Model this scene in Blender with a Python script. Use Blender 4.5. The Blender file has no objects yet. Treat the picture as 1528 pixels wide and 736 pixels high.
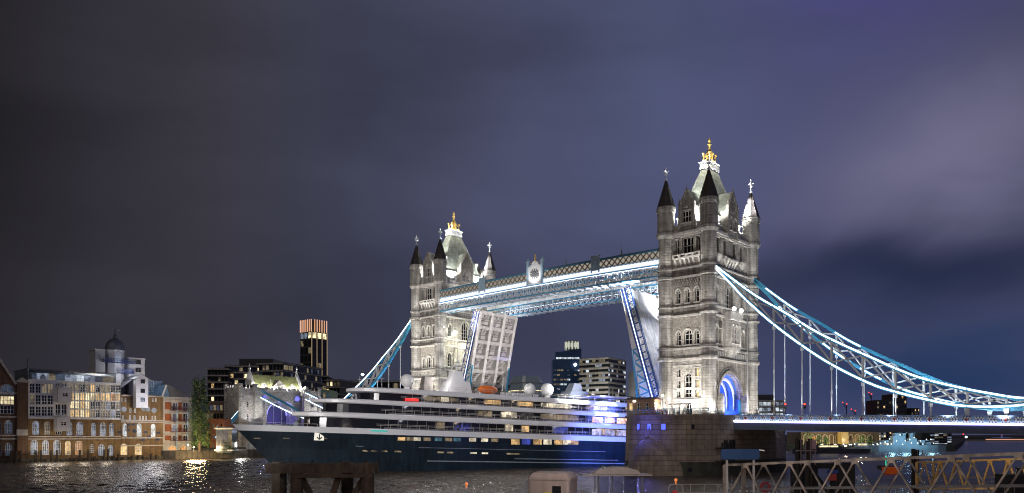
import bpy, math, random
from mathutils import Vector, Matrix
R = math.radians
rnd = random.Random(7)
SC = bpy.context.scene
COL = SC.collection

# ------------------------------------------------------------------ camera
YAW = -0.7354
F = 1119.532
CAMP = Vector((79.228, -152.901, 8.1))
FW = Vector((math.sin(YAW), math.cos(YAW), 0)); RT = Vector((math.cos(YAW), -math.sin(YAW), 0))
cam = bpy.data.cameras.new('camera'); co = bpy.data.objects.new('camera', cam); COL.objects.link(co)
co.location = CAMP; co.rotation_euler = (R(90), 0, -YAW)
cam.sensor_width = 36; cam.lens = F/1528*36; cam.shift_y = 280/1528
cam.clip_start = 0.5; cam.clip_end = 12000
SC.camera = co

def at(px, y, D):
    """photo pixel + distance along the view -> world point"""
    return CAMP + (FW + RT*((px-764)/F) + Vector((0, 0, (648-y)/F)))*D
def on_x(px, y, X):
    d = FW + RT*((px-764)/F) + Vector((0, 0, (648-y)/F)); return CAMP + d*((X-CAMP.x)/d.x)
def on_y(px, y, Y):
    d = FW + RT*((px-764)/F) + Vector((0, 0, (648-y)/F)); return CAMP + d*((Y-CAMP.y)/d.y)

# ------------------------------------------------------------------ view / render settings
SC.view_settings.view_transform = 'Standard'; SC.view_settings.look = 'None'
SC.view_settings.exposure = 0.0; SC.view_settings.gamma = 1
SC.cycles.use_denoising = True; SC.cycles.filter_width = 1.05
SC.cycles.max_bounces = 5; SC.cycles.diffuse_bounces = 2; SC.cycles.glossy_bounces = 3
SC.cycles.transparent_max_bounces = 6; SC.cycles.transmission_bounces = 3
SC.cycles.sample_clamp_indirect = 4.0; SC.cycles.sample_clamp_direct = 0
SC.cycles.caustics_reflective = False; SC.cycles.caustics_refractive = False

# ------------------------------------------------------------------ night sky (clouds lit by the city)
W = bpy.data.worlds.new('World'); SC.world = W; W.use_nodes = True
nt = W.node_tree; nt.nodes.clear()
def N(t, tree=None, **kw):
    n = (tree or nt).nodes.new(t)
    for k, v in kw.items(): setattr(n, k, v)
    return n
def ramp(node, stops, interp='LINEAR'):
    cr = node.color_ramp; cr.interpolation = interp
    while len(cr.elements) > 1: cr.elements.remove(cr.elements[-1])
    cr.elements[0].position = stops[0][0]; cr.elements[0].color = (*stops[0][1], 1)
    for p, c in stops[1:]:
        e = cr.elements.new(p); e.color = (*c, 1)
lk = nt.links.new
tc = N('ShaderNodeTexCoord')
rot = N('ShaderNodeMapping'); rot.vector_type = 'POINT'; rot.inputs['Rotation'].default_value = (0, 0, YAW)   # y = towards the bridge
lk(tc.outputs['Generated'], rot.inputs['Vector'])
sep = N('ShaderNodeSeparateXYZ'); lk(rot.outputs[0], sep.inputs[0])
# azimuth / elevation style coordinates of the sky
az = N('ShaderNodeMath', operation='ARCTAN2'); lk(sep.outputs['X'], az.inputs[0]); lk(sep.outputs['Y'], az.inputs[1])
hyp = N('ShaderNodeVectorMath', operation='LENGTH')
cxy = N('ShaderNodeCombineXYZ'); lk(sep.outputs['X'], cxy.inputs['X']); lk(sep.outputs['Y'], cxy.inputs['Y']); lk(cxy.outputs[0], hyp.inputs[0])
el = N('ShaderNodeMath', operation='ARCTAN2'); lk(sep.outputs['Z'], el.inputs[0]); lk(hyp.outputs['Value'], el.inputs[1])
# warp and two cloud layers on the true sky direction
mp = N('ShaderNodeMapping'); mp.inputs['Scale'].default_value = (1, 1, 2.6); mp.inputs['Rotation'].default_value = (0, R(-16), 0); lk(rot.outputs[0], mp.inputs['Vector'])
n1 = N('ShaderNodeTexNoise'); n1.inputs['Scale'].default_value = 2.1; n1.inputs['Detail'].default_value = 4; n1.inputs['Roughness'].default_value = .48; n1.inputs['Distortion'].default_value = .5
mo = N('ShaderNodeVectorMath', operation='ADD'); mo.inputs[1].default_value = (3.1, 0.4, 5.2); lk(mp.outputs[0], mo.inputs[0]); lk(mo.outputs[0], n1.inputs['Vector'])
n2 = N('ShaderNodeTexNoise'); n2.inputs['Scale'].default_value = 5.0; n2.inputs['Detail'].default_value = 5; n2.inputs['Roughness'].default_value = .5; lk(mp.outputs[0], n2.inputs['Vector'])
# city-glow colour by azimuth (dark grey left .. violet right)
mr = N('ShaderNodeMapRange'); mr.inputs['From Min'].default_value = -0.65; mr.inputs['From Max'].default_value = 0.65; lk(az.outputs[0], mr.inputs['Value'])
base = N('ShaderNodeValToRGB')
ramp(base, [(.02, (.017, .0165, .020)), (.12, (.034, .033, .046)), (.20, (.044, .043, .061)), (.33, (.050, .055, .094)), (.45, (.060, .067, .124)), (.65, (.076, .091, .186)), (.8, (.075, .083, .186)), (1, (.062, .067, .135))])
lk(mr.outputs[0], base.inputs[0])
# clouds: brighten / darken
cl = N('ShaderNodeMapRange'); cl.inputs['From Min'].default_value = .3; cl.inputs['From Max'].default_value = .7; cl.inputs['To Min'].default_value = .80; cl.inputs['To Max'].default_value = 1.20; lk(n1.outputs['Fac'], cl.inputs['Value'])
cl2 = N('ShaderNodeMapRange'); cl2.inputs['From Min'].default_value = .3; cl2.inputs['From Max'].default_value = .7; cl2.inputs['To Min'].default_value = .93; cl2.inputs['To Max'].default_value = 1.07; lk(n2.outputs['Fac'], cl2.inputs['Value'])
mu = N('ShaderNodeMath', operation='MULTIPLY'); lk(cl.outputs[0], mu.inputs[0]); lk(cl2.outputs[0], mu.inputs[1])
sc1 = N('ShaderNodeVectorMath', operation='SCALE'); lk(base.outputs[0], sc1.inputs[0]); lk(mu.outputs[0], sc1.inputs['Scale'])
# banks of cloud: (azimuth, elevation, half-widths, colour)
def bank(a0, e0, wa, we, colour, mode, prev, amount, tilt=0.0):
    da = N('ShaderNodeMath', operation='SUBTRACT'); lk(az.outputs[0], da.inputs[0]); da.inputs[1].default_value = a0
    de = N('ShaderNodeMath', operation='SUBTRACT'); lk(el.outputs[0], de.inputs[0]); de.inputs[1].default_value = e0
    tl = N('ShaderNodeMath', operation='MULTIPLY_ADD'); lk(da.outputs[0], tl.inputs[0]); tl.inputs[1].default_value = -tilt; lk(de.outputs[0], tl.inputs[2])
    wv = N('ShaderNodeMath', operation='MULTIPLY_ADD'); lk(n1.outputs['Fac'], wv.inputs[0]); wv.inputs[1].default_value = .22; wv.inputs[2].default_value = -.11
    t2 = N('ShaderNodeMath', operation='ADD'); lk(tl.outputs[0], t2.inputs[0]); lk(wv.outputs[0], t2.inputs[1])
    qa = N('ShaderNodeMath', operation='DIVIDE'); lk(da.outputs[0], qa.inputs[0]); qa.inputs[1].default_value = wa
    qe = N('ShaderNodeMath', operation='DIVIDE'); lk(t2.outputs[0], qe.inputs[0]); qe.inputs[1].default_value = we
    cv = N('ShaderNodeCombineXYZ'); lk(qa.outputs[0], cv.inputs[0]); lk(qe.outputs[0], cv.inputs[1])
    ln = N('ShaderNodeVectorMath', operation='DOT_PRODUCT'); lk(cv.outputs[0], ln.inputs[0]); lk(cv.outputs[0], ln.inputs[1])
    ng = N('ShaderNodeMath', operation='MULTIPLY'); lk(ln.outputs['Value'], ng.inputs[0]); ng.inputs[1].default_value = -1
    ex = N('ShaderNodeMath', operation='EXPONENT'); lk(ng.outputs[0], ex.inputs[0])
    am = N('ShaderNodeMath', operation='MULTIPLY'); lk(ex.outputs[0], am.inputs[0]); am.inputs[1].default_value = amount
    mx = N('ShaderNodeMix', data_type='RGBA', blend_type=mode); mx.clamp_factor = True
    lk(am.outputs[0], mx.inputs[0]); lk(prev, mx.inputs[6]); mx.inputs[7].default_value = (*colour, 1)
    return mx.outputs[2]
sky = sc1.outputs[0]
sky = bank(.52, .29, .16, .085, (.190, .185, .310), 'MIX', sky, .80, .12)
sky = bank(.27, .33, .17, .12, (.085, .100, .200), 'MIX', sky, .35, .1)
sky = bank(.50, .185, .26, .045, (.014, .022, .060), 'MIX', sky, .92, .10)
sky = bank(.47, .52, .14, .09, (.066, .062, .245), 'MIX', sky, .7, 0)
sky = bank(.52, .085, .20, .06, (.016, .042, .128), 'MIX', sky, .92, 0)
sky = bank(.10, .12, .34, .10, (.036, .043, .085), 'MIX', sky, .55, 0)
sky = bank(-.52, .06, .4, .12, (.030, .029, .040), 'MIX', sky, .5, 0)
nsk = N('ShaderNodeTexSky'); nsk.sky_type = 'NISHITA'; nsk.sun_disc = False; nsk.sun_elevation = R(-6); nsk.sun_rotation = R(200)
add = N('ShaderNodeMix', data_type='RGBA', blend_type='ADD'); add.inputs[0].default_value = .02
lk(sky, add.inputs[6]); lk(nsk.outputs[0], add.inputs[7])
bg = N('ShaderNodeBackground'); bg.inputs['Strength'].default_value = 1.0
wo = N('ShaderNodeOutputWorld'); tint = N('ShaderNodeVectorMath', operation='MULTIPLY'); tint.inputs[1].default_value = (.97, .935, .90); lk(add.outputs[2], tint.inputs[0]); lk(tint.outputs[0], bg.inputs['Color']); lk(bg.outputs[0], wo.inputs['Surface'])

# one weak soft sun added as fill from behind the camera
sl = bpy.data.lights.new('fill_sun', 'SUN'); sl.energy = 0.32; sl.angle = R(25); sl.color = (1.0, .86, .74)
so = bpy.data.objects.new('fill_sun', sl); COL.objects.link(so); so.rotation_euler = (R(52), 0, -YAW-R(28))

# ------------------------------------------------------------------ lamps
def aim(o, tgt):
    d = Vector(tgt)-Vector(o.location); o.rotation_euler = d.to_track_quat('-Z', 'Y').to_euler()
def lamp(name, loc, power, col=(1, 1, 1), kind='POINT', tgt=None, size=.3, angle=60, blend=.6, parent=None):
    l = bpy.data.lights.new(name, kind); l.energy = power; l.color = col
    if kind == 'SPOT': l.spot_size = R(angle); l.spot_blend = blend; l.shadow_soft_size = size
    elif kind == 'AREA': l.size = size
    else: l.shadow_soft_size = size
    o = bpy.data.objects.new(name, l); COL.objects.link(o); o.location = loc
    if tgt is not None: aim(o, tgt)
    if parent: o.parent = parent
    return o

# ------------------------------------------------------------------ materials
MATS = {}
def mat(name, base=(.5, .5, .5), rough=.6, metal=0, var=0, vs=1.0, bump=0, bs=4.0, emis=None, es=1.0, brick=None, mortar=None, bscale=1.0, streak=0, spec=.5, rubble=0, bshape=(.5, .25), joint=.012, alpha=None):
    if name in MATS: return MATS[name]
    m = bpy.data.materials.new(name); m.use_nodes = True; t = m.node_tree; b = t.nodes['Principled BSDF']; L = t.links.new
    b.inputs['Base Color'].default_value = (*base, 1); b.inputs['Roughness'].default_value = rough; b.inputs['Metallic'].default_value = metal
    b.inputs['Specular IOR Level'].default_value = spec
    if emis: b.inputs['Emission Color'].default_value = (*emis, 1); b.inputs['Emission Strength'].default_value = es
    out = None; hgt = None
    if var or bump or brick or streak or rubble:
        c = t.nodes.new('ShaderNodeTexCoord'); uvw = c.outputs['Object']
        rgb = t.nodes.new('ShaderNodeRGB'); rgb.outputs[0].default_value = (*base, 1); out = rgb.outputs[0]
        if brick:
            s = t.nodes.new('ShaderNodeSeparateXYZ'); L(uvw, s.inputs[0])
            a = t.nodes.new('ShaderNodeMath'); a.operation = 'ADD'; L(s.outputs[0], a.inputs[0]); L(s.outputs[1], a.inputs[1])
            cc = t.nodes.new('ShaderNodeCombineXYZ'); L(a.outputs[0], cc.inputs[0]); L(s.outputs[2], cc.inputs[1])
            bt = t.nodes.new('ShaderNodeTexBrick'); L(cc.outputs[0], bt.inputs['Vector'])
            bt.inputs['Scale'].default_value = bscale; bt.inputs['Brick Width'].default_value = bshape[0]*2; bt.inputs['Row Height'].default_value = bshape[1]*2
            bt.inputs['Mortar Size'].default_value = joint; bt.inputs['Mortar Smooth'].default_value = .3
            bt.inputs['Color1'].default_value = (*base, 1); bt.inputs['Color2'].default_value = (*brick, 1); bt.inputs['Mortar'].default_value = (*(mortar or [x*.45 for x in base]), 1)
            bt.inputs['Bias'].default_value = -.2
            out = bt.outputs['Color']; hgt = bt.outputs['Fac']
        if rubble:
            vt = t.nodes.new('ShaderNodeTexVoronoi'); vt.inputs['Scale'].default_value = rubble
            mpp = t.nodes.new('ShaderNodeMapping'); mpp.inputs['Scale'].default_value = (1, 1, 1.9); L(uvw, mpp.inputs[0]); L(mpp.outputs[0], vt.inputs['Vector'])
            mm = t.nodes.new('ShaderNodeMix'); mm.data_type = 'RGBA'; mm.blend_type = 'MULTIPLY'; mm.inputs[0].default_value = 1
            rr = t.nodes.new('ShaderNodeMapRange'); L(vt.outputs['Color'], rr.inputs[0]); rr.inputs['To Min'].default_value = .45; rr.inputs['To Max'].default_value = 1.3
            L(out, mm.inputs[6]); L(rr.outputs[0], mm.inputs[7]); out = mm.outputs[2]
            inv = t.nodes.new('ShaderNodeMath'); inv.operation = 'SUBTRACT'; inv.inputs[0].default_value = 1; L(vt.outputs['Color'], inv.inputs[1]); hgt = inv.outputs[0]
        if var:
            n = t.nodes.new('ShaderNodeTexNoise'); n.inputs['Scale'].default_value = vs; n.inputs['Detail'].default_value = 5; n.inputs['Roughness'].default_value = .6; L(uvw, n.inputs['Vector'])
            mr_ = t.nodes.new('ShaderNodeMapRange'); mr_.inputs['From Min'].default_value = .3; mr_.inputs['From Max'].default_value = .7; mr_.inputs['To Min'].default_value = 1-var; mr_.inputs['To Max'].default_value = 1+var; L(n.outputs['Fac'], mr_.inputs[0])
            m2 = t.nodes.new('ShaderNodeVectorMath'); m2.operation = 'SCALE'; L(out, m2.inputs[0]); L(mr_.outputs[0], m2.inputs['Scale']); out = m2.outputs[0]
        if streak:
            n = t.nodes.new('ShaderNodeTexNoise'); n.inputs['Scale'].default_value = 1.0; n.inputs['Detail'].default_value = 4
            mpp = t.nodes.new('ShaderNodeMapping'); mpp.inputs['Scale'].default_value = (1.6, 1.6, .12); L(uvw, mpp.inputs[0]); L(mpp.outputs[0], n.inputs['Vector'])
            mr_ = t.nodes.new('ShaderNodeMapRange'); mr_.inputs['From Min'].default_value = .35; mr_.inputs['From Max'].default_value = .65; mr_.inputs['To Min'].default_value = 1-streak; mr_.inputs['To Max'].default_value = 1+streak*.4; L(n.outputs['Fac'], mr_.inputs[0])
            m2 = t.nodes.new('ShaderNodeVectorMath'); m2.operation = 'SCALE'; L(out, m2.inputs[0]); L(mr_.outputs[0], m2.inputs['Scale']); out = m2.outputs[0]
        L(out, b.inputs['Base Color'])
        if bump:
            if hgt is None:
                n = t.nodes.new('ShaderNodeTexNoise'); n.inputs['Scale'].default_value = bs; n.inputs['Detail'].default_value = 4; L(uvw, n.inputs['Vector']); hgt = n.outputs['Fac']
                sgn = 1
            else: sgn = -1
            bp = t.nodes.new('ShaderNodeBump'); bp.inputs['Strength'].default_value = bump; bp.inputs['Distance'].default_value = .12; bp.invert = sgn < 0
            L(hgt, bp.inputs['Height']); L(bp.outputs[0], b.inputs['Normal'])
    MATS[name] = m
    return m
def lit(name, col, s, var=0, vs=.9):
    new = name not in MATS; m = mat(name, (.02, .02, .02), .5, emis=col, es=s)
    if var and new:      # uneven light of a room: lamps, curtains, furniture
        t = m.node_tree; L = t.links.new; b = t.nodes['Principled BSDF']; c = t.nodes.new('ShaderNodeTexCoord'); mp_ = t.nodes.new('ShaderNodeMapping'); mp_.inputs['Scale'].default_value = (1, 1, .7); L(c.outputs['Object'], mp_.inputs[0])
        n = t.nodes.new('ShaderNodeTexVoronoi'); n.inputs['Scale'].default_value = vs; L(mp_.outputs[0], n.inputs['Vector']); n2_ = t.nodes.new('ShaderNodeTexNoise'); n2_.inputs['Scale'].default_value = vs*2.3; L(c.outputs['Object'], n2_.inputs['Vector'])
        q = t.nodes.new('ShaderNodeMath'); q.operation = 'MULTIPLY'; L(n.outputs['Color'], q.inputs[0]); L(n2_.outputs['Fac'], q.inputs[1])
        r = t.nodes.new('ShaderNodeMapRange'); r.inputs['From Min'].default_value = .05; r.inputs['From Max'].default_value = .45; r.inputs['To Min'].default_value = s*(1-var); r.inputs['To Max'].default_value = s*(1+.7*var); L(q.outputs[0], r.inputs[0]); L(r.outputs[0], b.inputs['Emission Strength'])
    return m

stone = mat('ashlar_stone', (.47, .455, .43), .85, brick=(.40, .385, .36), mortar=(.22, .21, .195), bshape=(.7, .28), joint=.022, bump=.9, var=.28, vs=.55, streak=.35)
stone_d = mat('weathered_stone', (.40, .38, .35), .9, brick=(.32, .30, .275), mortar=(.18, .165, .15), bshape=(.65, .26), joint=.024, bump=.9, var=.36, vs=.45, streak=.4)
rubble = mat('rubble_stone', (.48, .465, .44), .9, rubble=2.0, bump=1.0, var=.2, vs=.6)
trim = mat('dressed_stone', (.58, .565, .54), .8, var=.2, vs=1.6, bump=.25, bs=6, streak=.15)
carve = mat('carved_stone', (.40, .375, .34), .85, rubble=4.5, bump=1.0, var=.2)
slate = mat('green_slate', (.37, .40, .35), .55, brick=(.26, .29, .25), mortar=(.07, .08, .06), bshape=(.22, .16), joint=.02, bump=.5, var=.35, vs=.7)
spire_m = mat('dark_spire_slate', (.062, .052, .048), .6, brick=(.04, .035, .033), mortar=(.03, .026, .024), bshape=(.4, .3), joint=.03, bump=.5, var=.3)
glass_d = mat('dark_glass', (.012, .014, .018), .08, spec=.6)
glass_y = lit('warm_lit_glass', (1.0, .70, .28), .9, .7, 1.4)
gold = mat('gold_leaf', (.95, .70, .24), .36, .5, var=.2, vs=3)
whitem = mat('white_painted_iron', (.72, .72, .72), .5, var=.1)
blue = mat('blue_painted_iron', (.055, .27, .46), .45, var=.15, vs=1.5)
pblue = mat('pale_blue_painted_iron', (.34, .47, .58), .5, var=.15, vs=1.5)
dblue = mat('deep_blue_painted_iron', (.03, .07, .24), .45, var=.2, vs=1.2)
steel = mat('grey_painted_steel', (.30, .30, .31), .5, var=.15)
ledw = lit('white_led', (.93, .93, 1.0), 3.2)
ledb = lit('blue_led', (.10, .16, 1.0), 4.0)
asphalt = mat('asphalt', (.05, .05, .05), .9, var=.2, bump=.2, bs=20)

# ------------------------------------------------------------------ mesh building
class MB:
    def __init__(s): s.v = []; s.f = []; s.m = []; s.mi = 0; s.M = None
    def add(s, vs, fs):
        o = len(s.v)
        for p in vs:
            p = Vector(p); s.v.append(s.M @ p if s.M else p)
        for f in fs: s.f.append([o+i for i in f]); s.m.append(s.mi)
    def hexa(s, p): s.add(p, [(0, 3, 2, 1), (4, 5, 6, 7), (0, 1, 5, 4), (1, 2, 6, 5), (2, 3, 7, 6), (3, 0, 4, 7)])
    def box(s, x0, x1, y0, y1, z0, z1): s.hexa([(x0, y0, z0), (x1, y0, z0), (x1, y1, z0), (x0, y1, z0), (x0, y0, z1), (x1, y0, z1), (x1, y1, z1), (x0, y1, z1)])
    def bar(s, p, q, w, h=None, up=(0, 0, 1)):
        p = Vector(p); q = Vector(q); h = h or w; d = (q-p)
        if d.length < 1e-6: return
        d.normalize(); a = d.cross(Vector(up))
        if a.length < 1e-3: a = d.cross(Vector((0, 1, 0)))
        a.normalize(); b = a.cross(d); a *= w/2; b *= h/2
        s.hexa([p-a-b, p+a-b, p+a+b, p-a+b, q-a-b, q+a-b, q+a+b, q-a+b])
    def path(s, pts, w, h=None, up=(0, 0, 1)):
        for a, b in zip(pts, pts[1:]): s.bar(a, b, w, h, up)
    def tube(s, p, q, r0, r1=None, n=8):
        p = Vector(p); q = Vector(q); r1 = r0 if r1 is None else r1; d = (q-p).normalized()
        a = d.cross(Vector((0, 0, 1)))
        if a.length < 1e-3: a = Vector((1, 0, 0))
        a.normalize(); b = d.cross(a)
        vs = []
        for c, r in ((p, r0), (q, r1)):
            for i in range(n):
                t = 2*math.pi*i/n; vs.append(c+a*(r*math.cos(t))+b*(r*math.sin(t)))
        s.add(vs, [(i, (i+1) % n, n+(i+1) % n, n+i) for i in range(n)]+[tuple(range(n))[::-1], tuple(range(n, 2*n))])
    def lathe(s, cx, cy, prof, n=8, rot=0.0, cap=True):
        vs = []
        for r, z in prof:
            for i in range(n):
                t = rot+2*math.pi*i/n; vs.append((cx+r*math.cos(t), cy+r*math.sin(t), z))
        fs = []
        for k in range(len(prof)-1):
            for i in range(n): fs.append((k*n+i, k*n+(i+1) % n, (k+1)*n+(i+1) % n, (k+1)*n+i))
        if cap: fs.append(tuple(range(n))[::-1]); fs.append(tuple(range((len(prof)-1)*n, len(prof)*n)))
        s.add(vs, fs)
    def prism(s, pts, z0, z1, pts1=None):
        n = len(pts); pts1 = pts1 or pts
        s.add([(x, y, z0) for x, y in pts]+[(x, y, z1) for x, y in pts1], [(i, (i+1) % n, n+(i+1) % n, n+i) for i in range(n)]+[tuple(range(n))[::-1], tuple(range(n, 2*n))])
    def poly(s, pts): s.add(pts, [tuple(range(len(pts)))])
    def extr(s, pts, d):
        d = Vector(d); n = len(pts); p = [Vector(q) for q in pts]
        s.add(p+[q+d for q in p], [(i, (i+1) % n, n+(i+1) % n, n+i) for i in range(n)]+[tuple(range(n))[::-1], tuple(range(n, 2*n))])
    def ball(s, c, r, n=10, m=6, sz=1.0):
        s.lathe(c[0], c[1], [(max(1e-3, r*math.sin(math.pi*k/m)), c[2]-r*sz*math.cos(math.pi*k/m)) for k in range(m+1)], n)
    def build(s, name, mats, parent=None, smooth=False, loc=None, rz=0):
        me = bpy.data.meshes.new(name); me.from_pydata([tuple(v) for v in s.v], [], s.f)
        mats = mats if isinstance(mats, (list, tuple)) else [mats]
        for m in mats: me.materials.append(m)
        if len(mats) > 1: me.polygons.foreach_set('material_index', s.m)
        if smooth: me.polygons.foreach_set('use_smooth', [True]*len(me.polygons))
        me.update()
        o = bpy.data.objects.new(name, me); COL.objects.link(o)
        if parent: o.parent = parent
        if loc is not None: o.location = loc
        if rz: o.rotation_euler = (0, 0, rz)
        return o
def tag(o, label=None, cat=None, group=None, kind=None):
    if label: o['label'] = label
    if cat: o['category'] = cat
    if group: o['group'] = group
    if kind: o['kind'] = kind
    return o
def thing(name, label, cat, loc=(0, 0, 0), rz=0, group=None):
    o = bpy.data.objects.new(name, None); COL.objects.link(o); o.location = loc; o.rotation_euler = (0, 0, rz); o.empty_display_size = .5
    return tag(o, label, cat, group)
def dup(o, parent=None, loc=None, rz=None, label=None):
    c = o.copy(); COL.objects.link(c)
    if parent: c.parent = parent
    if loc is not None: c.location = loc
    if rz is not None: c.rotation_euler = (0, 0, rz)
    if label: c['label'] = label
    for ch in list(o.children): dup(ch, c)
    return c
def yaw_of(v): return math.atan2(v.y, v.x)

# a facade frame: O origin at z=0, U along the wall, N outward
class Fr:
    def __init__(s, O, U, Nn): s.O = Vector(O); s.U = Vector(U).normalized(); s.N = Vector(Nn).normalized()
    def P(s, u, z, n=0): return s.O+s.U*u+s.N*n+Vector((0, 0, z))
def fbox(mb, fr, u0, u1, z0, z1, n0, n1):
    P = fr.P; mb.hexa([P(u0, z0, n0), P(u1, z0, n0), P(u1, z0, n1), P(u0, z0, n1), P(u0, z1, n0), P(u1, z1, n0), P(u1, z1, n1), P(u0, z1, n1)])
def arch_pts(u, w, zs, kind, rise=None, n=5):
    """left spring .. apex .. right spring"""
    if kind == 'round':
        rise = rise or w/2
        return [(u-w/2*math.cos(math.pi*k/(2*n)), zs+rise*math.sin(math.pi*k/(2*n))) for k in range(2*n+1)]
    rise = rise or w*.75
    L = [(u+w/2+w*math.cos(t), zs+w*math.sin(t)*rise/(.866*w)) for t in [math.pi-(math.pi/3)*k/n for k in range(n+1)]]
    return L+[(2*u-a, b) for a, b in reversed(L[:-1])]
def facade(mb, fr, u0, u1, z0, z1, ops, depth=.35):
    """wall skin with real openings; ops: dict(u,w,z,h,arch) z = sill, h = overall height"""
    P = fr.P
    us = sorted({u0, u1}|{round(o['u']-o['w']/2, 3) for o in ops}|{round(o['u']+o['w']/2, 3) for o in ops})
    zs = sorted({z0, z1}|{round(o['z'], 3) for o in ops}|{round(o['z']+o['h'], 3) for o in ops})
    us = [u for u in us if u0-1e-6 <= u <= u1+1e-6]; zs = [z for z in zs if z0-1e-6 <= z <= z1+1e-6]
    for i in range(len(us)-1):
        for j in range(len(zs)-1):
            a, b, c, d = us[i], us[i+1], zs[j], zs[j+1]; um, zm = (a+b)/2, (c+d)/2
            if any(abs(um-o['u']) < o['w']/2 and o['z'] < zm < o['z']+o['h'] for o in ops): continue
            mb.poly([P(a, c), P(b, c), P(b, d), P(a, d)])
    for o in ops:
        a, b, c, d = o['u']-o['w']/2, o['u']+o['w']/2, o['z'], o['z']+o['h']; k = o.get('arch'); dp = o.get('depth', depth)
        if k:
            rise = o.get('rise') or (o['w']/2 if k == 'round' else o['w']*.75); rise = min(rise, o['h']*.8); s = d-rise
            ap = arch_pts(o['u'], o['w'], s, k, rise)
            for (x0, y0), (x1, y1) in zip(ap, ap[1:]):
                mb.poly([P(x0, y0), P(x1, y1), P(x1, d), P(x0, d)])
                mb.poly([P(x0, y0), P(x1, y1), P(x1, y1, -dp), P(x0, y0, -dp)])
        else:
            s = d; mb.poly([P(a, d), P(b, d), P(b, d, -dp), P(a, d, -dp)])
        mb.poly([P(a, c), P(a, s), P(a, s, -dp), P(a, c, -dp)]); mb.poly([P(b, c), P(b, s), P(b, s, -dp), P(b, c, -dp)])
        if not o.get('open'): mb.poly([P(a, c), P(b, c), P(b, c, -dp), P(a, c, -dp)])
def window(fr, o, mats, parent, cols=1, rows=1, depth=.35, bar=.12, hood=0, name='window'):
    """glass pane with frame and mullions filling an opening; mats = [frame, glass]"""
    mb = MB(); P = fr.P
    a, b, c, d = o['u']-o['w']/2, o['u']+o['w']/2, o['z'], o['z']+o['h']; k = o.get('arch'); n = -o.get('depth', depth)+.02
    if k:
        rise = o.get('rise') or (o['w']/2 if k == 'round' else o['w']*.75); rise = min(rise, o['h']*.8); s = d-rise
        ap = arch_pts(o['u'], o['w'], s, k, rise)
    else: s = d; ap = [(a, d), (b, d)]
    mb.mi = 1; mb.poly([P(a, c, n)]+[P(b, c, n)]+[P(x, y, n) for x, y in reversed(ap)])
    mb.mi = 0; nf = n+bar*.6; up = fr.N
    pts = [(a+bar/2, c+bar/2)]+[(min(max(x, a+bar/2), b-bar/2), y-(bar/2 if y > s+.01 or not k else 0)) for x, y in ap]+[(b-bar/2, c+bar/2)]
    pts = pts+[pts[0]]
    for (x0, y0), (x1, y1) in zip(pts, pts[1:]): mb.bar(P(x0, y0, nf-bar*.3), P(x1, y1, nf-bar*.3), bar, bar, up)
    def top(u):
        if not k: return d
        for (x0, y0), (x1, y1) in zip(ap, ap[1:]):
            if x0 <= u <= x1: return y0+(y1-y0)*(u-x0)/max(1e-6, x1-x0)
        return s
    for i in range(1, cols):
        u = a+(b-a)*i/cols; mb.bar(P(u, c, nf-bar*.3), P(u, top(u)-.02, nf-bar*.3), bar*.9, bar*.9, up)
    for j in range(1, rows):
        z = c+(s-c)*j/rows if k else c+(d-c)*j/rows; mb.bar(P(a, z, nf-bar*.34), P(b, z, nf-bar*.34), bar*.7, bar*.7, up)
    if k and rows > 1: mb.bar(P(a, s, nf-bar*.34), P(b, s, nf-bar*.34), bar*.7, bar*.7, up)
    if hood:
        mb.path([P(x, y+hood*.6, hood*.5) for x, y in ([(a-hood*.5, s-.3)]+[(x+(hood*.5 if x > o['u'] else -hood*.5 if x < o['u'] else 0), y) for x, y in ap]+[(b+hood*.5, s-.3)])], hood, hood, up)
        fbox(mb, fr, a-hood, b+hood, c-hood, c, -.05, hood)
    return mb.build(name, mats, parent)
# ================================================================== water and land
wm = bpy.data.materials.new('river_water'); wm.use_nodes = True; wt = wm.node_tree; wb = wt.nodes['Principled BSDF']; WL = wt.links.new
wb.inputs['Base Color'].default_value = (.075, .058, .040, 1); wb.inputs['Roughness'].default_value = .20; wb.inputs['IOR'].default_value = 1.55
wc = wt.nodes.new('ShaderNodeTexCoord')
def wnoise(sc, det, strech, rotz):
    mp_ = wt.nodes.new('ShaderNodeMapping'); mp_.inputs['Scale'].default_value = (sc, sc*strech, sc); mp_.inputs['Rotation'].default_value = (0, 0, rotz); WL(wc.outputs['Object'], mp_.inputs[0])
    n = wt.nodes.new('ShaderNodeTexNoise'); n.inputs['Scale'].default_value = 1; n.inputs['Detail'].default_value = det; n.inputs['Roughness'].default_value = .55; WL(mp_.outputs[0], n.inputs['Vector']); return n.outputs['Fac']
a_ = wnoise(1.6, 4, 1.6, R(-40)); b_ = wnoise(.5, 3, 1.5, R(-55))
ad = wt.nodes.new('ShaderNodeMath'); ad.operation = 'MULTIPLY_ADD'; WL(b_, ad.inputs[0]); ad.inputs[1].default_value = 1.6; WL(a_, ad.inputs[2])
wbp = wt.nodes.new('ShaderNodeBump'); wbp.inputs['Strength'].default_value = 1.0; wbp.inputs['Distance'].default_value = .2; WL(ad.outputs[0], wbp.inputs['Height']); WL(wbp.outputs[0], wb.inputs['Normal'])
import numpy as np
mb = MB(); mb.box(-3000, 3000, -2500, 6000, -4, -.32); tag(mb.build('river', wm), kind='structure')
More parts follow.
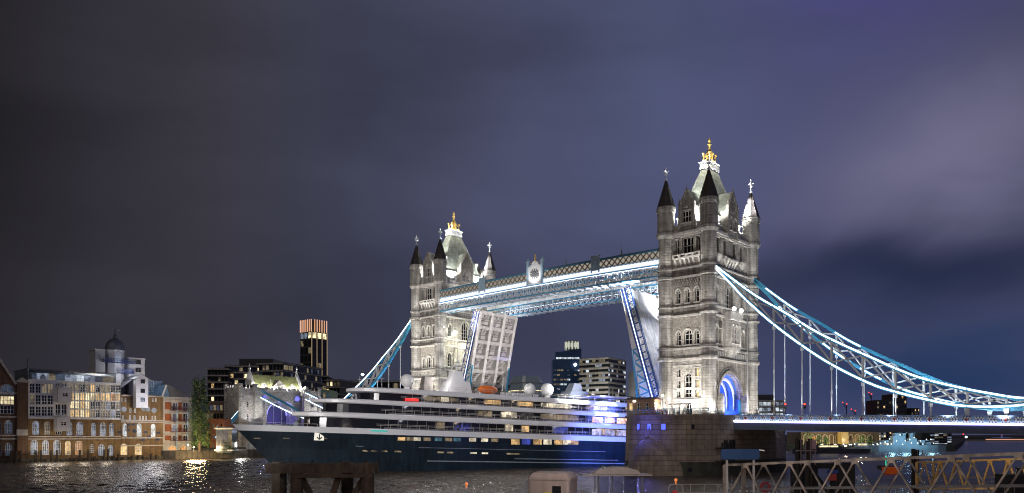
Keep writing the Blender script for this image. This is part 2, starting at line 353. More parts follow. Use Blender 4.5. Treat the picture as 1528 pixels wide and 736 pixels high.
def wave_sheet():
    la = np.arange(-190, 205, .66); de = np.arange(34, 264, .46); A, D = np.meshgrid(la, de)
    X = CAMP.x+FW.x*D+RT.x*A; Y = CAMP.y+FW.y*D+RT.y*A; Z = np.zeros_like(X); g = np.random.RandomState(5)
    for k in range(70):
        wl = 1.15*(4.6/1.15)**g.rand(); th = g.normal(.6, .95); kx, ky = 2*math.pi/wl*math.cos(th), 2*math.pi/wl*math.sin(th)
        ph = kx*X+ky*Y+g.rand()*6.28+.9*np.sin(.05*X*g.normal()+.06*Y*g.normal()+g.rand()*6); Z += .0075*wl**.86*(1-np.abs(np.sin(ph/2)))*2*g.uniform(.6, 1.2)
    Z -= Z.mean(); Z *= (.75+.45*np.sin(.045*X+.02*Y+1.0)*np.sin(.03*Y-.025*X))
    edge = np.clip(np.minimum(np.minimum(A+190, 204-A), np.minimum(D-34, 263-D))/9, 0, 1); Z = Z*edge-.3*(1-edge)
    nr, nc = X.shape; v = np.stack([X, Y, Z], -1).reshape(-1, 3); i = np.arange(nr*nc).reshape(nr, nc); f = np.stack([i[:-1, :-1], i[:-1, 1:], i[1:, 1:], i[1:, :-1]], -1).reshape(-1, 4)
    me = bpy.data.meshes.new('river_waves'); me.vertices.add(len(v)); me.vertices.foreach_set('co', v.ravel()); me.loops.add(f.size); me.loops.foreach_set('vertex_index', f.ravel()); me.polygons.add(len(f)); me.polygons.foreach_set('loop_start', np.arange(0, f.size, 4)); me.polygons.foreach_set('use_smooth', np.ones(len(f), bool)); me.materials.append(wm); me.update(calc_edges=True)
    o = bpy.data.objects.new('river_waves', me); COL.objects.link(o); tag(o, kind='structure')
wave_sheet()

mud = mat('dark_ground', (.05, .047, .042), .95, var=.3, vs=.3)
quay = mat('quay_masonry', (.13, .115, .09), .9, brick=(.10, .09, .075), bshape=(.9, .3), var=.3, vs=.4, streak=.4)

# ================================================================== the two piers
def pier_plan(hx, hy, nose, n=14):
    a = [(hx*math.cos(t), -hy-(nose-hy)*math.sin(t)) for t in [math.pi*k/n for k in range(n+1)]]      # +hx .. nose .. -hx (y<0)
    b = [(-x, -y) for x, y in a]
    return a+b
PW, PS, PN = 10.65, 13.0, 25.0
pstone = mat('pier_granite', (.23, .185, .15), .85, brick=(.18, .145, .118), mortar=(.055, .046, .04), bshape=(1.3, .5), joint=.022, bump=.9, var=.35, vs=.3, streak=.2)
weed = mat('tidal_weed', (.035, .036, .028), .8, brick=(.03, .03, .024), bshape=(1.0, .38), var=.4, vs=.5, bump=.5)
def make_pier(label):
    T = thing('bridge_pier', label, 'bridge pier', (0, 0, 0), group='river piers of the bridge')
    m = MB(); m.prism(pier_plan(PW+.25, PS, PN+.25), 2.7, 10.4, pier_plan(PW, PS, PN)); m.prism(pier_plan(PW+.15, PS, PN+.15), 10.4, 10.75); m.prism(pier_plan(PW-.05, PS, PN-.05), 10.75, 11.55); m.prism(pier_plan(PW+.22, PS, PN+.22), 11.55, 11.95)
    body = m.build('pier_body', pstone, T)
    m = MB(); m.prism(pier_plan(PW+.5, PS, PN+.5), -3, 2.7, pier_plan(PW+.25, PS, PN+.25)); m.build('weeded_base', weed, T)
    for s in (-1, 1):      # pointed hooded cutwater at each nose
        m = MB(); rings = []
        for k in range(9):
            f = k/8; z = -2+9.8*f; g = math.sqrt(max(0, 1-f**2.2))
            hw = 6.6*g; tip = -PN-.5-4.2*g
            ring = []
            for q in range(-5, 6):
                e = q/5; ring.append((hw*e, (-PN+1.9)+(tip+PN-1.9)*(1-abs(e)**1.45), z))
            rings.append(ring)
        vs = [p if s < 0 else (-p[0], -p[1], p[2]) for r in rings for p in r]
        m.add(vs, [(r*11+i, r*11+i+1, (r+1)*11+i+1, (r+1)*11+i) for r in range(8) for i in range(10)])
        m.build('cutwater', pstone, T)
    return T
def ellipse_hit(px, y, cx=0.0):
    """where a view ray meets the near pier's nose"""
    best = None; d = FW+RT*((px-764)/F)+Vector((0, 0, (648-y)/F))
    for k in range(4000):
        p = CAMP+d*(130+k*.02)
        if p.y > -PS or ((p.x-cx)/PW)**2+((p.y+PS)/(PN-PS))**2 <= 1: best = p; break
    t = math.atan2((best.y+PS)/(PN-PS), (best.x-cx)/PW); n = Vector((math.cos(t)/PW, math.sin(t)/(PN-PS), 0)).normalized()
    return best, n
north_pier = make_pier('near round ended granite pier with blue lit slots below the closer tower')
south_pier = dup(north_pier, loc=(-82.3, 0, 0), label='far granite pier behind the moving ship under the farther tower')
for px in (953, 969, 990):
    p, n = ellipse_hit(px, 637); u = n.cross(Vector((0, 0, 1)))
    fr = Fr((p.x, p.y, 0), u, n); m = MB(); fbox(m, fr, -.42, .42, p.z-.55, p.z+.55, -.2, .03)
    fbox(m, fr, -.42, -.1, p.z-.1, p.z+.0, .03, .06)
    w = m.build('lit_slot', lit('blue_lit_slot', (.06, .09, 1.0), 2.4), north_pier)
    m = MB(); m.mi = 0
    for a, b, c, d in ((-.62, -.42, -.72, .72), (.42, .62, -.72, .72), (-.42, .42, .55, .72), (-.42, .42, -.72, -.55)): fbox(m, fr, a, b, p.z+c, p.z+d, -.2, .16)
    m.build('slot_surround', pstone, w)
p, n = ellipse_hit(1034, 637); fr = Fr((p.x, p.y, 0), n.cross(Vector((0, 0, 1))), n)
m = MB(); fbox(m, fr, -.3, .3, p.z-.45, p.z+.45, -.2, .05); m.build('dark_slot', glass_d, north_pier)
p, n = ellipse_hit(1029, 701); fr = Fr((p.x, p.y, 0), n.cross(Vector((0, 0, 1))), n)
m = MB(); fbox(m, fr, -.35, .35, p.z-.35, p.z+.35, -.2, .3); m.build('drain_outlet', glass_d, north_pier)
# dark timber rubbing strip on the pier corner
T = thing('timber_fender', 'black tarred timber fender hung on the granite pier behind the blue sign', 'fender', (10.2, -15.2, 0))
m = MB()
for k in range(9):
    t = R(-38+k*8); q = Vector((10.65*math.cos(t)-10.2+.3*math.cos(t), 12*math.sin(t)*.55+2.6, 0)); z1 = 6.4+(.5 if k % 2 else 0)-(1.6 if k in (0,) else 0)
    m.box(q.x-.25, q.x+.55, q.y-.28, q.y+.28, 1.8, z1)
m.build('fender_planks', mat('tarred_timber', (.012, .011, .011), .7, var=.3, bump=.4, bs=6), T)
m = MB(); m.box(.2, 1.4, -2.4, 2.2, 2.6, 2.9); m.box(.2, 1.4, -2.4, 2.2, 5.2, 5.5); m.build('fender_waling', MATS['tarred_timber'], T)

# ================================================================== the two towers
HX, HY = 5.05, 10.03
def octa(m, x, y, prof, n=8): m.lathe(x, y, prof, n, R(22.5) if n == 8 else 0)
TD = .55
def make_tower(label):
    T = thing('bridge_tower', label, 'bridge tower', (0, 0, 0), group='gothic bridge towers')
    mats = [trim, glass_d]; matsy = [trim, glass_y]
    # ---- corner turrets
    for sx in (-1, 1):
        for sy in (-1, 1):
            x, y = sx*HX, sy*HY; m = MB()
            m.lathe(x, y, [(1.95, 11.95), (1.95, 12.7), (1.75, 12.9), (1.75, 13.4), (1.55, 13.7), (1.52, 23.6), (1.85, 23.8), (1.98, 24.1), (1.98, 24.4), (1.6, 24.7), (1.55, 26.0), (1.85, 26.2), (1.85, 26.6), (1.52, 26.8), (1.52, 33.0), (1.8, 33.2), (1.95, 33.5), (1.8, 33.7), (1.55, 33.9), (1.55, 34.9), (1.8, 35.1), (1.8, 35.4), (1.52, 35.6), (1.5, 37.2)], 20)
            octa(m, x, y, [(1.5, 37.2), (1.66, 40.9), (1.66, 41.1), (2.02, 41.3), (2.02, 41.7), (1.66, 41.9), (1.66, 43.1), (1.95, 43.3), (1.95, 43.6), (1.6, 43.8), (1.6, 50.1), (1.95, 50.5), (2.1, 50.75), (2.1, 51.2), (1.9, 51.4), (1.86, 55.8), (2.05, 56.3), (2.1, 56.6), (2.1, 56.95), (1.95, 57.05)])
            for k in range(8):      # pointed petals of stone below the upper band
                t = R(45*k); d = Vector((math.cos(t), math.sin(t), 0)); u = Vector((-d.y, d.x, 0)); c = Vector((x, y, 0))
                r0, r1 = 1.5*.95, 1.66*.95
                m.extr([c+u*-.58+d*r1+Vector((0, 0, 40.9)), c+u*.58+d*r1+Vector((0, 0, 40.9)), c+d*r0+Vector((0, 0, 37.0))], d*.09)
                # blind lancets of the lantern stage
                for q in (-.33, .33):
                    a = c+d*(1.72)+u*q
                    for e in (-.2, .2): m.bar(a+u*e+Vector((0, 0, 52.0)), a+u*e+Vector((0, 0, 55.0)), .09, .12, d)
                    m.bar(a+u*-.2+Vector((0, 0, 55.0)), a+Vector((0, 0, 55.45)), .09, .12, d); m.bar(a+u*.2+Vector((0, 0, 55.0)), a+Vector((0, 0, 55.45)), .09, .12, d); m.bar(a+u*-.25+Vector((0, 0, 52.9)), a+u*.25+Vector((0, 0, 52.9)), .1, .12, d)
                    # corbel beads under the eaves
                    m.bar(c+d*1.9+u*q+Vector((0, 0, 55.9)), c+d*1.9+u*q+Vector((0, 0, 56.35)), .22, .22, d)
            tr = m.build('turret', [stone], T)
            m = MB(); m.lathe(x, y, [(1.98, 57.0), (1.9, 57.2), (1.02, 60.2), (.16, 63.0)], 8, R(22.5))
            for k in range(8):
                t = R(22.5+45*k); d = Vector((math.cos(t), math.sin(t), 0)); m.bar(Vector((x, y, 57.1))+d*1.93, Vector((x, y, 63.0))+d*.16, .09, .09)
            m.build('spire', spire_m, tr)
            m = MB(); m.lathe(x, y, [(.2, 62.8), (.34, 63.1), (.14, 63.35), (.1, 64.0), (.3, 64.2), (.3, 64.35), (.1, 64.5), (.09, 65.5), (.2, 65.7), (.02, 66.0)], 6)
            m.box(x-.62, x+.62, y-.07, y+.07, 64.85, 65.0); m.box(x-.07, x+.07, y-.62, y+.62, 64.85, 65.0)
            for a, b in ((.6, 0), (-.6, 0), (0, .6), (0, -.6)): m.ball((x+a, y+b, 64.93), .16, 6, 4); m.ball((x+a*.45, y+b*.45, 64.35), .17, 6, 4)
            m.build('finial', mat('finial_stone', (.75, .75, .78), .4, .2), tr)
    # ---- short sides (face down and up river)
    for s in (-1, 1):
        fr = Fr((0, s*9.75, 0), (-s, 0, 0), (0, s, 0)); n = 0
        lower = [dict(u=-2.1, w=.8, z=20.3, h=1.8), dict(u=-2.1, w=.8, z=17.9, h=1.7), dict(u=-2.1, w=.8, z=15.9, h=1.7, arch='point', rise=.4), dict(u=.05, w=1.7, z=18.0, h=3.2, arch='point', rise=.9), dict(u=.05, w=1.7, z=15.9, h=1.8), dict(u=2.2, w=.8, z=20.3, h=1.8), dict(u=2.2, w=.8, z=17.9, h=1.7), dict(u=2.2, w=.8, z=15.9, h=1.7, arch='point', rise=.4), dict(u=.1, w=1.7, z=12.0, h=2.9, arch='point', rise=1.3, depth=.7)]
        m = MB(); facade(m, fr, -4.6, 4.6, 11.95, 26.2, lower, .6); lw = m.build('lower_wall', rubble, T)
        for i, o in enumerate(lower): window(fr, o, matsy if o['u'] > 2 and i != 8 else mats, lw, 2 if o['w'] > 1 else 1, 2, hood=.14, bar=.13, depth=o.get('depth', .6), name='window' if i < 8 else 'doorway')
        l1 = [dict(u=-2.1, w=1.0, z=27.1, h=3.0, arch='point'), dict(u=.05, w=1.9, z=27.1, h=3.3, arch='point', rise=1.0), dict(u=2.2, w=1.0, z=27.1, h=3.0, arch='point')]
        m = MB(); facade(m, fr, -4.6, 4.6, 26.2, 34.0, l1, .7); w1 = m.build('carved_wall', carve, T)
        for o in l1: window(fr, o, mats, w1, 2 if o['w'] > 1.5 else 1, 2, depth=.7, hood=.22, bar=.14)
        l2 = [dict(u=-2.2, w=.95, z=36.0, h=3.1, arch='point'), dict(u=0, w=.95, z=36.0, h=3.1, arch='point'), dict(u=2.2, w=.95, z=36.0, h=3.1, arch='point')]
        m = MB(); facade(m, fr, -4.6, 4.6, 34.0, 43.4, l2, .7)
        for r in range(3):      # stepped corbel courses
            for k in range(11):
                u = -3.0+k*.6+(.3 if r % 2 else 0); fbox(m, fr, u-.17, u+.17, 39.5+r*.62, 40.0+r*.62, -.05, .18+.14*r)
        w2 = m.build('middle_wall', stone_d, T)
        for o in l2: window(fr, o, mats, w2, 1, 2, depth=.7, hood=.24, bar=.13)
        l3 = [dict(u=-2.45, w=.8, z=46.7, h=3.1), dict(u=0, w=2.7, z=46.5, h=3.5), dict(u=2.45, w=.8, z=46.7, h=3.1)]
        m = MB(); facade(m, fr, -4.6, 4.6, 43.4, 51.0, l3, .75); w3 = m.build('upper_wall', stone_d, T)
        for o in l3: window(fr, o, mats, w3, 3 if o['w'] > 2 else 1, 2, depth=.75, hood=.18, bar=.16)
        m = MB()      # balcony on brackets below the triple window
        fbox(m, fr, -3.2, 3.2, 45.45, 45.75, 0, .75); fbox(m, fr, -3.2, 3.2, 46.2, 46.4, .4, .8)
        for u in (-3.1, -1.55, 0, 1.55, 3.1): fbox(m, fr, u-.22, u+.22, 45.7, 46.4, .35, .85)
        for u in (-1.5, -.5, .5, 1.5): m.extr([fr.P(u-.2, 43.9, 0), fr.P(u-.2, 45.45, 0), fr.P(u-.2, 45.45, .7), fr.P(u-.2, 44.7, .3)], fr.U*.4)
        for u in (-2.8, 2.8): m.extr([fr.P(u-.2, 43.9, 0), fr.P(u-.2, 45.45, 0), fr.P(u-.2, 45.45, .6), fr.P(u-.2, 44.7, .25)], fr.U*.4)
        m.build('balcony', trim, T)
        for z, h, d in ((15.3, .28, .22), (22.6, .22, .18), (23.8, .45, .55), (26.1, .4, .4), (33.1, .4, .5), (35.0, .35, .38), (41.3, .4, .6), (43.3, .35, .42), (50.2, .3, .45), (50.55, .55, .8)): m = MB(); fbox(m, fr, -4.0, 4.0, z, z+h, -.1, d); m.build('string_course', trim, T)
        # parapet with crenels + gable dormer
        m = MB(); fbox(m, fr, -3.6, 3.6, 51.0, 52.0, -.5, .1)
        for u in (-3.0, 3.0):
            for e in (-.55, .0, .55): fbox(m, fr, u+e-.16, u+e+.16, 52.0, 52.9, -.45, .08)
        m.build('parapet', trim, T)
        dw = [dict(u=0, w=2.1, z=53.0, h=2.5)]
        fd = Fr((0, s*10.15, 0), (-s, 0, 0), (0, s, 0)); m = MB(); facade(m, fd, -1.75, 1.75, 50.8, 56.6, dw, .3); fbox(m, fd, -1.9, 1.9, 50.5, 50.9, -.6, .1)
        m.poly([fd.P(-1.75, 56.6), fd.P(1.75, 56.6), fd.P(0, 60.0)])
        for e in (-1, 1): m.poly([fd.P(e*1.75, 51, 0), fd.P(e*1.75, 56.6, 0), fd.P(e*1.75, 56.6, -3.6), fd.P(e*1.75, 51, -3.6)]); fbox(m, fd, e*1.75-.2, e*1.75+.2, 51, 57.2, -.35, .2); m.lathe(*fd.P(e*1.75, 0, 0).xy, [(.3, 57.2), (.02, 58.3)], 4)
        m.path([fd.P(-1.05, 55.6, .06), fd.P(-1.0, 56.3, .06), fd.P(0, 57.4, .06), fd.P(1.0, 56.3, .06), fd.P(1.05, 55.6, .06)], .16, .16, fd.N); m.ball(fd.P(0, 56.4, 0), .5, 8, 5)
        m.path([fd.P(-1.8, 56.6, .08), fd.P(0, 60.0, .08), fd.P(1.8, 56.6, .08)], .3, .34, fd.N); m.lathe(*fd.P(0, 0, 0).xy, [(.18, 59.9), (.05, 60.9)], 4)
        dm = m.build('gable', stone, T)
        window(fd, dw[0], mats, dm, 3, 2, depth=.3, hood=.14, bar=.17)
        m = MB(); m.poly([fd.P(-1.85, 56.5, -.1), fd.P(0, 60.1, -.1), fd.P(0, 60.1, -5.6), fd.P(-1.85, 56.5, -3.8)]); m.poly([fd.P(1.85, 56.5, -.1), fd.P(0, 60.1, -.1), fd.P(0, 60.1, -5.6), fd.P(1.85, 56.5, -3.8)]); m.build('gable_roof', slate, dm)
    # ---- long sides (face the banks), with the road arch
    vault_w, vs_, vr = 10.4, 16.2, 5.0
    for s in (-1, 1):
        fr = Fr((s*4.75, 0, 0), (0, s, 0), (s, 0, 0))
        low = [dict(u=0, w=vault_w, z=11.95, h=vs_+vr-11.95, arch='round', rise=vr, open=True, depth=.9)]
        m = MB(); facade(m, fr, -9.4, 9.4, 11.95, 26.2, low, .9)
        ap = arch_pts(0, vault_w+.9, vs_, 'round', vr+.45, 9)
        m.path([fr.P(u, z, .12) for u, z in ap], .55, .45, fr.N)
        ap = arch_pts(0, vault_w+2.4, vs_, 'round', vr+1.2, 9); m.path([fr.P(u, z, .06) for u, z in ap], .22, .3, fr.N)
        lw = m.build('arch_wall', stone_d, T)
        for e in (-1, 1):       # gabled buttress shrines beside the road
            m = MB(); fbox(m, fr, e*5.9-.6, e*5.9+.6, 11.95, 15.2, 0, 1.5); m.extr([fr.P(e*5.9-.75, 15.2, 1.6), fr.P(e*5.9+.75, 15.2, 1.6), fr.P(e*5.9, 16.7, 1.6)], fr.N*-1.6)
            fbox(m, fr, e*5.9-.45, e*5.9+.45, 12.6, 14.6, 1.5, 1.62); m.build('buttress', stone, T)
        l1 = [dict(u=-6.3, w=1.5, z=27.4, h=3.9, arch='point'), dict(u=6.3, w=1.5, z=27.4, h=3.9, arch='point')]
        m = MB(); facade(m, fr, -9.4, 9.4, 26.2, 34.0, l1, .7); w1 = m.build('carved_wall', stone_d, T)
        for o in l1: window(fr, o, mats, w1, 2, 3, depth=.7, hood=.25, bar=.15)
        m = MB()
        for u in (-8, -4.6, 4.6, 8):    # niche figures' canopies
            fbox(m, fr, u-.4, u+.4, 27.2, 27.6, 0, .7); m.extr([fr.P(u-.45, 30.6, 0), fr.P(u+.45, 30.6, 0), fr.P(u, 32.3, 0)], fr.N*.6); fbox(m, fr, u-.22, u+.22, 27.6, 30, .05, .5); m.ball(fr.P(u, 30.2, .28), .25, 7, 5)
        m.build('niche', carve, T)
        # oriel with balcony on top
        fo = Fr(fr.P(0, 0, 1.5), fr.U, fr.N); ow = [dict(u=-1.5, w=1.0, z=27.6, h=4.0, arch='point'), dict(u=0, w=1.2, z=27.6, h=4.0, arch='point'), dict(u=1.5, w=1.0, z=27.6, h=4.0, arch='point')]
        m = MB(); facade(m, fo, -2.4, 2.4, 26.6, 32.6, ow, .3)
        for e in (-1, 1): m.poly([fo.P(e*2.4, 26.6), fo.P(e*2.4, 32.6), fo.P(e*3.1, 32.6, -1.5), fo.P(e*3.1, 26.6, -1.5)])
        m.add([fo.P(-2.4, 26.6), fo.P(2.4, 26.6), fo.P(3.1, 26.6, -1.5), fo.P(-3.1, 26.6, -1.5), fo.P(-1.2, 24.6, -1.4), fo.P(1.2, 24.6, -1.4)], [(0, 1, 5, 4), (1, 2, 5), (0, 4, 3), (3, 2, 1, 0)])
        ori = m.build('oriel', stone, T)
        for o in ow: window(fo, o, mats, ori, 2, 3, depth=.3, hood=.12, bar=.12)
        m = MB(); fbox(m, fo, -2.9, 2.9, 32.6, 33.0, -1.5, .35); fbox(m, fo, -2.9, 2.9, 34.1, 34.35, .1, .35)
        for k in range(13): u = -2.75+k*5.5/12; fbox(m, fo, u-.13, u+.13, 33.0, 34.1, .12, .32)
        for e in (-1, 1): fbox(m, fo, e*2.75-.15, e*2.75+.15, 33.0, 34.35, -1.5, .3)
        m.build('balcony', trim, T)
        l2 = [dict(u=-6.2, w=1.1, z=35.9, h=3.6, arch='point'), dict(u=0, w=3.4, z=35.4, h=5.6, arch='point'), dict(u=6.2, w=1.1, z=35.9, h=3.6, arch='point')]
        m = MB(); facade(m, fr, -9.4, 9.4, 34.0, 43.4, l2, .75)
        w2 = m.build('middle_wall', stone_d, T)
        for o in l2: window(fr, o, mats, w2, 4 if o['w'] > 3 else 2, 3, depth=.75, hood=.26, bar=.15)
        l3 = [dict(u=u, w=1.2, z=46.6, h=3.3) for u in (-5.6, -2.2, 2.2, 5.6)]
        m = MB(); facade(m, fr, -9.4, 9.4, 43.4, 51.0, l3, .75); w3 = m.build('upper_wall', stone_d, T)
        for o in l3: window(fr, o, mats, w3, 2, 2, depth=.75, hood=.22, bar=.15)
        m = MB()
        for u in (-5.6, -2.2, 2.2, 5.6): fbox(m, fr, u-1.0, u+1.0, 45.7, 46.3, 0, .6); m.extr([fr.P(u-.9, 45.7, 0), fr.P(u+.9, 45.7, 0), fr.P(u, 44.6, 0)], fr.N*.45)
        for u in (-1.8, -.6, .6, 1.8): m.extr([fr.P(u-.35, 43.8, 0), fr.P(u-.35, 45.6, 0), fr.P(u-.35, 45.6, .9), fr.P(u-.35, 44.6, .3)], fr.U*.7)
        fbox(m, fr, -2.6, 2.6, 45.55, 45.9, 0, 1.0)
        m.build('corbel', trim, T)
        m = MB()
        for z, h, d in ((23.8, .45, .55), (26.1, .4, .4), (33.1, .4, .45), (35.0, .35, .38), (41.3, .4, .6), (43.3, .35, .42), (50.2, .3, .45), (50.55, .55, .8)):
            if z < 34.5 and z > 25: fbox(m, fr, -8.6, -3.2, z, z+h, -.1, d); fbox(m, fr, 3.2, 8.6, z, z+h, -.1, d)
            else: fbox(m, fr, -8.6, 8.6, z, z+h, -.1, d)
        for k in range(15): u = -7.7+k*1.1; fbox(m, fr, u-.3, u+.3, 24.6, 25.8, -.1, .14)
        m.build('string_course', trim, T)
        m = MB(); fbox(m, fr, -8.2, 8.2, 51.0, 52.0, -.5, .1)
        for e in (-1, 1):
            for k in range(5): u = e*(4.0+k*.9); fbox(m, fr, u-.25, u+.25, 52.0, 53.0, -.45, .08)
        m.build('parapet', trim, T)
        fd = Fr((s*5.5, 0, 0), (0, s, 0), (s, 0, 0)); dw = [dict(u=-.95, w=1.1, z=52.2, h=3.0, arch='point'), dict(u=.95, w=1.1, z=52.2, h=3.0, arch='point')]
        m = MB(); facade(m, fd, -2.15, 2.15, 50.8, 56.4, dw, .35); m.poly([fd.P(-2.15, 56.4), fd.P(2.15, 56.4), fd.P(0, 60.6)]); fbox(m, fd, -2.3, 2.3, 50.4, 50.9, -.9, .1)
        for e in (-1, 1): m.poly([fd.P(e*2.15, 51, 0), fd.P(e*2.15, 56.4, 0), fd.P(e*2.15, 56.4, -2.5), fd.P(e*2.15, 51, -2.5)]); fbox(m, fd, e*2.2-.25, e*2.2+.25, 51, 57.4, -.4, .22); m.lathe(*fd.P(e*2.2, 0, 0).xy, [(.36, 57.4), (.02, 58.8)], 4)
        for z in (56.0, 57.1, 58.2):
            hw = 2.15*(60.6-max(56.4, z))/4.2
            for k in range(-4, 5):
                u = k*.62
                if abs(u) < hw-.3: m.extr([fd.P(u-.22, z, 0), fd.P(u+.22, z, 0), fd.P(u+.22, z+.5, 0), fd.P(u, z+.85, 0), fd.P(u-.22, z+.5, 0)], fd.N*.12)
        m.path([fd.P(-2.25, 56.4, .08), fd.P(0, 60.6, .08), fd.P(2.25, 56.4, .08)], .34, .36, fd.N); m.lathe(*fd.P(0, 0, 0).xy, [(.2, 60.5), (.05, 61.6)], 4)
        dm = m.build('gable', carve, T)
        for o in dw: window(fd, o, mats, dm, 2, 2, depth=.35, hood=.14, bar=.15)
        m = MB(); m.poly([fd.P(-2.3, 56.2, -.1), fd.P(0, 60.7, -.1), fd.P(0, 60.7, -3.6), fd.P(-2.3, 56.2, -2.2)]); m.poly([fd.P(2.3, 56.2, -.1), fd.P(0, 60.7, -.1), fd.P(0, 60.7, -3.6), fd.P(2.3, 56.2, -2.2)]); m.build('gable_roof', slate, dm)
    # ---- inner attic wall behind the parapet, steep roof, platform, gold crown
    m = MB(); m.box(-3.75, 3.75, -7.3, 7.3, 50.9, 55.2); m.build('attic_wall', trim, T)
    def rect(a, b, z): return [(-a, -b, z), (a, -b, z), (a, b, z), (-a, b, z)]
    prof = [(4.1, 7.7, 55.0), (3.7, 7.0, 55.7), (2.1, 4.3, 61.7), (.95, 2.0, 66.6)]
    m = MB(); vs = [p for a, b, z in prof for p in rect(a, b, z)]
    m.add(vs, [(k*4+i, k*4+(i+1) % 4, k*4+4+(i+1) % 4, k*4+4+i) for k in range(3) for i in range(4)]+[(12, 13, 14, 15), (3, 2, 1, 0)])
    rf = m.build('roof', slate, T)
    m = MB()
    for e in (-1, 1):
        for g in (-1, 1): m.tube((e*2.9, g*6.2, 55.2), (e*2.9, g*6.2, 58.6), .42, .42, 6); m.lathe(e*2.9, g*6.2, [(.6, 58.5), (.6, 58.9), (.4, 59.0)], 6)
    m.build('chimney', trim, rf)
    m = MB(); m.box(-1.2, 1.2, -2.3, 2.3, 66.5, 66.9); m.box(-1.0, 1.0, -2.1, 2.1, 66.9, 67.8); m.box(-1.3, 1.3, -2.4, 2.4, 67.8, 68.1)
    for k in range(9):
        for e in (-1, 1): m.box(e*1.1-.08, e*1.1+.08, -2.08+k*.52-.1, -2.08+k*.52+.1, 66.9, 67.8)
    m.build('crest_platform', mat('crest_stone', (.5, .52, .56), .6, var=.15), rf)
    m = MB(); m.M = Matrix.Translation((0, 0, 2.3)); m.box(-.8, .8, -1.5, 1.5, 65.8, 66.4)
    for e in (-1, 0, 1):
        for g in (-1, 1):
            m.bar((g*.65, e*1.3, 66.3), (g*.75, e*1.45, 67.6), .24); m.ball((g*.75, e*1.45, 67.8), .3, 6, 5); m.bar((g*.7, e*1.3, 67.0), (0, 0, 68.8), .2)
        m.bar((0, e*1.2, 66), (0, e*.2, 68.7), .18)
    m.lathe(0, 0, [(.75, 66.1), (.5, 67.2), (.6, 68.4), (.36, 68.9), (.2, 69.6), (.42, 70.1), (.2, 70.4), (.34, 70.9), (.05, 71.6)], 8)
    m.build('crown', gold, rf)
    # ---- road vault
    m = MB(); ap = [(-vault_w/2, 11.95)]+arch_pts(0, vault_w, vs_, 'round', vr, 9)+[(vault_w/2, 11.95)]
    for (u0, z0), (u1, z1) in zip(ap, ap[1:]): m.poly([(-4.0, u0*.985, z0), (4.0, u0*.985, z0), (4.0, u1*.985, z1), (-4.0, u1*.985, z1)])
    m.build('vault', mat('vault_blue_paint', (.10, .22, .55), .5, var=.1), T)
    for k, x in enumerate((-3.4, -1.7, 0, 1.7, 3.4)):
        m = MB(); ap = arch_pts(0, vault_w-.5, vs_-.8, 'round', vr-.2, 9); m.path([(x, u, z) for u, z in [(-vault_w/2+.25, 13.4)]+ap+[(vault_w/2-.25, 13.4)]], .5, .3, (1, 0, 0))
        rb = m.build('vault_rib', whitem, T)
        m = MB(); m.path([(x+.02, u*.975, z-.22) for u, z in [(-vault_w/2+.45, 14.4)]+ap+[(vault_w/2-.45, 14.4)]], .26, .1, (1, 0, 0)); m.build('led_strip', lit('arch_led', (.62, .68, 1.0), 2.2), rb)
    m = MB(); m.box(-4.7, 4.7, -5.1, 5.1, 11.9, 11.97); m.build('roadway', asphalt, T)
    m = MB()
    for sy in (-1, 1):      # blue steel doors beside the road
        for e in (-1, 1): m.box(e*4.78-.1, e*4.78+.1, sy*4.9-.9, sy*4.9+.9, 11.96, 15.6)
    m.build('portal_gate', mat('bright_blue_paint', (.02, .16, .42), .4), T)
    return T
north_tower = make_tower('closer and taller looking gothic stone tower with a gold crown, beside the suspension chains')
south_tower = dup(north_tower, loc=(-82.3, 0, 0), rz=math.pi, label='farther gothic stone tower left of the raised bascules, rising behind the ship')

# ================================================================== floodlight lamps of the towers
warmw = (1.0, .93, .84); coolw = (.93, .95, 1.0)
def flood_fixture(name, label, loc, tgt, glow=None):
    T = thing(name, label, 'floodlight', loc); d = (Vector(tgt)-Vector(loc)).normalized(); m = MB()
    m.bar(Vector((0, 0, .0)), Vector((0, 0, .5)), .12); m.bar(Vector((0, 0, .5))-d*.2, Vector((0, 0, .5))+d*.15, .5, .4); m.build('housing', steel, T)
    m = MB(); m.bar(Vector((0, 0, .5))+d*.16, Vector((0, 0, .5))+d*.19, .42, .32); m.build('lens', glow or lit('flood_lens', (1, .97, .9), 6), T)
    return T
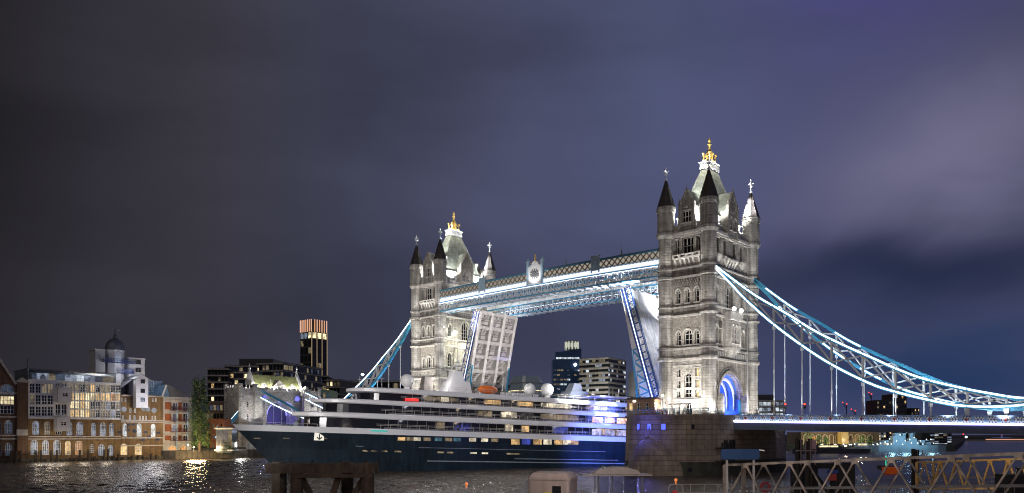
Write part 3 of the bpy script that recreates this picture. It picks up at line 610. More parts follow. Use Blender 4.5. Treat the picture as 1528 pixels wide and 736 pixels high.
# ================================================================== high level walkways
warm_lattice = lit('walkway_window_glow', (1.0, .72, .40), .38)
led_soft = lit('walkway_led', (.86, .90, 1.0), 1.15)
def make_walkway(label):
    T = thing('high_level_walkway', label, 'walkway', (-41.15, 0, 0), group='high level walkways')
    L_, Y0, Y1 = 34.95, -11.2, -7.5; cam_ = lambda x: .35*(1-(x/L_)**2)       # slight camber
    xs = [-L_+2*L_*k/32 for k in range(33)]
    def run(m, y0, y1, z0, z1):
        for a, b in zip(xs, xs[1:]): m.hexa([(a, y0, z0+cam_(a)), (b, y0, z0+cam_(b)), (b, y1, z0+cam_(b)), (a, y1, z0+cam_(a)), (a, y0, z1+cam_(a)), (b, y0, z1+cam_(b)), (b, y1, z1+cam_(b)), (a, y1, z1+cam_(a))])
    m = MB(); run(m, Y0-.1, Y1+.1, 48.05, 48.2); run(m, Y0+.5, Y1-.5, 48.2, 48.45); m.build('walkway_roof', mat('walkway_roof_metal', (.12, .16, .19), .5), T)
    for y in (Y0, Y1):
        for a, z0, z1 in ((.12, 47.8, 48.06), (.14, 44.5, 44.8), (.14, 42.15, 42.45)):
            m = MB(); run(m, y-a, y+a, z0, z1); m.build('blue_chord', blue, T)
    for ya, yb in ((Y0+.22, Y0+.26), (Y1-.26, Y1-.22)):
        m = MB(); run(m, ya, yb, 46.1, 47.8); m.build('window_band', mat('walkway_glazing', (.06, .055, .05), .25, emis=(1.0, .88, .72), es=.34, var=.5, vs=1.2), T)
    for y, nm in ((Y0, 'lattice_side'), (Y1, 'lattice_side')):
        m = MB(); n = 46
        for k in range(n):
            a = -L_+2*L_*k/n; b = -L_+2*L_*(k+1)/n
            m.bar((a, y, 46.15+cam_(a)), (b, y, 47.8+cam_(b)), .24, .14, (0, 1, 0)); m.bar((a, y, 47.8+cam_(a)), (b, y, 46.15+cam_(b)), .24, .14, (0, 1, 0))
        for k in range(0, n, 2):
            a = -L_+2*L_*(k+.5)/n; m.box(a-.16, a+.16, y-.1, y+.1, 46.85+cam_(a), 47.15+cam_(a))
        m.build(nm, mat('bronze_lattice', (.14, .125, .11), .5, var=.3), T)
        m = MB(); n = 36
        for k in range(n):
            a = -L_+2*L_*k/n; b = -L_+2*L_*(k+1)/n
            m.bar((a, y, 42.4+cam_(a)), (b, y, 44.5+cam_(b)), .13, .14, (0, 1, 0)); m.bar((a, y, 44.5+cam_(a)), (b, y, 42.4+cam_(b)), .13, .14, (0, 1, 0)); m.box(a-.09, a+.09, y-.1, y+.1, 42.4+cam_(a), 44.5+cam_(a))
        m.build('lower_lattice', mat('walkway_pale_iron', (.55, .60, .66), .5, var=.12, vs=.6), T)
    m = MB(); run(m, Y0+.1, Y0+.3, 44.8, 46.15); run(m, Y1-.3, Y1-.1, 44.8, 46.15); run(m, Y0+.3, Y1-.3, 44.75, 44.85)
    for k in range(64):
        a = -L_+.5+k*(2*L_-1)/63; m.box(a-.22, a+.22, Y1-.1, Y1+.06, 45.1, 45.9)
    m.build('frieze_panel', whitem, T)
    m = MB(); run(m, Y0-.04, Y0+.08, 44.95, 45.85); m.build('led_strip', led_soft, T)
    m = MB(); run(m, Y0-.2, Y0+.1, 46.0, 46.16)
    for k in range(70):
        a = -L_+.4+k*(2*L_-.8)/69; m.box(a-.14, a+.14, Y0-.16, Y0+.08, 45.78+cam_(a), 46.0+cam_(a))
    m.build('dentil_course', pblue, T)
    m = MB()
    for k in range(33):
        x = xs[k]; m.box(x-.12, x+.12, Y0+.1, Y1-.1, 42.2, 42.4)
        if k < 32: m.bar((x, Y0+.1, 42.3), (xs[k+1], Y1-.1, 42.3), .12); m.bar((x, Y1-.1, 42.3), (xs[k+1], Y0+.1, 42.3), .12)
    m.build('under_lattice', MATS['walkway_pale_iron'], T)
    m = MB(); run(m, Y0-.34, Y0-.22, 44.42, 44.46); m.build('under_led_strip', lit('walkway_wash', (.85, .88, 1.0), 5), T)
    for x in (-18.3, 18.3):       # plain square panels
        m = MB(); m.box(x-1.0, x+1.0, Y0-.22, Y0+.12, 45.9, 49.2); m.box(x-1.25, x+1.25, Y0-.28, Y0+.16, 49.2, 49.4)
        for e in (-1.05, 1.05): m.box(x+e-.16, x+e+.16, Y0-.32, Y0-.2, 45.4, 49.3)
        m.box(x-.5, x+.5, Y0-.3, Y0-.2, 46.8, 48.6)
        m.build('square_panel', pblue, T)
    # central heraldic panel with pinnacles and a small gilt top
    m = MB(); m.box(-2.2, 2.2, Y0-.3, Y0+.15, 45.3, 49.5); m.extr([(-2.2, Y0-.3, 49.5), (2.2, Y0-.3, 49.5), (1.2, Y0-.3, 50.1), (.6, Y0-.3, 50.9), (-.6, Y0-.3, 50.9), (-1.2, Y0-.3, 50.1)], (0, .4, 0))
    cp = m.build('crest_panel', whitem, T)
    m = MB()
    for e in (-2.3, 2.3): m.box(e-.3, e+.3, Y0-.4, Y0+.25, 45.0, 50.8); m.box(e-.42, e+.42, Y0-.5, Y0+.35, 50.8, 51.1); m.lathe(e, Y0-.08, [(.3, 51.1), (.32, 51.4), (.05, 51.9)], 6)
    m.build('pinnacle', pblue, cp)
    m = MB()
    for k in range(12):
        t = k*math.pi/6; m.bar((math.cos(t)*.55, Y0-.36, 47.7+math.sin(t)*.5), (math.cos(t)*1.45, Y0-.36, 47.7+math.sin(t)*1.3), .3, .12, (0, 1, 0))
    m.extr([(-.5, Y0-.45, 48.3), (.5, Y0-.45, 48.3), (.5, Y0-.45, 47.5), (0, Y0-.45, 46.9), (-.5, Y0-.45, 47.5)], (0, .15, 0))
    m.build('carved_emblem', mat('tarnished_metal', (.11, .11, .12), .5), cp)
    m = MB(); m.lathe(0, Y0-.1, [(.35, 50.9), (.4, 51.1), (.15, 51.3), (.3, 51.8), (.12, 52.1), (.22, 52.4), (.03, 52.8)], 8); m.box(-1.6, -.6, Y0-.2, Y0, 50.5, 50.62); m.box(.6, 1.6, Y0-.2, Y0, 50.5, 50.62); m.build('gilt_finial', gold, cp)
    for x in (8.6, 24.5):
        m = MB(); m.tube((x, Y0+1.2, 48.4), (x, Y0+1.2, 51.0), .06, .04, 6); m.box(x-.25, x+.25, Y0+1.0, Y0+1.4, 48.4, 48.9); m.extr([(x-.05, Y0+1.2, 49.0), (x+.4, Y0+1.2, 49.0), (x-.05, Y0+1.2, 50.4)], (0, .06, 0)); m.build('roof_stub_mast', steel, T)
    return T
walk_near = make_walkway('nearer high walkway with a white lit band and a pale crest panel at its middle')
walk_far = dup(walk_near, loc=(-41.15, 0, 0), rz=math.pi, label='rear high walkway, its pale blue lattice underside seen below the nearer walkway')

# ================================================================== side spans
def ztop(x): return 12.0-(x-15)*.0214
X0, X1 = 10.7, 96.0
UP = [(6.2, 43.0), (10.5, 39.3), (15.3, 35.4), (21.5, 31.2), (26.5, 27.6), (31.7, 24.5), (36.5, 21.9), (40.5, 19.7), (45, 17.6), (50.6, 15.8), (55, 14.65), (59.5, 13.75), (63, 14.3), (70, 16.8), (80, 20.1), (92.7, 24.0)]
LO = [(6.2, 42.7), (10, 38.5), (12.8, 35.3), (18.4, 29.9), (24.3, 25.0), (30, 20.9), (36.5, 17.2), (40.6, 15.6), (45.8, 14.0), (50, 13.0), (53.5, 12.62), (57, 12.6), (60, 12.85), (66, 13.9), (80, 17.6), (92.7, 21.5)]
def interp(T, x):
    for (a, b), (c, d) in zip(T, T[1:]):
        if a <= x <= c: return b+(d-b)*(x-a)/(c-a)
    return T[-1][1] if x > T[-1][0] else T[0][1]
HANG = [7.65+5.5*k for k in range(1, 16)]
def smooth_curve(T, n=64):
    """Catmull-Rom through the measured points"""
    out = []
    for i in range(len(T)-1):
        p0 = T[max(i-1, 0)]; p1 = T[i]; p2 = T[i+1]; p3 = T[min(i+2, len(T)-1)]
        for k in range(4):
            t = k/4; out.append(tuple(.5*((2*p1[j])+(-p0[j]+p2[j])*t+(2*p0[j]-5*p1[j]+4*p2[j]-p3[j])*t*t+(-p0[j]+3*p1[j]-3*p2[j]+p3[j])*t**3) for j in range(2)))
    return out+[T[-1]]
UPS, LOS = smooth_curve(UP), smooth_curve(LO)
chain_white = mat('chain_white_iron', (.74, .76, .78), .45, var=.1)
def make_chain(side, label, mirror=False):
    """side -1: down river side, +1: up river side; local x runs from the tower outwards"""
    T = thing('suspension_chain', label, 'suspension chain', (0, 0, 0), group='suspension chains'); y = side*9.4; sg = -1 if mirror else 1
    if mirror: T.location = (-82.3, 0, 0)
    Pt = lambda x, z, yy=y: Vector((sg*x, yy, z))
    up = (0, 1, 0)
    for nm, C_ in (('upper_chord', UPS), ('lower_chord', LOS)):
        m = MB()
        for yy in (y-.32, y+.32): m.path([Pt(x, z, yy) for x, z in C_], .62, .12, up)
        m.path([Pt(x, z+.28) for x, z in C_], .1, .7, up); m.path([Pt(x, z-.28) for x, z in C_], .1, .7, up)
        ch = m.build(nm, mat('chain_bright_blue', (.07, .36, .58), .45, var=.1), T)
        lst = [(x, z) for x, z in C_]
        if side > 0 or mirror:      # these sides show mostly blue iron with broken lines of light
            for x0, x1 in (((9, 16), (24, 29), (60, 75)) if nm == 'upper_chord' and not mirror else ((12, 19), (21.5, 27), (29, 33), (36, 46), (58, 64)) if not mirror else ((6, 60),) if nm == 'upper_chord' and side < 0 else ((60, 93),)):
                q = [(x0+(x1-x0)*k/14, interp(C_, x0+(x1-x0)*k/14)) for k in range(15)]
                m = MB(); m.path([Pt(x, z+.05, y-.46) for x, z in q], .26, .1, up); m.build('led_strip', ledw, ch)
        else:
            m = MB(); cuts = [6.3]+[h_+.0 for h_ in HANG]
            for xa, xb in zip(cuts, cuts[1:]):
                q = [(xa+.1+(xb-xa-.2)*k/5, interp(C_, xa+.1+(xb-xa-.2)*k/5)) for k in range(6)]; m.path([Pt(x, z+(.1 if nm == 'upper_chord' else 0), y-.46) for x, z in q], .28, .1, up)
            m.build('led_strip', ledw, ch)
    m = MB()
    pan = [x for x in HANG]
    for a, b in zip([7.65]+pan, pan):
        ua, la, ub, lb = interp(UPS, a), interp(LOS, a), interp(UPS, b), interp(LOS, b)
        if ub-lb < .75: continue
        for yy in (y-.22, y+.22):
            if ua-la > .6:
                m.bar(Pt(a, ua-.3, yy), Pt(b, lb+.3, yy), .25, .14, up); m.bar(Pt(a, la+.3, yy), Pt(b, ub-.3, yy), .25, .14, up)
            m.bar(Pt(b, lb, yy), Pt(b, ub, yy), .34, .16, up)
    m.build('bracing', chain_white, T)
    for x in HANG:
        z = interp(LOS, x)
        zb = ztop(x)-.9
        if z-zb < .3: continue
        m = MB(); 
        if z-zb > 3: m.tube(Pt(x, zb), Pt(x, z-.3), .11, .11, 8); m.tube(Pt(x, (z+zb)/2-.35), Pt(x, (z+zb)/2+.35), .17, .17, 8); m.lathe(sg*x, y, [(.3, z-1.1), (.36, z-.5), (.2, z-.3)], 8); m.lathe(sg*x, y, [(.2, zb), (.24, zb+.9), (.12, zb+1.3)], 8)
        else: m.extr([Pt(x-.42, z-.3, y-.2), Pt(x+.42, z-.3, y-.2), Pt(x+.12, zb, y-.2), Pt(x-.12, zb, y-.2)], (0, .4, 0))
        m.build('hanger', chain_white, T)
    return T
make_chain(-1, 'white lit suspension chain on the near side of the closer tower')
make_chain(1, 'cyan blue suspension chain behind the white one, right of the closer tower')
make_chain(-1, 'steep blue and white chain falling left from the farther tower', True)
make_chain(1, 'chain on the hidden upriver side left of the farther tower', True)

def make_span(label, mirror):
    sg = -1 if mirror else 1; T = thing('side_span_deck', label, 'bridge deck', (-82.3 if mirror else 0, 0, 0), group='side spans of the road deck'); B = (lambda m, x0, x1, y0, y1, dz0, dz1: m.hexa([(sg*x0, y0, ztop(x0)+dz0), (sg*x1, y0, ztop(x1)+dz0), (sg*x1, y1, ztop(x1)+dz0), (sg*x0, y1, ztop(x0)+dz0), (sg*x0, y0, ztop(x0)+dz1), (sg*x1, y0, ztop(x1)+dz1), (sg*x1, y1, ztop(x1)+dz1), (sg*x0, y1, ztop(x0)+dz1)]))
    m = MB(); B(m, X0, X1, -9.8, 9.8, -1.35, -1.1); m.build('road_slab', asphalt, T)
    for s in (-1, 1):
        m = MB(); B(m, X0, X1, s*10.0-.18, s*10.0+.18, -2.95, -1.45); B(m, X0, X1, s*10.05-.3, s*10.05+.3, -1.6, -1.38); B(m, X0, X1, s*10.0-.3, s*10.0+.3, -3.05, -2.93)
        x = 18.7
        while x < X1-.3: B(m, x-.1, x+.1, s*10.0-.26, s*10.0+.26, -2.93, -1.6); x += 5.5
        m.build('edge_girder', mat('girder_blue_grey', (.10, .13, .19), .5, var=.15), T)
        m = MB(); B(m, X0, X1, s*10.38-.06, s*10.38+.06, -1.56, -1.36); m.build('led_strip', ledw, T)
        m = MB(); B(m, X0, X1, s*10.44-.05, s*10.44+.05, -1.34, -1.28); m.build('parapet_wash_strip', lit('parapet_wash', (.72, .80, 1.0), 13), T)
        m = MB(); B(m, X0, X1, s*10.36-.05, s*10.36+.05, -1.64, -1.6); m.build('girder_wash_strip', lit('girder_wash', (.45, .42, 1.0), 3.0), T)
        m = MB(); B(m, X0, X1, s*10.1-.12, s*10.1+.12, -.16, 0); B(m, X0, X1, s*10.1-.12, s*10.1+.12, -1.38, -1.22)
        x = 13.2-5.5/3*1.5
        posts = []
        while x < X1-.3:
            if x > X0+.3: B(m, x-.24, x+.24, s*10.1-.2, s*10.1+.2, -1.36, .03)
            posts.append(x); x += 5.5/3
        pr = m.build('parapet', mat('parapet_blue', (.30, .44, .70), .45, var=.1), T)
        m = MB()
        for a, b in zip(posts, posts[1:]):
            a = max(a, X0)+.24; b -= .24; n = 3
            for k in range(n):
                p, q = a+(b-a)*k/n, a+(b-a)*(k+1)/n
                for za, zb in ((-1.2, -.18), (-.18, -1.2)): m.bar((sg*p, s*10.12, ztop(p)+za), (sg*q, s*10.12, ztop(q)+zb), .12, .08, (0, 1, 0))
        m.build('ornamental_lattice', whitem, pr)
        m = MB(); x = 13.2
        B(m, X0, X1, s*10.1-.05, s*10.1-.02, -1.22, -.16); m.build('backing_panel', mat('parapet_backing', (.09, .13, .22), .5), pr)
        k = 0; x = 13.2
        while x < X1-2 and s < 0 and not mirror:
            m = MB(); m.extr([(x-.14, -10.36, ztop(x)-.5), (x+.14, -10.36, ztop(x)-.5), (x+.14, -10.36, ztop(x)-.85), (x, -10.36, ztop(x)-1.05), (x-.14, -10.36, ztop(x)-.85)], (0, .07, 0)); m.build('red_shield', mat('red_enamel', (.45, .03, .03), .4), pr); x += 5.5
    m = MB(); x = 13.2
    while x < X1: B(m, x-.2, x+.2, -9.8, 9.8, -2.9, -1.36); x += 5.5
    for y in (-6, -2, 2, 6): B(m, X0, X1, y-.15, y+.15, -2.4, -1.36)
    m.build('cross_girders', mat('girder_dark', (.05, .055, .06), .6), T)
    return T
make_span('right hand road deck with blue and white parapet and a glowing white line below', False)
make_span('left hand road deck behind the ship and the farther tower', True)
# south pier approach + north road beyond the frame are covered by the spans

# ================================================================== raised bascules
def make_leaf(label, px_, direction, ang, south):
    T = thing('bascule_leaf', label, 'bascule', (px_, 0, 11.4), group='raised road bascules')
    a = Vector((direction*math.sin(ang), 0, math.cos(ang))); n = Vector((-direction*math.cos(ang), 0, math.sin(ang)))
    M_ = Matrix(((a.x, 0, n.x, 0), (0, 1, 0, 0), (a.z, 0, n.z, 0), (0, 0, 0, 1)))
    LL = 31.8; YW = 7.5
    def mbm():
        m = MB(); m.M = M_; return m
    dep = lambda l: 1.1+2.9*max(0, 1-l/LL)**1.3
    cream = mat('bascule_cream_iron', (.64, .60, .57), .55, var=.18, vs=.8)
    m = mbm(); m.box(-2, LL, -YW, YW, -.22, 0); m.build('deck_plate', mat('bascule_plate', (.27, .25, .235), .6, var=.25, vs=.5), T)
    m = mbm(); m.box(0, LL, -4.6, 4.6, 0, .05); m.build('road_surface', mat('bascule_road', (.33, .33, .335), .7, var=.32, vs=.35, streak=.35), T)
    m = mbm()
    for y in (-4.7, 4.7): m.box(0, LL, y-.12, y+.12, .0, .2)
    for k in range(12): m.box(k*2.6+.5, k*2.6+2.0, -.07, .07, .05, .056); m.box(k*2.6+.2, k*2.6+.28, -4.5, 4.5, .05, .058); m.box(k*2.6+.2, k*2.6+.3, -7.3, -4.85, .0, .06); m.box(k*2.6+.2, k*2.6+.3, 4.85, 7.3, .0, .06)
    for y in (-2.3, 2.3): m.box(0, LL, y-.05, y+.05, .05, .056)
    m.build('kerb', mat('kerb_blue_grey', (.2, .24, .3), .6), T)
    for y in (-YW+.25, -2.45, 2.45, YW-.25):
        m = mbm()
        N_ = 10
        for k in range(N_):
            l0, l1 = -2+(LL+2)*k/N_, -2+(LL+2)*(k+1)/N_; d0, d1 = dep(max(l0, 0)), dep(max(l1, 0)); w = .22
            m.hexa([(l0, y-w, -d0), (l1, y-w, -d1), (l1, y+w, -d1), (l0, y+w, -d0), (l0, y-w, -.22), (l1, y-w, -.22), (l1, y+w, -.22), (l0, y+w, -.22)])
            m.hexa([(l0, y-.5, -d0-.1), (l1, y-.5, -d1-.1), (l1, y+.5, -d1-.1), (l0, y+.5, -d0-.1), (l0, y-.5, -d0), (l1, y-.5, -d1), (l1, y+.5, -d1), (l0, y+.5, -d0)])
        m.build('main_girder', cream, T)
    m = mbm(); rows = [LL-.2-4.0*k for k in range(9)]
    for l in rows:
        d = dep(l); m.box(l-.16, l+.16, -YW+.3, YW-.3, -d*.88, -.2); m.box(l-.5, l+.5, -YW+.3, YW-.3, -d*.88-.1, -d*.88)
    for y0 in (-4.9, 0, 4.9):
        for l in rows[:-1]:
            m.box(l-4, l, y0-.07, y0+.07, -.6, -.22); m.box(l-3.3, l-2.5, y0-1.9, y0-.3, -.5, -.22); m.box(l-3.3, l-2.5, y0+.3, y0+1.9, -.5, -.22); m.box(l-1.5, l-.7, y0-1.9, y0-.3, -.5, -.22); m.box(l-1.5, l-.7, y0+.3, y0+1.9, -.5, -.22)
            m.box(l-2.1, l-1.9, y0-2.2, y0+2.2, -.6, -.2)
            d = dep(l-3.5)*.8; m.bar((l-3.8, y0-2.0, -d), (l-.2, y0+2.0, -dep(l)*.8), .2)
    m.build('cross_girders', mat('bascule_grey_iron', (.46, .43, .41), .6, var=.2), T)
    for y in (-YW, YW):      # side girders, parapets and led lines
        s = -1 if y < 0 else 1
        m = mbm(); m.box(0, LL, y-.1, y+.1, -.9, .15); m.box(0, LL, y+s*.02-.16, y+s*.02+.16, -.95, -.85); m.box(0, LL, y-.14, y+.14, 1.25, 1.42)
        for k in range(19): m.box(k*1.75-.1, k*1.75+.1, y-.12, y+.12, .1, 1.3)
        sd = m.build('side_parapet', dblue, T)
        m = mbm()
        for k in range(36):
            l0, l1 = k*.875, k*.875+.875; m.bar((l0, y+s*.05, .2), (l1, y+s*.05, 1.25), .1, .1, (0, 1, 0)); m.bar((l0, y+s*.05, 1.25), (l1, y+s*.05, .2), .1, .1, (0, 1, 0))
        m.build('ornamental_lattice', whitem, sd)
        m = mbm(); m.box(.5, LL, y+s*.12-.03, y+s*.12+.03, -.5, -.28); m.build('led_strip', lit('leaf_led', (.80, .82, 1.0), 2.2), sd)
        m = mbm()
        for k in range(7):       # blue lattice truss under the side, deep at the root
            l0, l1 = k*2.6-1, k*2.6+1.6; d0, d1 = dep(max(0, l0))+1.5*max(0, 1-l0/18), dep(l1)+1.5*max(0, 1-l1/18)
            m.bar((l0, y, -d0), (l1, y, -d1), .5, .3, (0, 1, 0)); m.bar((l0, y, -.8), (l1, y, -d1), .36, .22, (0, 1, 0)); m.bar((l1, y, -.8), (l1, y, -d1), .3, .2, (0, 1, 0))
        m.build('side_truss', blue, T)
    m = mbm()
    for y in (-6.9, 6.9): m.ball((LL-.2, y, 1.0), .22, 8, 5)
    m.build('amber_marker_lamp', lit('amber_lamp', (1.0, .45, .08), 4), T)
    return T
ANG = math.atan2(9.2, 29.8)
make_leaf('raised bascule at the closer tower, showing its pale road surface and lit lattice parapet', -8.0, -1, ANG, False)
make_leaf('raised bascule at the farther tower, showing its cream girders from below', -74.3, 1, ANG, True)

# ================================================================== on the near pier
T = thing('control_cabin', 'small brown flat roofed control cabin at the edge of the near pier', 'cabin', (-5.3, -18.6, 11.96))
brown = mat('cabin_brown', (.30, .19, .12), .7, var=.15)
for s, fr in ((0, Fr((0, -1.9, 0), (1, 0, 0), (0, -1, 0))), (1, Fr((2.9, 0, 0), (0, 1, 0), (1, 0, 0))), (2, Fr((0, 1.9, 0), (-1, 0, 0), (0, 1, 0))), (3, Fr((-2.9, 0, 0), (0, -1, 0), (-1, 0, 0)))):
    hw = 2.9 if s in (0, 2) else 1.9; ops = [dict(u=u, w=.9, z=1.0, h=1.6) for u in ((-1.9, .1, 1.9) if s in (0, 2) else (0,))]
    m = MB(); facade(m, fr, -hw, hw, 0, 3.3, ops, .15); w = m.build('cabin_wall', brown, T)
    for i, o in enumerate(ops): window(fr, o, [whitem, glass_y if (s == 0 and i == 0) else glass_d], w, 2, 2, .15, .08)
m = MB(); m.box(-3.3, 3.3, -2.3, 2.3, 3.3, 3.5); m.box(-2.9, 2.9, -1.9, 1.9, 3.5, 3.7); m.build('flat_roof', mat('cabin_roof', (.09, .07, .06), .7), T)
m = MB(); m.box(-1.3, -.7, -2.05, -1.9, 2.8, 3.1); m.build('outside_lamp', lit('cabin_lamp', (1, .9, .75), 5), T)
T = thing('pier_railing', 'thin blue railing round the rim of the near pier', 'railing', (0, 0, 11.95)); m = MB()
plan = pier_plan(PW-.3, PS, PN-.3, 20)[:21]
for z in (.45, .8, 1.15): m.path([(x, y, z) for x, y in plan], .06)
for x, y in plan: m.box(x-.05, x+.05, y-.05, y+.05, 0, 1.2)
m.build('rails', blue, T)
def lamp_post(name, label, loc, h, col, s, arms=True):
    T = thing(name, label, 'street lamp', loc); m = MB(); m.lathe(0, 0, [(.16, 0), (.16, .5), (.07, .7), (.06, h)], 8)
    if arms: m.bar((-.7, 0, h-1.3), (.7, 0, h-1.3), .07); m.box(-.75, -.55, -.1, .1, h-1.5, h-1.2); m.box(.55, .75, -.1, .1, h-1.5, h-1.2)
    m.build('post', mat('black_iron', (.02, .02, .022), .5), T); m = MB(); m.ball((0, 0, h+.2), .26, 10, 8); m.build('globe', lit('globe_'+name, col, s), T, smooth=True)
    return T
lamp_post('street_lamp', 'black lamp post with a warm glowing globe before the closer tower', (-1.6, -17.2, 11.95), 3.9, (1, .72, .42), 7)
T = thing('signal_mast', 'thin tall signal pole on a blue frame left of the brown cabin', 'mast', (-9.3, -15.6, 11.95)); m = MB(); m.tube((0, 0, 0), (0, 0, 9.0), .06, .04, 6); m.tube((1.6, -1.0, 0), (1.6, -1.0, 5.6), .06, .04, 6); m.build('poles', steel, T)
m = MB()
for z in (1.8, 3.4):
    m.path([(-1, -.8, z), (1.8, -.8, z), (1.8, .8, z), (-1, .8, z), (-1, -.8, z)], .1)
for x in (-1, .4, 1.8):
    for y in (-.8, .8): m.bar((x, y, 0), (x, y, 4.2), .1)
m.build('frame', mat('cyan_steel', (.08, .34, .48), .5), T)
T = thing('entrance_barrier', 'dark low canopy and gate before the doorway of the closer tower', 'barrier', (1.0, -14.6, 11.96)); m = MB(); m.box(-2.6, 2.2, -.5, .5, 2.3, 2.5); m.build('canopy', mat('canopy_dark', (.04, .03, .03), .6), T); m = MB()
for x in (-2.5, -.2, 2.1): m.box(x-.06, x+.06, -.06, .06, 0, 2.3)
for k in range(16): m.box(-2.4+k*.3-.02, -2.4+k*.3+.02, .3, .34, 0, 1.1)
m.build('posts', steel, T)
T = thing('road_barrier', 'striped red and white road barrier on the near pier beside the cabin', 'barrier', (-.2, -20.2, 11.96)); m = MB(); m.mi = 0; m.box(-1.6, 1.6, -.06, .06, .6, 1.0); m.mi = 1
for k in range(4): m.box(-1.5+k*.8, -1.1+k*.8, -.07, .07, .59, 1.01)
m.box(-1.4, -1.3, -.3, .3, 0, .6); m.box(1.3, 1.4, -.3, .3, 0, .6); m.build('board', [whitem, mat('red_enamel')], T)
# traffic signals and road lamps on the right span
for px, X in ((1172, 20.0), (1201, 24.6)):
    p = on_y(px, 600, -8.6); T = thing('traffic_signal', 'red traffic signal on the deck, '+('nearest the closer tower' if px < 1190 else 'second from the closer tower'), 'traffic light', (p.x, -8.6, ztop(p.x)-1.1), group='traffic signals on the deck')
    m = MB(); m.lathe(0, 0, [(.07, 0), (.06, 3.4)], 6); m.build('post', MATS['black_iron'], T); m = MB(); m.box(-.2, .2, -.15, .15, 2.3, 3.4); m.build('housing', MATS['black_iron'], T)
    m = MB(); m.ball((0, -.16, 3.15), .16, 8, 5); m.ball((.1, -.1, 3.15), .14, 8, 5); m.build('red_lens', lit('red_signal', (1, .04, .03), 5), T)

# floodlights of the bridge: fixture + its light
def flood(label, loc, tgt, power, angle=60, col=warmw, blend=.7, size=.25, glow=None, off=.9):
    T = flood_fixture('floodlight', label, loc, tgt, glow); d = (Vector(tgt)-Vector(loc)).normalized()
    lamp('flood_beam', Vector((0, 0, .5))+d*off, power, col, 'SPOT', None, size, angle, blend, T).rotation_euler = d.to_track_quat('-Z', 'Y').to_euler()
    return T
for i, cx in enumerate((0, -82.3)):
    w = 'closer tower' if i == 0 else 'farther tower'; k = 1 if i == 0 else 1.7; sx = 1 if i == 0 else -1
    flood('floodlight at the pier nose washing the lower wall of the '+w, (cx+3.4, -19.5, 11.95), (cx+2.4, -9.5, 19), 5500*k, 75)
    flood('second floodlight at the pier nose left of the first before the '+w, (cx-1.2, -20.8, 11.95), (cx-3, -9.5, 19.5), 5500*k, 75)
    flood('narrow floodlight reaching the upper wall of the '+w, (cx+1.2, -23.6, 11.95), (cx+0, -9.5, 47), 17000*k, 46)
    flood('floodlight on the road washing the bank side of the '+w, (cx+sx*16, -8.2, 10.9), (cx+sx*5, -4, 23), 5500*k, 80)
    flood('upriver floodlight on the road washing the bank side of the '+w, (cx+sx*16, 8.2, 10.9), (cx+sx*5, 4, 23), 5000*k, 80)
    flood('floodlight on the road aimed at the top of the '+w, (cx+sx*22, 0, 10.8), (cx+sx*5, 0, 44), 17000*k, 50)
    for a in (-1, 1):
        for b in (-1, 1):
            p_ = 5200 if i == 0 else 5600
            flood('roof floodlight behind the battlements of the %s, %s %s corner' % (w, 'right' if a > 0 else 'left', 'rear' if b > 0 else 'front'), (cx+a*5.35, b*5.4, 52.0), (cx+a*2.4, b*4.6, 60), p_*1.5, 120, (1, .99, .96), off=.35)
            lamp('roof_spot', (cx+a*2.75, b*9.5, 53.0), p_*1.0, (1, .99, .96), 'SPOT', (cx+a*1.2, b*6, 60), .15, 110, .6)
            lamp('turret_wash', (cx+a*3.9, b*8.7, 52.2), 500 if b > 0 else 260, coolw, 'POINT', None, .15)
    for b in (-1, 1):
        lamp('vault_wash', (cx, b*2.5, 13.2), 3400, (.05, .10, 1.0), 'POINT', None, .3)
flood('floodlight lighting the rear right turret of the closer tower', (3.4, 3.4, 59.6), (5.1, 10.0, 58.6), 46000, 52, coolw, off=.4)
flood('floodlight lighting the rear right turret of the farther tower', (-78.9, 3.4, 59.6), (-77.25, 10.0, 58.6), 22000, 52, coolw, off=.4)
# the two bright lamps on the balcony of the closer tower and the star-bright one on the farther tower
for k, y in enumerate((-1.9, 1.5)):
    T = flood('round bright lamp on the balcony of the closer tower, %s of the pair' % ('left' if k == 0 else 'right'), (6.6, y, 34.4), (9.5, y, 30), 600, 120, glow=lit('balcony_lamp', (1, .98, .95), 14))
    m = MB(); m.ball((.15, 0, .55), .42, 10, 6); m.build('bulb', MATS['balcony_lamp'], T)
p = on_x(677, 497, -76.9)
T = flood('star bright lamp on the river wall of the farther tower under the walkway', (p.x+.4, p.y, p.z-.5), (-66, -4, 22), 3000, 120, (.95, 1, .9), glow=lit('star_lamp', (.96, 1.0, .96), 16)); m = MB(); m.ball((.1, 0, .5), .55, 10, 6); m.build('bulb', MATS['star_lamp'], T)
lamp('river_wall_wash', (p.x+4.5, p.y+1, p.z-3), 2600, (1, .96, .72), 'POINT', None, .3)
# light on the bascules, walkways and chains
flood('floodlight on the near pier aimed across at the farther bascule', (-9.3, -11.0, 12.0), (-69.5, 1, 33), 105000, 34, (1, .97, .95))
flood('blue floodlight low on the near pier aimed at the foot of the farther bascule', (-11.6, 2.0, 11.0), (-72, 6, 19), 260000, 26, (.12, .16, 1.0))
for y in (-5.2, 5.2): flood('floodlight on the river wall of the closer tower shining on the raised road, %s' % ('near side' if y < 0 else 'far side'), (-5.1, y, 36.5), (-12.0, y*.5, 26), 6000, 110, coolw)
flood('blue floodlight at the foot of the closer tower lighting the blue bascule truss', (-9.8, -13.6, 11.96), (-9.9, -6.5, 24), 3500, 100, (.1, .3, 1.0))
for x, s in ((-7.0, -1), (-75.3, 1)):
    for y in (-13.5, 6.0): flood('floodlight below the %s walkway end at the %s tower' % ('nearer' if y < 0 else 'rear', 'closer' if s < 0 else 'farther'), (x, y*.78, 37.5), (x+s*26, y*.9, 43.5), 30000, 75, coolw)
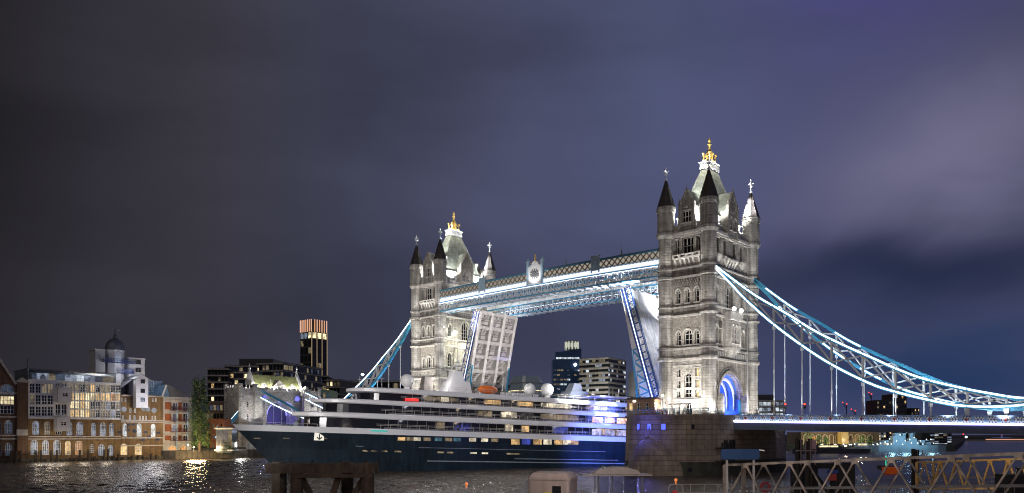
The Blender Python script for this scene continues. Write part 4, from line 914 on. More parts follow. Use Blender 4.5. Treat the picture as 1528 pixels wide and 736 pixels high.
for x in (22, 36, 50): flood('floodlight on the right deck lighting the blue chain, at %s' % {22: 'its tower end', 36: 'its middle', 50: 'its low end'}[x], (x, -4, ztop(x)-1.0), (x-2, 9.4, interp(UPS, x)-1), 7500, 110, (.75, .9, 1.0))
for x in (-104, -120): flood('floodlight on the left deck lighting the steep chain, at its %s' % ('top' if x > -110 else 'foot'), (x, -8.6, 10.8), (x-1, -9.4, interp(UPS, -82.3-x)), 9000, 100, (.6, .85, 1.0))

for i, cx in enumerate((0, -82.3)):
    for a in (-1, 1):
        for b in (-1, 1):
            w = 'closer tower' if i == 0 else 'farther tower'
            o = lamp('finial_spot', (cx+a*1.6, b*3.0, 66.5), 22000 if i == 0 else 9000, (.92, .94, 1.0), 'SPOT', (cx+a*HX, b*HY, 64.4), .1, 26, .5)
    for a, b in ((1.9, -3.4), (-1.9, -3.4), (2.2, 3.2)): lamp('crown_light', (cx+a, b, 69.0), 700, (1, .93, .74), 'POINT', None, .1)
lamp('cutwater_glow', (-.8, -29.0, 9.4), 900, (.10, .12, 1.0), 'POINT', None, .1)
lamp('pier_fill_spot', at(950, 696, 64), 40000, (1.0, .88, .76), 'SPOT', (3, -20, 7), .8, 40, .7)  # spot without a fixture, added to brighten the near pier

for x in (-66, -49, -33, -16):
    lamp('walkway_lamp', (x, -6.9, 41.6), 4000, (.88, .92, 1.0), 'SPOT', (x, 8.5, 44.2), .2, 120, .6)
    lamp('walkway_lamp', (x, 6.9, 41.4), 3200, (.88, .92, 1.0), 'SPOT', (x, -9, 42.6), .2, 120, .6)
# small ledge lamps grazing every storey of the two towers
for i, cx in enumerate((0, -82.3)):
    sx = 1 if i == 0 else -1; k = 1 if i == 0 else 1.5
    for z, pw in ((12.3, 1150), (26.9, 260), (35.6, 210), (43.9, 190)):
        for u in (-3.2, -1.1, 1.1, 3.2): lamp('ledge_lamp', (cx+u, -12.4 if z > 13 else -13.4, z), pw*k*.8, (1.0, .95, .88), 'SPOT', (cx+u*.95, -9.9, z+6.0), .2, 140, .9)
        for u in (-7.6, -5.0, -2.4, 2.4, 5.0, 7.6):
            lamp('ledge_lamp', (cx+7.4, u, z), pw*k*.62, (1.0, .95, .88) if i == 0 else (1.0, .95, .75), 'SPOT', (cx+4.9, u*.97, z+6.0), .2, 140, .9)
    for a, b in ((1, -1), (-1, -1), (1, 1)):
        for z, pw in ((12.4, 1500), (26.9, 160), (35.7, 100), (43.9, 90)): lamp('turret_lamp', (cx+a*(HX+2.6), b*(HY+2.6), z), pw*k*1.3, (1.0, .96, .9), 'SPOT', (cx+a*HX, b*HY, z+5), .2, 120, .9)
    for a in (-1, 1):
        for b in (-1, 1): lamp('roof_spot', (cx+a*3.6, b*8.2, 57.4), 7000*k, (1, .99, .96), 'SPOT', (cx+a*1.0, b*2.6, 63), .15, 70, .7)
for x in (13, 22, 31, 40, 49, 57): lamp('chain_lamp', (x, -11.6, ztop(x)-.9), 3200 if x < 30 else 1500 if x < 45 else 650, (.93, .95, 1.0), 'SPOT', (x, -9.4, interp(UPS, x)), .15, 110, .7)
lamp('crest_lamp', (-41.15, -13.4, 45.2), 900, (.95, .97, 1.0), 'SPOT', (-41.15, -11.4, 48.2), .2, 110, .7)
# ================================================================== the passenger ship
navy = mat('hull_navy', (.013, .025, .037), .32, brick=(.0085, .0155, .026), mortar=(.005, .009, .015), bshape=(3.4, 1.1), joint=.03, bump=.15, var=.2, vs=.2, streak=.35)
shipw = mat('ship_white', (.70, .70, .72), .35, var=.05, vs=.4)
ship = thing('passenger_ship', 'dark blue hulled passenger ship with stacked white decks leaving between the bascules', 'ship', (-57.6-6.2, -81.2+2.0, 1.2))
ship.rotation_euler = (0, R(1.7), math.atan2(90.3, 29.8))
SHL = 108.0; BOW = -.3
def hw_at(x, z):
    x0 = BOW+(9.4-min(z, 9.4))*.98; L_ = 30+(9.4-z)*1.5; t = min(1, max(0, (x-x0)/L_))
    w = 6.6*(1-(1-t)**2.1)
    if x > 96: w *= 1-.18*((x-96)/12)**2
    return w
ZL = [-3, 0, 1.5, 3, 4.5, 6, 7.2, 7.7]
def hull_skin(m, zl, off=0.0):
    xs = [BOW+k*.8 for k in range(30)]+[28+k*4 for k in range(21)]; xs = [x for x in xs if x <= SHL]; xs[-1] = SHL
    for sgn in (-1, 1):
        rows = []
        for z in zl:
            x0 = BOW+(9.4-z)*.98
            rows.append([(x0+(SHL-x0)*((x-xs[0])/(SHL-xs[0])), sgn*(hw_at(x0+(SHL-x0)*((x-xs[0])/(SHL-xs[0])), z)+(off if x > xs[0] else 0)), z) for x in xs])
        n = len(xs); vs = [p for r in rows for p in r]
        m.add(vs, [(r*n+i, r*n+i+1, (r+1)*n+i+1, (r+1)*n+i) for r in range(len(zl)-1) for i in range(n-1)])
    return xs
m = MB(); xs = hull_skin(m, ZL); m.poly([(SHL, -hw_at(SHL, 5), -3), (SHL, hw_at(SHL, 5), -3), (SHL, hw_at(SHL, 5), 7.7), (SHL, -hw_at(SHL, 5), 7.7)])
hull = m.build('hull', navy, ship, smooth=True)
m = MB(); hull_skin(m, [7.7, 8.0, 8.9], .05); hull_skin(m, [8.88, 8.9], -.2); m.build('bulwark', shipw, ship)
m = MB()      # weather deck
xs2 = [BOW+.6+k*1.5 for k in range(20)]+[35, 60, 96, 106]
m.poly([(x, -hw_at(x, 7.8), 7.85) for x in xs2]+[(x, hw_at(x, 7.8), 7.85) for x in reversed(xs2)]); m.build('main_deck', mat('teak_deck', (.16, .11, .07), .7, var=.2), ship)
for z_, w_, xx in ((2.2, .16, (40, 60, 80, 96)), (3.0, .12, (62, 75, 88, 104)), (5.1, .07, (24, 40, 60, 84, 104))): m = MB(); m.path([(x, -hw_at(x, z_)-.08, z_) for x in xx], w_, w_*1.4); m.build('rubbing_strake', mat('strake_grey', (.22, .25, .29), .5), hull)
def tier_plan(f, e, w, nose):
    n = 12
    return [(f+nose*(1-math.cos(t*math.pi/2/n)), -w*math.sin(t*math.pi/2/n)**.8) for t in range(n, -1, -1)]+[(f+nose*(1-math.cos(t*math.pi/2/n)), w*math.sin(t*math.pi/2/n)**.8) for t in range(1, n+1)]+[(e, w), (e, -w)]
tiers = [  # z wall0, wall1, slab1 , slab front x, end, half width, nose
    (8.9, 10.95, 12.1, 13.0, 104, 6.75, 17), (12.1, 14.0, 15.0, 17.0, 102, 6.6, 14), (15.0, 16.65, 17.75, 24.5, 100, 6.4, 11)]
band = mat('ship_window_band', (.012, .012, .016), .12, spec=.6)
litw = [lit('ship_lit_warm', (1.0, .62, .26), .6, .8, .8), lit('ship_lit_pale', (1.0, .86, .62), .7, .8, .8), lit('ship_lit_blue', (.10, .16, 1.0), .3, .8, .6), lit('ship_lit_dim', (.8, .6, .35), .22, .9, .7), lit('ship_lit_teal', (.2, .5, .65), .28, .9, .7)]
rs = random.Random(3)
for ti, (z0, z1, z2, f, e, w, nose) in enumerate(tiers):
    m = MB(); p = tier_plan(f+1.6, e-2, w-.9, nose); m.prism(p, z0-.05 if ti == 0 else z0, z1); wl = m.build('deckhouse_windows', band, ship)
    m = MB(); p = tier_plan(f, e, w, nose); q = tier_plan(f-.9, e, w+.12, nose)
    m.prism(p, z1, z1+.2, q); m.prism(q, z1+.2, z2-.25); m.prism(q, z2-.25, z2, tier_plan(f+.3, e, w-.1, nose)); m.build('deck_slab', shipw, ship)
    m = MB(); x = f+nose+1; y = -(w-.88)
    while x < e-4: m.box(x-.06, x+.06, y-.06, y+.02, z0, z1); x += 2.2
    m.box(f+nose, e-3, y-.05, y+.02, z0+.0, z0+.35); m.build('window_frames', mat('ship_frame_grey', (.16, .16, .17), .4), wl)
    x = f+nose+1.1; k = 0
    while x < e-5:
        r = rs.random()
        pr = {0: .20, 1: .22, 2: .42}[ti]
        if x > e-22: pr = .5
        if r < pr:
            ln = rs.choice([1, 1, 2, 3]); c = litw[rs.choice([0, 0, 1, 3, 3, 4]) if x < 56 else rs.choice([2, 0, 3, 2, 1, 3])]
            m = MB(); m.box(x+.06, x+2.2*ln-.1, y-.03, y+.0, z0+.5, z1-.15); m.build('lit_window', c, wl); x += 2.2*ln
        else: x += 2.2
    m = MB(); yy = -(w+.02)
    for zz in (.75, 1.0): m.path([(x_, yy, z0+zz) for x_ in (f+nose-2, f+nose+20, e-1)], .05)
    x = f+nose-1
    while x < e-1: m.box(x-.025, x+.025, yy-.03, yy+.03, z0, z0+1.0); x += 2.2
    m.build('rail', mat('ship_rail', (.55, .5, .45), .4), ship)
    for k in range(6):
        x = f+nose+4+k*(e-f-nose-8)/5; lamp('deck_downlight', (x, -(w-.35), z1-.12), 45 if x < 75 else 70, (1, .8, .55) if k % 3 else (.9, .9, 1), 'POINT', None, .4, parent=ship)
# brightly lit open aft decks
for z0, z1, c in ((12.15, 13.95, lit('aft_bar_glow', (1.0, .62, .50), 1.4, .8, .7)), (9.0, 10.9, lit('aft_lounge_glow', (.75, .70, 1.0), .8, .8, .7))):
    for x in (84.5, 88.4, 92.2):
        m = MB(); m.box(x, x+3.1, -5.95, -5.8, z0+.25, z1-.2); m.build('lit_aft_window', c, ship)
# hull windows and portholes
def hull_win(px, y, wpx, hpx, mt, nm):
    r = (px-764)/F; x = (53.4+145*r)/(.87-.495*r); D = 145+.495*x; mpp = D/F
    zc = 8.1+(648-y)*mpp-1.2+x*math.sin(R(1.7)); hwz = hw_at(x, zc); w_ = wpx*mpp/.87; h_ = hpx*mpp
    m = MB(); m.box(x-w_/2, x+w_/2, -hwz-.04, -hwz+.4, zc-h_/2, zc+h_/2); m.build(nm, mt, hull)
for px, c in ((598, 0), (611, 3), (621, 1), (636, 3), (653, 4), (668, 3), (681, 4), (704, 1), (722, 1), (737, 3)): hull_win(px, 655+(px-600)*.015, 10, 5, litw[c], 'saloon_window')
for px, c in ((768, 0), (784, 2), (801, 0), (816, 1), (832, 0), (845, 1), (856, 0)): hull_win(px, 659.5, 12.5, 8, litw[c], 'saloon_window')
for px in (594, 657, 671, 706, 723, 760, 770, 560, 575, 548): hull_win(px, 674+(px-600)*.02, 9, 2.4, litw[1 if px in (706, 723) else 3], 'porthole')
for px in (395, 436, 489): hull_win(px, 654.5, 14, 1.6, litw[3], 'bow_slot')
r = (470-764)/F; x = (53.4+145*r)/(.87-.495*r)+1.2; m = MB(); y = -hw_at(x, 7.2)
m.box(x-.95, x+.95, y-.12, y+.5, 6.1, 7.65); a_o = m.build('anchor_recess', lit('anchor_recess_light', (1, .95, .8), .9), hull)
m = MB(); m.bar((x, y-.2, 7.4), (x, y-.2, 6.4), .18); m.bar((x-.5, y-.22, 6.75), (x, y-.22, 6.3), .2); m.bar((x+.5, y-.22, 6.75), (x, y-.22, 6.3), .2); m.build('anchor', mat('black_iron'), a_o)
m = MB(); m.box(27, 30.5, -6.75, -6.6, 8.3, 8.6); m.build('teal_sidelight', lit('teal_light', (.05, .55, .5), .9), ship)
m = MB(); m.box(34.5, 37.5, -6.55, -6.4, 15.2, 15.7); m.build('red_sidelight', lit('red_side', (1, .02, .02), 2.2), ship)
# top deck gear
m = MB()
for x, y, r, h in ((36.5, -2, 1.5, 1.4), (67.5, -3.5, 1.45, 1.2), (72.5, -3.5, 1.6, 1.3)):
    m = MB(); m.lathe(x, y, [(.7, 17.7), (.6, 17.7+h*.6)], 10); m.ball((x, y, 17.7+h*.5+r), r, 16, 10); m.build('radar_dome', mat('dome_white', (.8, .8, .8), .4), ship, smooth=True)
m = MB(); m.prism([(46, -2.6), (52.5, -2.6), (54, 2.6), (46, 2.6)], 17.7, 20.6, [(47.2, -2.2), (52, -2.2), (53, 2.2), (47.2, 2.2)]); m.prism([(47.5, -1.6), (51, -1.6), (51, 1.6), (47.5, 1.6)], 20.6, 23.0, [(48.4, -1.1), (50.5, -1.1), (50.5, 1.1), (48.4, 1.1)]); m.build('funnel', shipw, ship)
m = MB(); m.tube((49.5, 0, 22.9), (49.9, 0, 26.2), .22, .1, 8); m.box(49.0, 50.6, -1.8, 1.8, 24.2, 24.35); m.box(49.4, 50.2, -1.1, 1.1, 25.2, 25.3)
m.bar((47.6, 0, 22.5), (49.6, 0, 25.6), .12); m.build('mast', shipw, ship)
m = MB(); m.prism([(40.8, -1.4), (43.2, -1.4), (43.2, 1.4), (40.8, 1.4)], 17.7, 21.3, [(41.2, -1), (42.8, -1), (42.8, 1), (41.2, 1)]); m.build('exhaust_casing', mat('casing_brown_grey', (.20, .18, .165), .6), ship)
m = MB()
for k in range(7): f0 = k/6; 
m.lathe(0, 0, [(.05, -2.6), (.75, -1.9), (1.0, 0), (.75, 1.9), (.05, 2.6)], 12); 
lb = m.build('lifeboat', mat('lifeboat_orange', (.75, .16, .02), .45), ship, smooth=True); lb.location = (55.5, -4.6, 18.9); lb.rotation_euler = (0, R(90), 0)
m = MB()
for x in (53.7, 57.2): m.path([(x, -4.0, 17.7), (x, -4.3, 19.9), (x, -5.3, 20.4)], .16)
m.build('boat_davit', shipw, ship)
m = MB(); m.prism([(79, -3), (87, -3.4), (87, 3.4), (79, 3)], 17.7, 20.2, [(80.5, -2.4), (85, -2.6), (85, 2.6), (80.5, 2.4)]); m.prism([(81, -1.6), (84.4, -1.6), (84.4, 1.6), (81, 1.6)], 20.2, 22.3, [(82, -1.2), (84, -1.2), (84, 1.2), (82, 1.2)]); m.build('aft_casing', mat('casing_blue_grey', (.16, .19, .24), .5), ship)
m = MB(); m.prism(tier_plan(82, 98, 5.4, 5), 18.9, 19.4, tier_plan(84, 97, 4.6, 5)); m.build('sun_deck_canopy', shipw, ship)
m = MB()
for x in (86, 92, 97):
    for y in (-4.6, 4.6): m.tube((x, y, 17.7), (x, y, 19), .1, .1, 6)
m.tube((62, 0, 17.7), (62, 0, 23), .08, .05, 6); m.tube((95.5, -2, 17.7), (95.5, -2, 21.5), .06, .04, 6); m.build('canopy_posts', shipw, ship)
m = MB(); yy = -6.1
for zz in (.6, 1.05): m.path([(x_, yy, 17.75+zz) for x_ in (38, 60, 99)], .05)
for k in range(28): m.box(38+k*2.25-.03, 38+k*2.25+.03, yy-.03, yy+.03, 17.75, 18.8)
m.build('top_rail', MATS['ship_rail'], ship)
for x, pw in ((44, 900), (60, 500), (75, 700), (90, 900)): lamp('top_deck_light', (x, -3.2, 20.4), pw, (1, .97, .95), 'POINT', None, .6, parent=ship)
lamp('bow_light', (9, 0, 10.2), 160, (1, .9, .8), 'POINT', None, .6, parent=ship)
# unseen spot added behind the camera to brighten the ship side
lamp('ship_fill_spot', (45, -192, 27), 620000, (1.0, .97, .95), 'SPOT', (-44, -40, 11), 1.2, 30, .5)
for loc, tgt, pw, an, cc in (((-11.6, -13.2, 8.6), (-27, 8, 3), 60000, 100, (.06, .16, 1.0)), ((-11.4, -10, 10.9), (-29, 4, 13), 5000, 100, (.62, .55, 1.0))):
    flood('blue floodlight on the near pier turned to the hull of the ship' if pw > 20000 else 'violet floodlight on the near pier turned to the ship decks', loc, tgt, pw, an, cc, glow=ledb)

for k in range(7):
    x = 58.5+k*1.5
    if k in (5,): continue
    m = MB(); m.tube((x, -5.5, 18.15), (x+1.1, -5.5, 18.15), .36, .36, 10); m.build('raft_canister', shipw, ship)
m = MB(); m.tube((101.5, 0, 12), (103.2, 0, 16.5), .07, .05, 6); m.extr([(102.3, .05, 14.2), (103.1, .05, 16.3), (105.2, .05, 15.6), (104.4, .05, 13.6)], (0, .04, 0)); m.build('stern_flag', mat('flag_red', (.35, .04, .05), .7), ship)
for x, h in ((26, 2.6), (31, 3.4), (88, 3.0)):
    m = MB(); m.tube((x, -1, 17.7), (x, -1, 17.7+h), .05, .03, 6); m.bar((x-.5, -1, 17.7+h*.7), (x+.5, -1, 17.7+h*.7), .05); m.build('aerial', shipw, ship)
for x in (17, 21):
    m = MB(); m.lathe(x-4, 0, [(.7, 8.9), (.7, 9.4), (.5, 9.5), (.5, 9.9), (.7, 10.0), (.7, 10.1)], 10); m.build('windlass', mat('casing_blue_grey'), ship)
m = MB(); m.path([(x, -hw_at(x, 8.9)-.0, 8.9+q) for q in (.55,) for x in (1.5, 4, 8, 12, 16)], .05)
for x in (1.5, 4, 6, 8, 10, 12, 14, 16): m.tube((x, -hw_at(x, 8.9), 8.9), (x, -hw_at(x, 8.9), 9.45), .03, .03, 5)
m.build('bow_rail', MATS['ship_rail'], ship)
# ================================================================== south bank, left of the picture
XB = -172.0
def U_(px, X=XB): return on_x(px, 648, X).y
def Z_(px, y, X=XB): return on_x(px, y, X).z
FRB = Fr((XB, 0, 0), (0, 1, 0), (1, 0, 0))
brick = mat('stock_brick', (.21, .13, .055), .85, brick=(.155, .092, .038), mortar=(.13, .10, .07), bshape=(.32, .1), joint=.012, var=.25, vs=.35, streak=.3, bump=.3)
brick_d = mat('dark_stock_brick', (.15, .085, .05), .9, brick=(.12, .07, .04), mortar=(.08, .06, .045), bshape=(.32, .1), var=.25, vs=.3, streak=.3)
stucco = mat('pale_stucco', (.48, .45, .42), .8, var=.12, vs=.6, streak=.2)
wboard = mat('white_weatherboard', (.60, .60, .64), .7, brick=(.56, .56, .60), mortar=(.3, .3, .32), bshape=(3, .12), joint=.01, var=.08)
lead = mat('lead_grey', (.10, .105, .12), .5, var=.2)
lw_ = {'a': lit('win_amber', (1.0, .66, .28), .85, .8, .6), 'y': lit('win_yellow', (1.0, .82, .48), 1.1, .7, .6), 'd': glass_d, 'p': lit('win_pale', (.62, .72, .95), .30, .9, .8), 'o': lit('win_orange', (1.0, .45, .12), .6, .8, .6), 'g': lit('win_dim', (.9, .72, .45), .16, .9, .5), 'c': lit('win_cool', (.8, .9, 1.0), .65, .8, .5), 'b': lit('win_bluedim', (.35, .5, .8), .09, .9, .6)}
# land and river wall
m = MB(); m.box(-3000, XB-1.0, -900, 3000, -3, 3.4); tag(m.build('south_bank_ground', mud), kind='structure')
m = MB(); m.prism([(XB-1, -200), (XB+.8, -200), (XB+.8, U_(241)), (XB-1, U_(241))], -3, .9); m.prism([(XB-1, U_(241)), (XB+.8, U_(241)), (XB+6, U_(250)), (XB+9, U_(330)), (XB+9, 34), (XB-1, 34)], -3, 2.7)
tag(m.build('river_wall', quay), kind='structure')
m = MB()
for k in range(34):
    px = 2+k*7.2+rnd.uniform(-2, 2)
    if px > 236: break
    u = U_(px); m.box(XB+.8, XB+1.4, u-.2, u+.2, -3, rnd.choice((.4, .8, 1.3, 1.8, 3.4)))
T = thing('mooring_timbers', 'row of dark upright timbers along the foot of the brick warehouses', 'timbers'); m.build('timber_posts', mat('wet_timber', (.035, .028, .022), .8, var=.3), T)
def win_row(parent, spec, frame=whitem, fr=FRB, X=XB):
    """spec rows of (px, width px, y top, y bottom, arch, cols, rows, key)"""
    ops = []
    for (px, w, yt, yb, ar, c, r, k) in spec:
        u = U_(px, X); w_ = abs(U_(px+w/2, X)-U_(px-w/2, X)); z0 = Z_(px, yb, X); z1 = Z_(px, yt, X); ops.append((dict(u=u, w=w_, z=z0, h=z1-z0, arch=ar), c, r, k))
    return ops
def wall_with(T, name, mt, px0, px1, z0, z1, spec, X=XB, frame=None, depth=.3, bar=.14):
    fr = Fr((X, 0, 0), (0, 1, 0), (1, 0, 0)); ops = win_row(T, spec, X=X)
    m = MB(); facade(m, fr, U_(px0, X), U_(px1, X), z0, z1, [o[0] for o in ops], depth); w = m.build(name, mt, T)
    for o, c, r, k in ops: window(fr, o, [frame or whitem, lw_[k]], w, c, r, depth, bar)
    return w
def core(T, mt, px0, px1, z1, X=XB, deep=22, z0=2, name='building_body'):
    m = MB(); m.box(X-deep, X-.45, U_(px0, X), U_(px1, X), z0, z1-.05); return m.build(name, mt, T)
def band_(T, px0, px1, ys, d=.22, h=.35, mt=None, X=XB, name='string_course'):
    fr = Fr((X, 0, 0), (0, 1, 0), (1, 0, 0))
    for y in ys: m = MB(); z = Z_((px0+px1)/2, y, X); fbox(m, fr, U_(px0, X), U_(px1, X), z-h/2, z+h/2, -.05, d); m.build(name, mt or stucco, T)
# --- gabled warehouse at the left edge
T = thing('gabled_warehouse', 'brown brick warehouse with a gable and a tall lit arched window at the left edge', 'warehouse')
z1 = Z_(20, 574)
wl = wall_with(T, 'river_wall_front', brick_d, -60, 41, .8, z1, [(11, 21, 573, 590, 'round', 4, 1, 'b'), (11, 21, 591, 604, None, 4, 2, 'y'), (11, 21, 605, 618, None, 4, 2, 'd'), (13, 12, 627, 648, 'round', 3, 3, 'b'), (-3, 11, 627, 648, 'round', 3, 3, 'd'), (13, 11, 661, 680, 'round', 3, 3, 'b'), (-3, 11, 661, 680, 'round', 3, 3, 'd'), (-25, 21, 573, 618, 'round', 4, 4, 'd')])
core(T, brick_d, -60, 41, z1)
fr = FRB; uc = U_(-22); m = MB(); m.extr([(XB, U_(-60), z1), (XB, U_(24), z1), (XB, uc+2.6, z1+8.4), (XB, uc-2.6, z1+8.4)], (-22, 0, 0)); m.build('gable_roof', brick_d, T)
m = MB()
ua = U_(25); ub = U_(41); fbox(m, fr, ua, ub, 2.4, Z_(33, 571), 0, .5); m.build('pilaster', brick_d, T)
m = MB(); fbox(m, fr, ua-.2, ub+.2, Z_(33, 571), Z_(33, 569.5), -.1, .8); m.extr([fr.P(ua-.2, Z_(33, 569.4), .7), fr.P(ub+.2, Z_(33, 569.4), .7), fr.P((ua+ub)/2, Z_(33, 563.5), .7)], (-2, 0, 0)); m.build('pediment', stucco, T)
band_(T, -60, 41, (622, 650, 655, 586), .25, .4)
m = MB(); fbox(m, fr, U_(24), U_(41), Z_(33, 650), Z_(33, 641), .3, .62); m.build('name_block', stucco, T)
m = MB(); m.path([(XB+.1, U_(-60), z1+.1), (XB+.1, uc-2.6, z1+8.4), (XB+.1, uc+2.6, z1+8.4), (XB+.1, U_(24), z1+.1)], .6, .5, (1, 0, 0)); m.build('gable_coping', stucco, T)
# --- the long river warehouse with white window grid
T = thing('river_warehouse', 'long brick warehouse with a white gridded window wall above arched windows', 'warehouse')
zb = Z_(110, 624.5); r1 = [(51.4, 11, 656.5, 679, 'round', 3, 4, 'p'), (68.2, 10, 657, 679, 'round', 3, 4, 'p'), (85.2, 11, 656.5, 679, 'round', 3, 4, 'p'), (101.6, 9.5, 658, 679, 'round', 3, 4, 'a'), (117.8, 11, 658, 679, 'round', 3, 4, 'o'), (137.5, 7, 663, 676, 'round', 2, 3, 'g'), (151.6, 10, 663, 680, 'round', 3, 3, 'p'), (165.3, 8, 664, 680, 'round', 2, 3, 'p')]
r2 = [(53.5, 10.5, 628, 649, 'round', 3, 3, 'p'), (70.3, 9.5, 629, 649, 'round', 3, 3, 'g'), (88, 10, 629, 649, 'round', 3, 3, 'd'), (103.7, 9, 629.5, 650, 'round', 3, 3, 'p'), (119.3, 10.5, 629.5, 650, 'round', 3, 3, 'p'), (140, 8, 631, 650.5, 'round', 2, 3, 'p'), (154, 10, 630.5, 650.5, 'round', 3, 3, 'p'), (166.8, 7.5, 631.5, 650.5, 'round', 2, 3, 'p')]
wall_with(T, 'arched_brick_wall', brick, 42, 180, .8, zb, r1+r2)
core(T, brick_d, 42, 180, Z_(110, 570))
spec = []
rk = random.Random(11)
for r, (yt, yb) in enumerate(((572, 587), (589, 604), (606, 621))):
    for c in range(4): spec.append((48+c*9.1, 8.5, yt+c*.25, yb, None, 2, 3, 'g' if r == 0 and c > 1 else ('d' if rk.random() < .8 else 'g')))
for c in range(2):
    for r, (yt, yb) in enumerate(((572, 577), (603, 620))): spec.append((86.5+c*9.1, 8, yt, yb, None, 2, 2 if r else 1, 'd'))
cols = {0: 'ggdgadggdd', 1: 'ayayyaaaoa', 2: 'yyayddgpdg', 3: 'aayagdggpd'}
for r in range(4):
    for c in range(10):
        px = 108+c*7.6; t0 = 573+.012*(px-108)*2+r*12.6; spec.append((px, 7.2, t0, t0+11.7, None, 2, 3, cols[r][c]))
wall_with(T, 'white_window_wall', whitem, 42, 180, zb+.002, Z_(110, 570), spec, depth=.25, bar=.15)
band_(T, 42, 180, (624.5, 570), .3, .5, whitem)
band_(T, 42, 180, (651.5, 655), .2, .3, stucco)
m = MB(); fr2 = Fr((XB-1.5, 0, 0), (0, 1, 0), (1, 0, 0)); m.box(XB-14, XB-1.5, U_(43), U_(176), Z_(110, 570), Z_(110, 554.5)); pent = m.build('glass_penthouse', mat('penthouse_glass', (.06, .075, .09), .12, var=.5, vs=.3), T)
for k in range(9):
    px = 52+k*14; u = U_(px)
    m = MB(); fbox(m, fr2, u-1.6, u+1.6, Z_(110, 568.5), Z_(110, 559), .02, .08); m.build('penthouse_window', lw_['bpgbpcpbg'[k]], pent)
m = MB(); fr3 = Fr((XB-.3, 0, 0), (0, 1, 0), (1, 0, 0)); zr = Z_(110, 569.5)
for z in (zr+.5, zr+1.0): fbox(m, fr3, U_(43), U_(179), z, z+.06, 0, .06)
for k in range(48): u = U_(43)+(U_(179)-U_(43))*k/47; fbox(m, fr3, u-.03, u+.03, zr, zr+1.0, 0, .06)
m.build('terrace_rail', steel, T)
m = MB(); m.box(XB-15, XB-1, U_(43)-.1, U_(176), Z_(110, 554.5), Z_(110, 553.2)); m.build('penthouse_roof', lead, T)
m = MB()
for px in (52, 60, 66, 88, 128, 136): u = U_(px); m.box(XB-8, XB-6, u-.6, u+.6, Z_(110, 553.2), Z_(110, 551))
m.build('roof_vent', lead, T)
for (pa, pb, ya, yb_) in ((82, 103, 579, 600), (80, 101, 622, 643)):      # white timber boxes hanging on the wall
    m = MB(); fr4 = Fr((XB+2.2, 0, 0), (0, 1, 0), (1, 0, 0)); za, zb2 = Z_(92, yb_), Z_(92, ya); uc2 = U_((pa+pb)/2+1)
    o = dict(u=uc2, w=1.5, z=(za+zb2)/2-.6, h=1.2); facade(m, fr4, U_(pa), U_(pb), za, zb2, [o], .2); m.box(XB, XB+2.2, U_(pa), U_(pa)+.1, za, zb2); m.box(XB, XB+2.2, U_(pb)-.1, U_(pb), za, zb2); m.box(XB, XB+2.2, U_(pa), U_(pb), zb2-.1, zb2+.1); m.box(XB, XB+2.2, U_(pa), U_(pb), za-.1, za)
    bx = m.build('timber_bay', wboard, T); window(fr4, o, [whitem, glass_d], bx, 2, 2, .2, .12)
    m = MB(); 
    for z in (.5, 1.0): m.path([(XB+.2, U_(pa), zb2+z), (XB+2.1, U_(pa), zb2+z), (XB+2.1, U_(pb), zb2+z), (XB+.2, U_(pb), zb2+z)], .06)
    for k in range(9): m.bar((XB+2.1, U_(pa)+(U_(pb)-U_(pa))*k/8, zb2), (XB+2.1, U_(pa)+(U_(pb)-U_(pa))*k/8, zb2+1), .06)
    m.build('bay_railing', whitem, bx)
T = thing('chimney_pole', 'tall thin dark flue pole between the two brick warehouses', 'pole', (XB-.5, U_(42.3), Z_(42, 575))); m = MB(); m.tube((0, 0, -6), (0, 0, Z_(42, 535)-Z_(42, 575)), .22, .18, 8); m.build('pole', lead, T)
# --- the brewhouse with cupola
T = thing('brewhouse', 'yellow brick brewhouse with round windows below a white domed cupola', 'brewhouse')
zt = Z_(212, 589.5)
sp = [(186.5, 7, 632, 651.5, 'round', 2, 4, 'c'), (207.8, 7.5, 632, 651.5, 'round', 2, 4, 'c'), (228.7, 7, 632.5, 652, 'round', 2, 4, 'c'), (185, 11, 662, 679, 'round', 3, 3, 'a'), (206.6, 11, 662, 679, 'round', 3, 3, 'a')]
for px in (184, 194.5, 201): sp.append((px, 3.2, 619.5, 626.5, 'round', 1, 2, 'p'))
for px in (209, 213.5, 218, 227.5, 232): sp.append((px, 2.6, 620.5, 627, 'round', 1, 2, 'p'))
for px in (182.5, 187.5, 220, 228, 232.5): sp.append((px, 2.6, 594, 600, 'round', 1, 2, 'g'))
for px in (195, 202): sp.append((px, 3.2, 609, 616, 'round', 1, 2, 'p'))
wall_with(T, 'brick_front', brick, 180.2, 243, .8, zt, sp, bar=.16)
core(T, brick, 180.2, 243, zt, deep=26)
band_(T, 180.2, 243, (591, 627.5, 630, 653.5, 665), .25, .35)
m = MB()
for px, y in ((184.7, 611), (229.6, 612.5), (214, 610), (220, 610.5)): m.tube((XB, U_(px), Z_(px, y)), (XB+.12, U_(px), Z_(px, y)), .85, .85, 14)
m.build('round_window', mat('roundel_pane', (.30, .34, .42), .2), T)
m = MB()
for px, y, w in ((196, 634, 3), (196, 642, 3), (196, 653, 3), (217, 654, 3), (179, 645, 1), (201, 644, 1), (217, 645, 1), (222, 652, 1), (236, 646, 1), (213, 657, 1), (235, 656, 1)): m.tube((XB, U_(px)-.25*w, Z_(px, y)), (XB+.14, U_(px)-.25*w, Z_(px, y)), .42, .42, 10); m.tube((XB, U_(px)+.25*w, Z_(px, y)), (XB+.14, U_(px)+.25*w, Z_(px, y)), .42, .42, 10)
m.build('wall_tie_plate', mat('tie_plate_blue', (.02, .035, .09), .5), T)
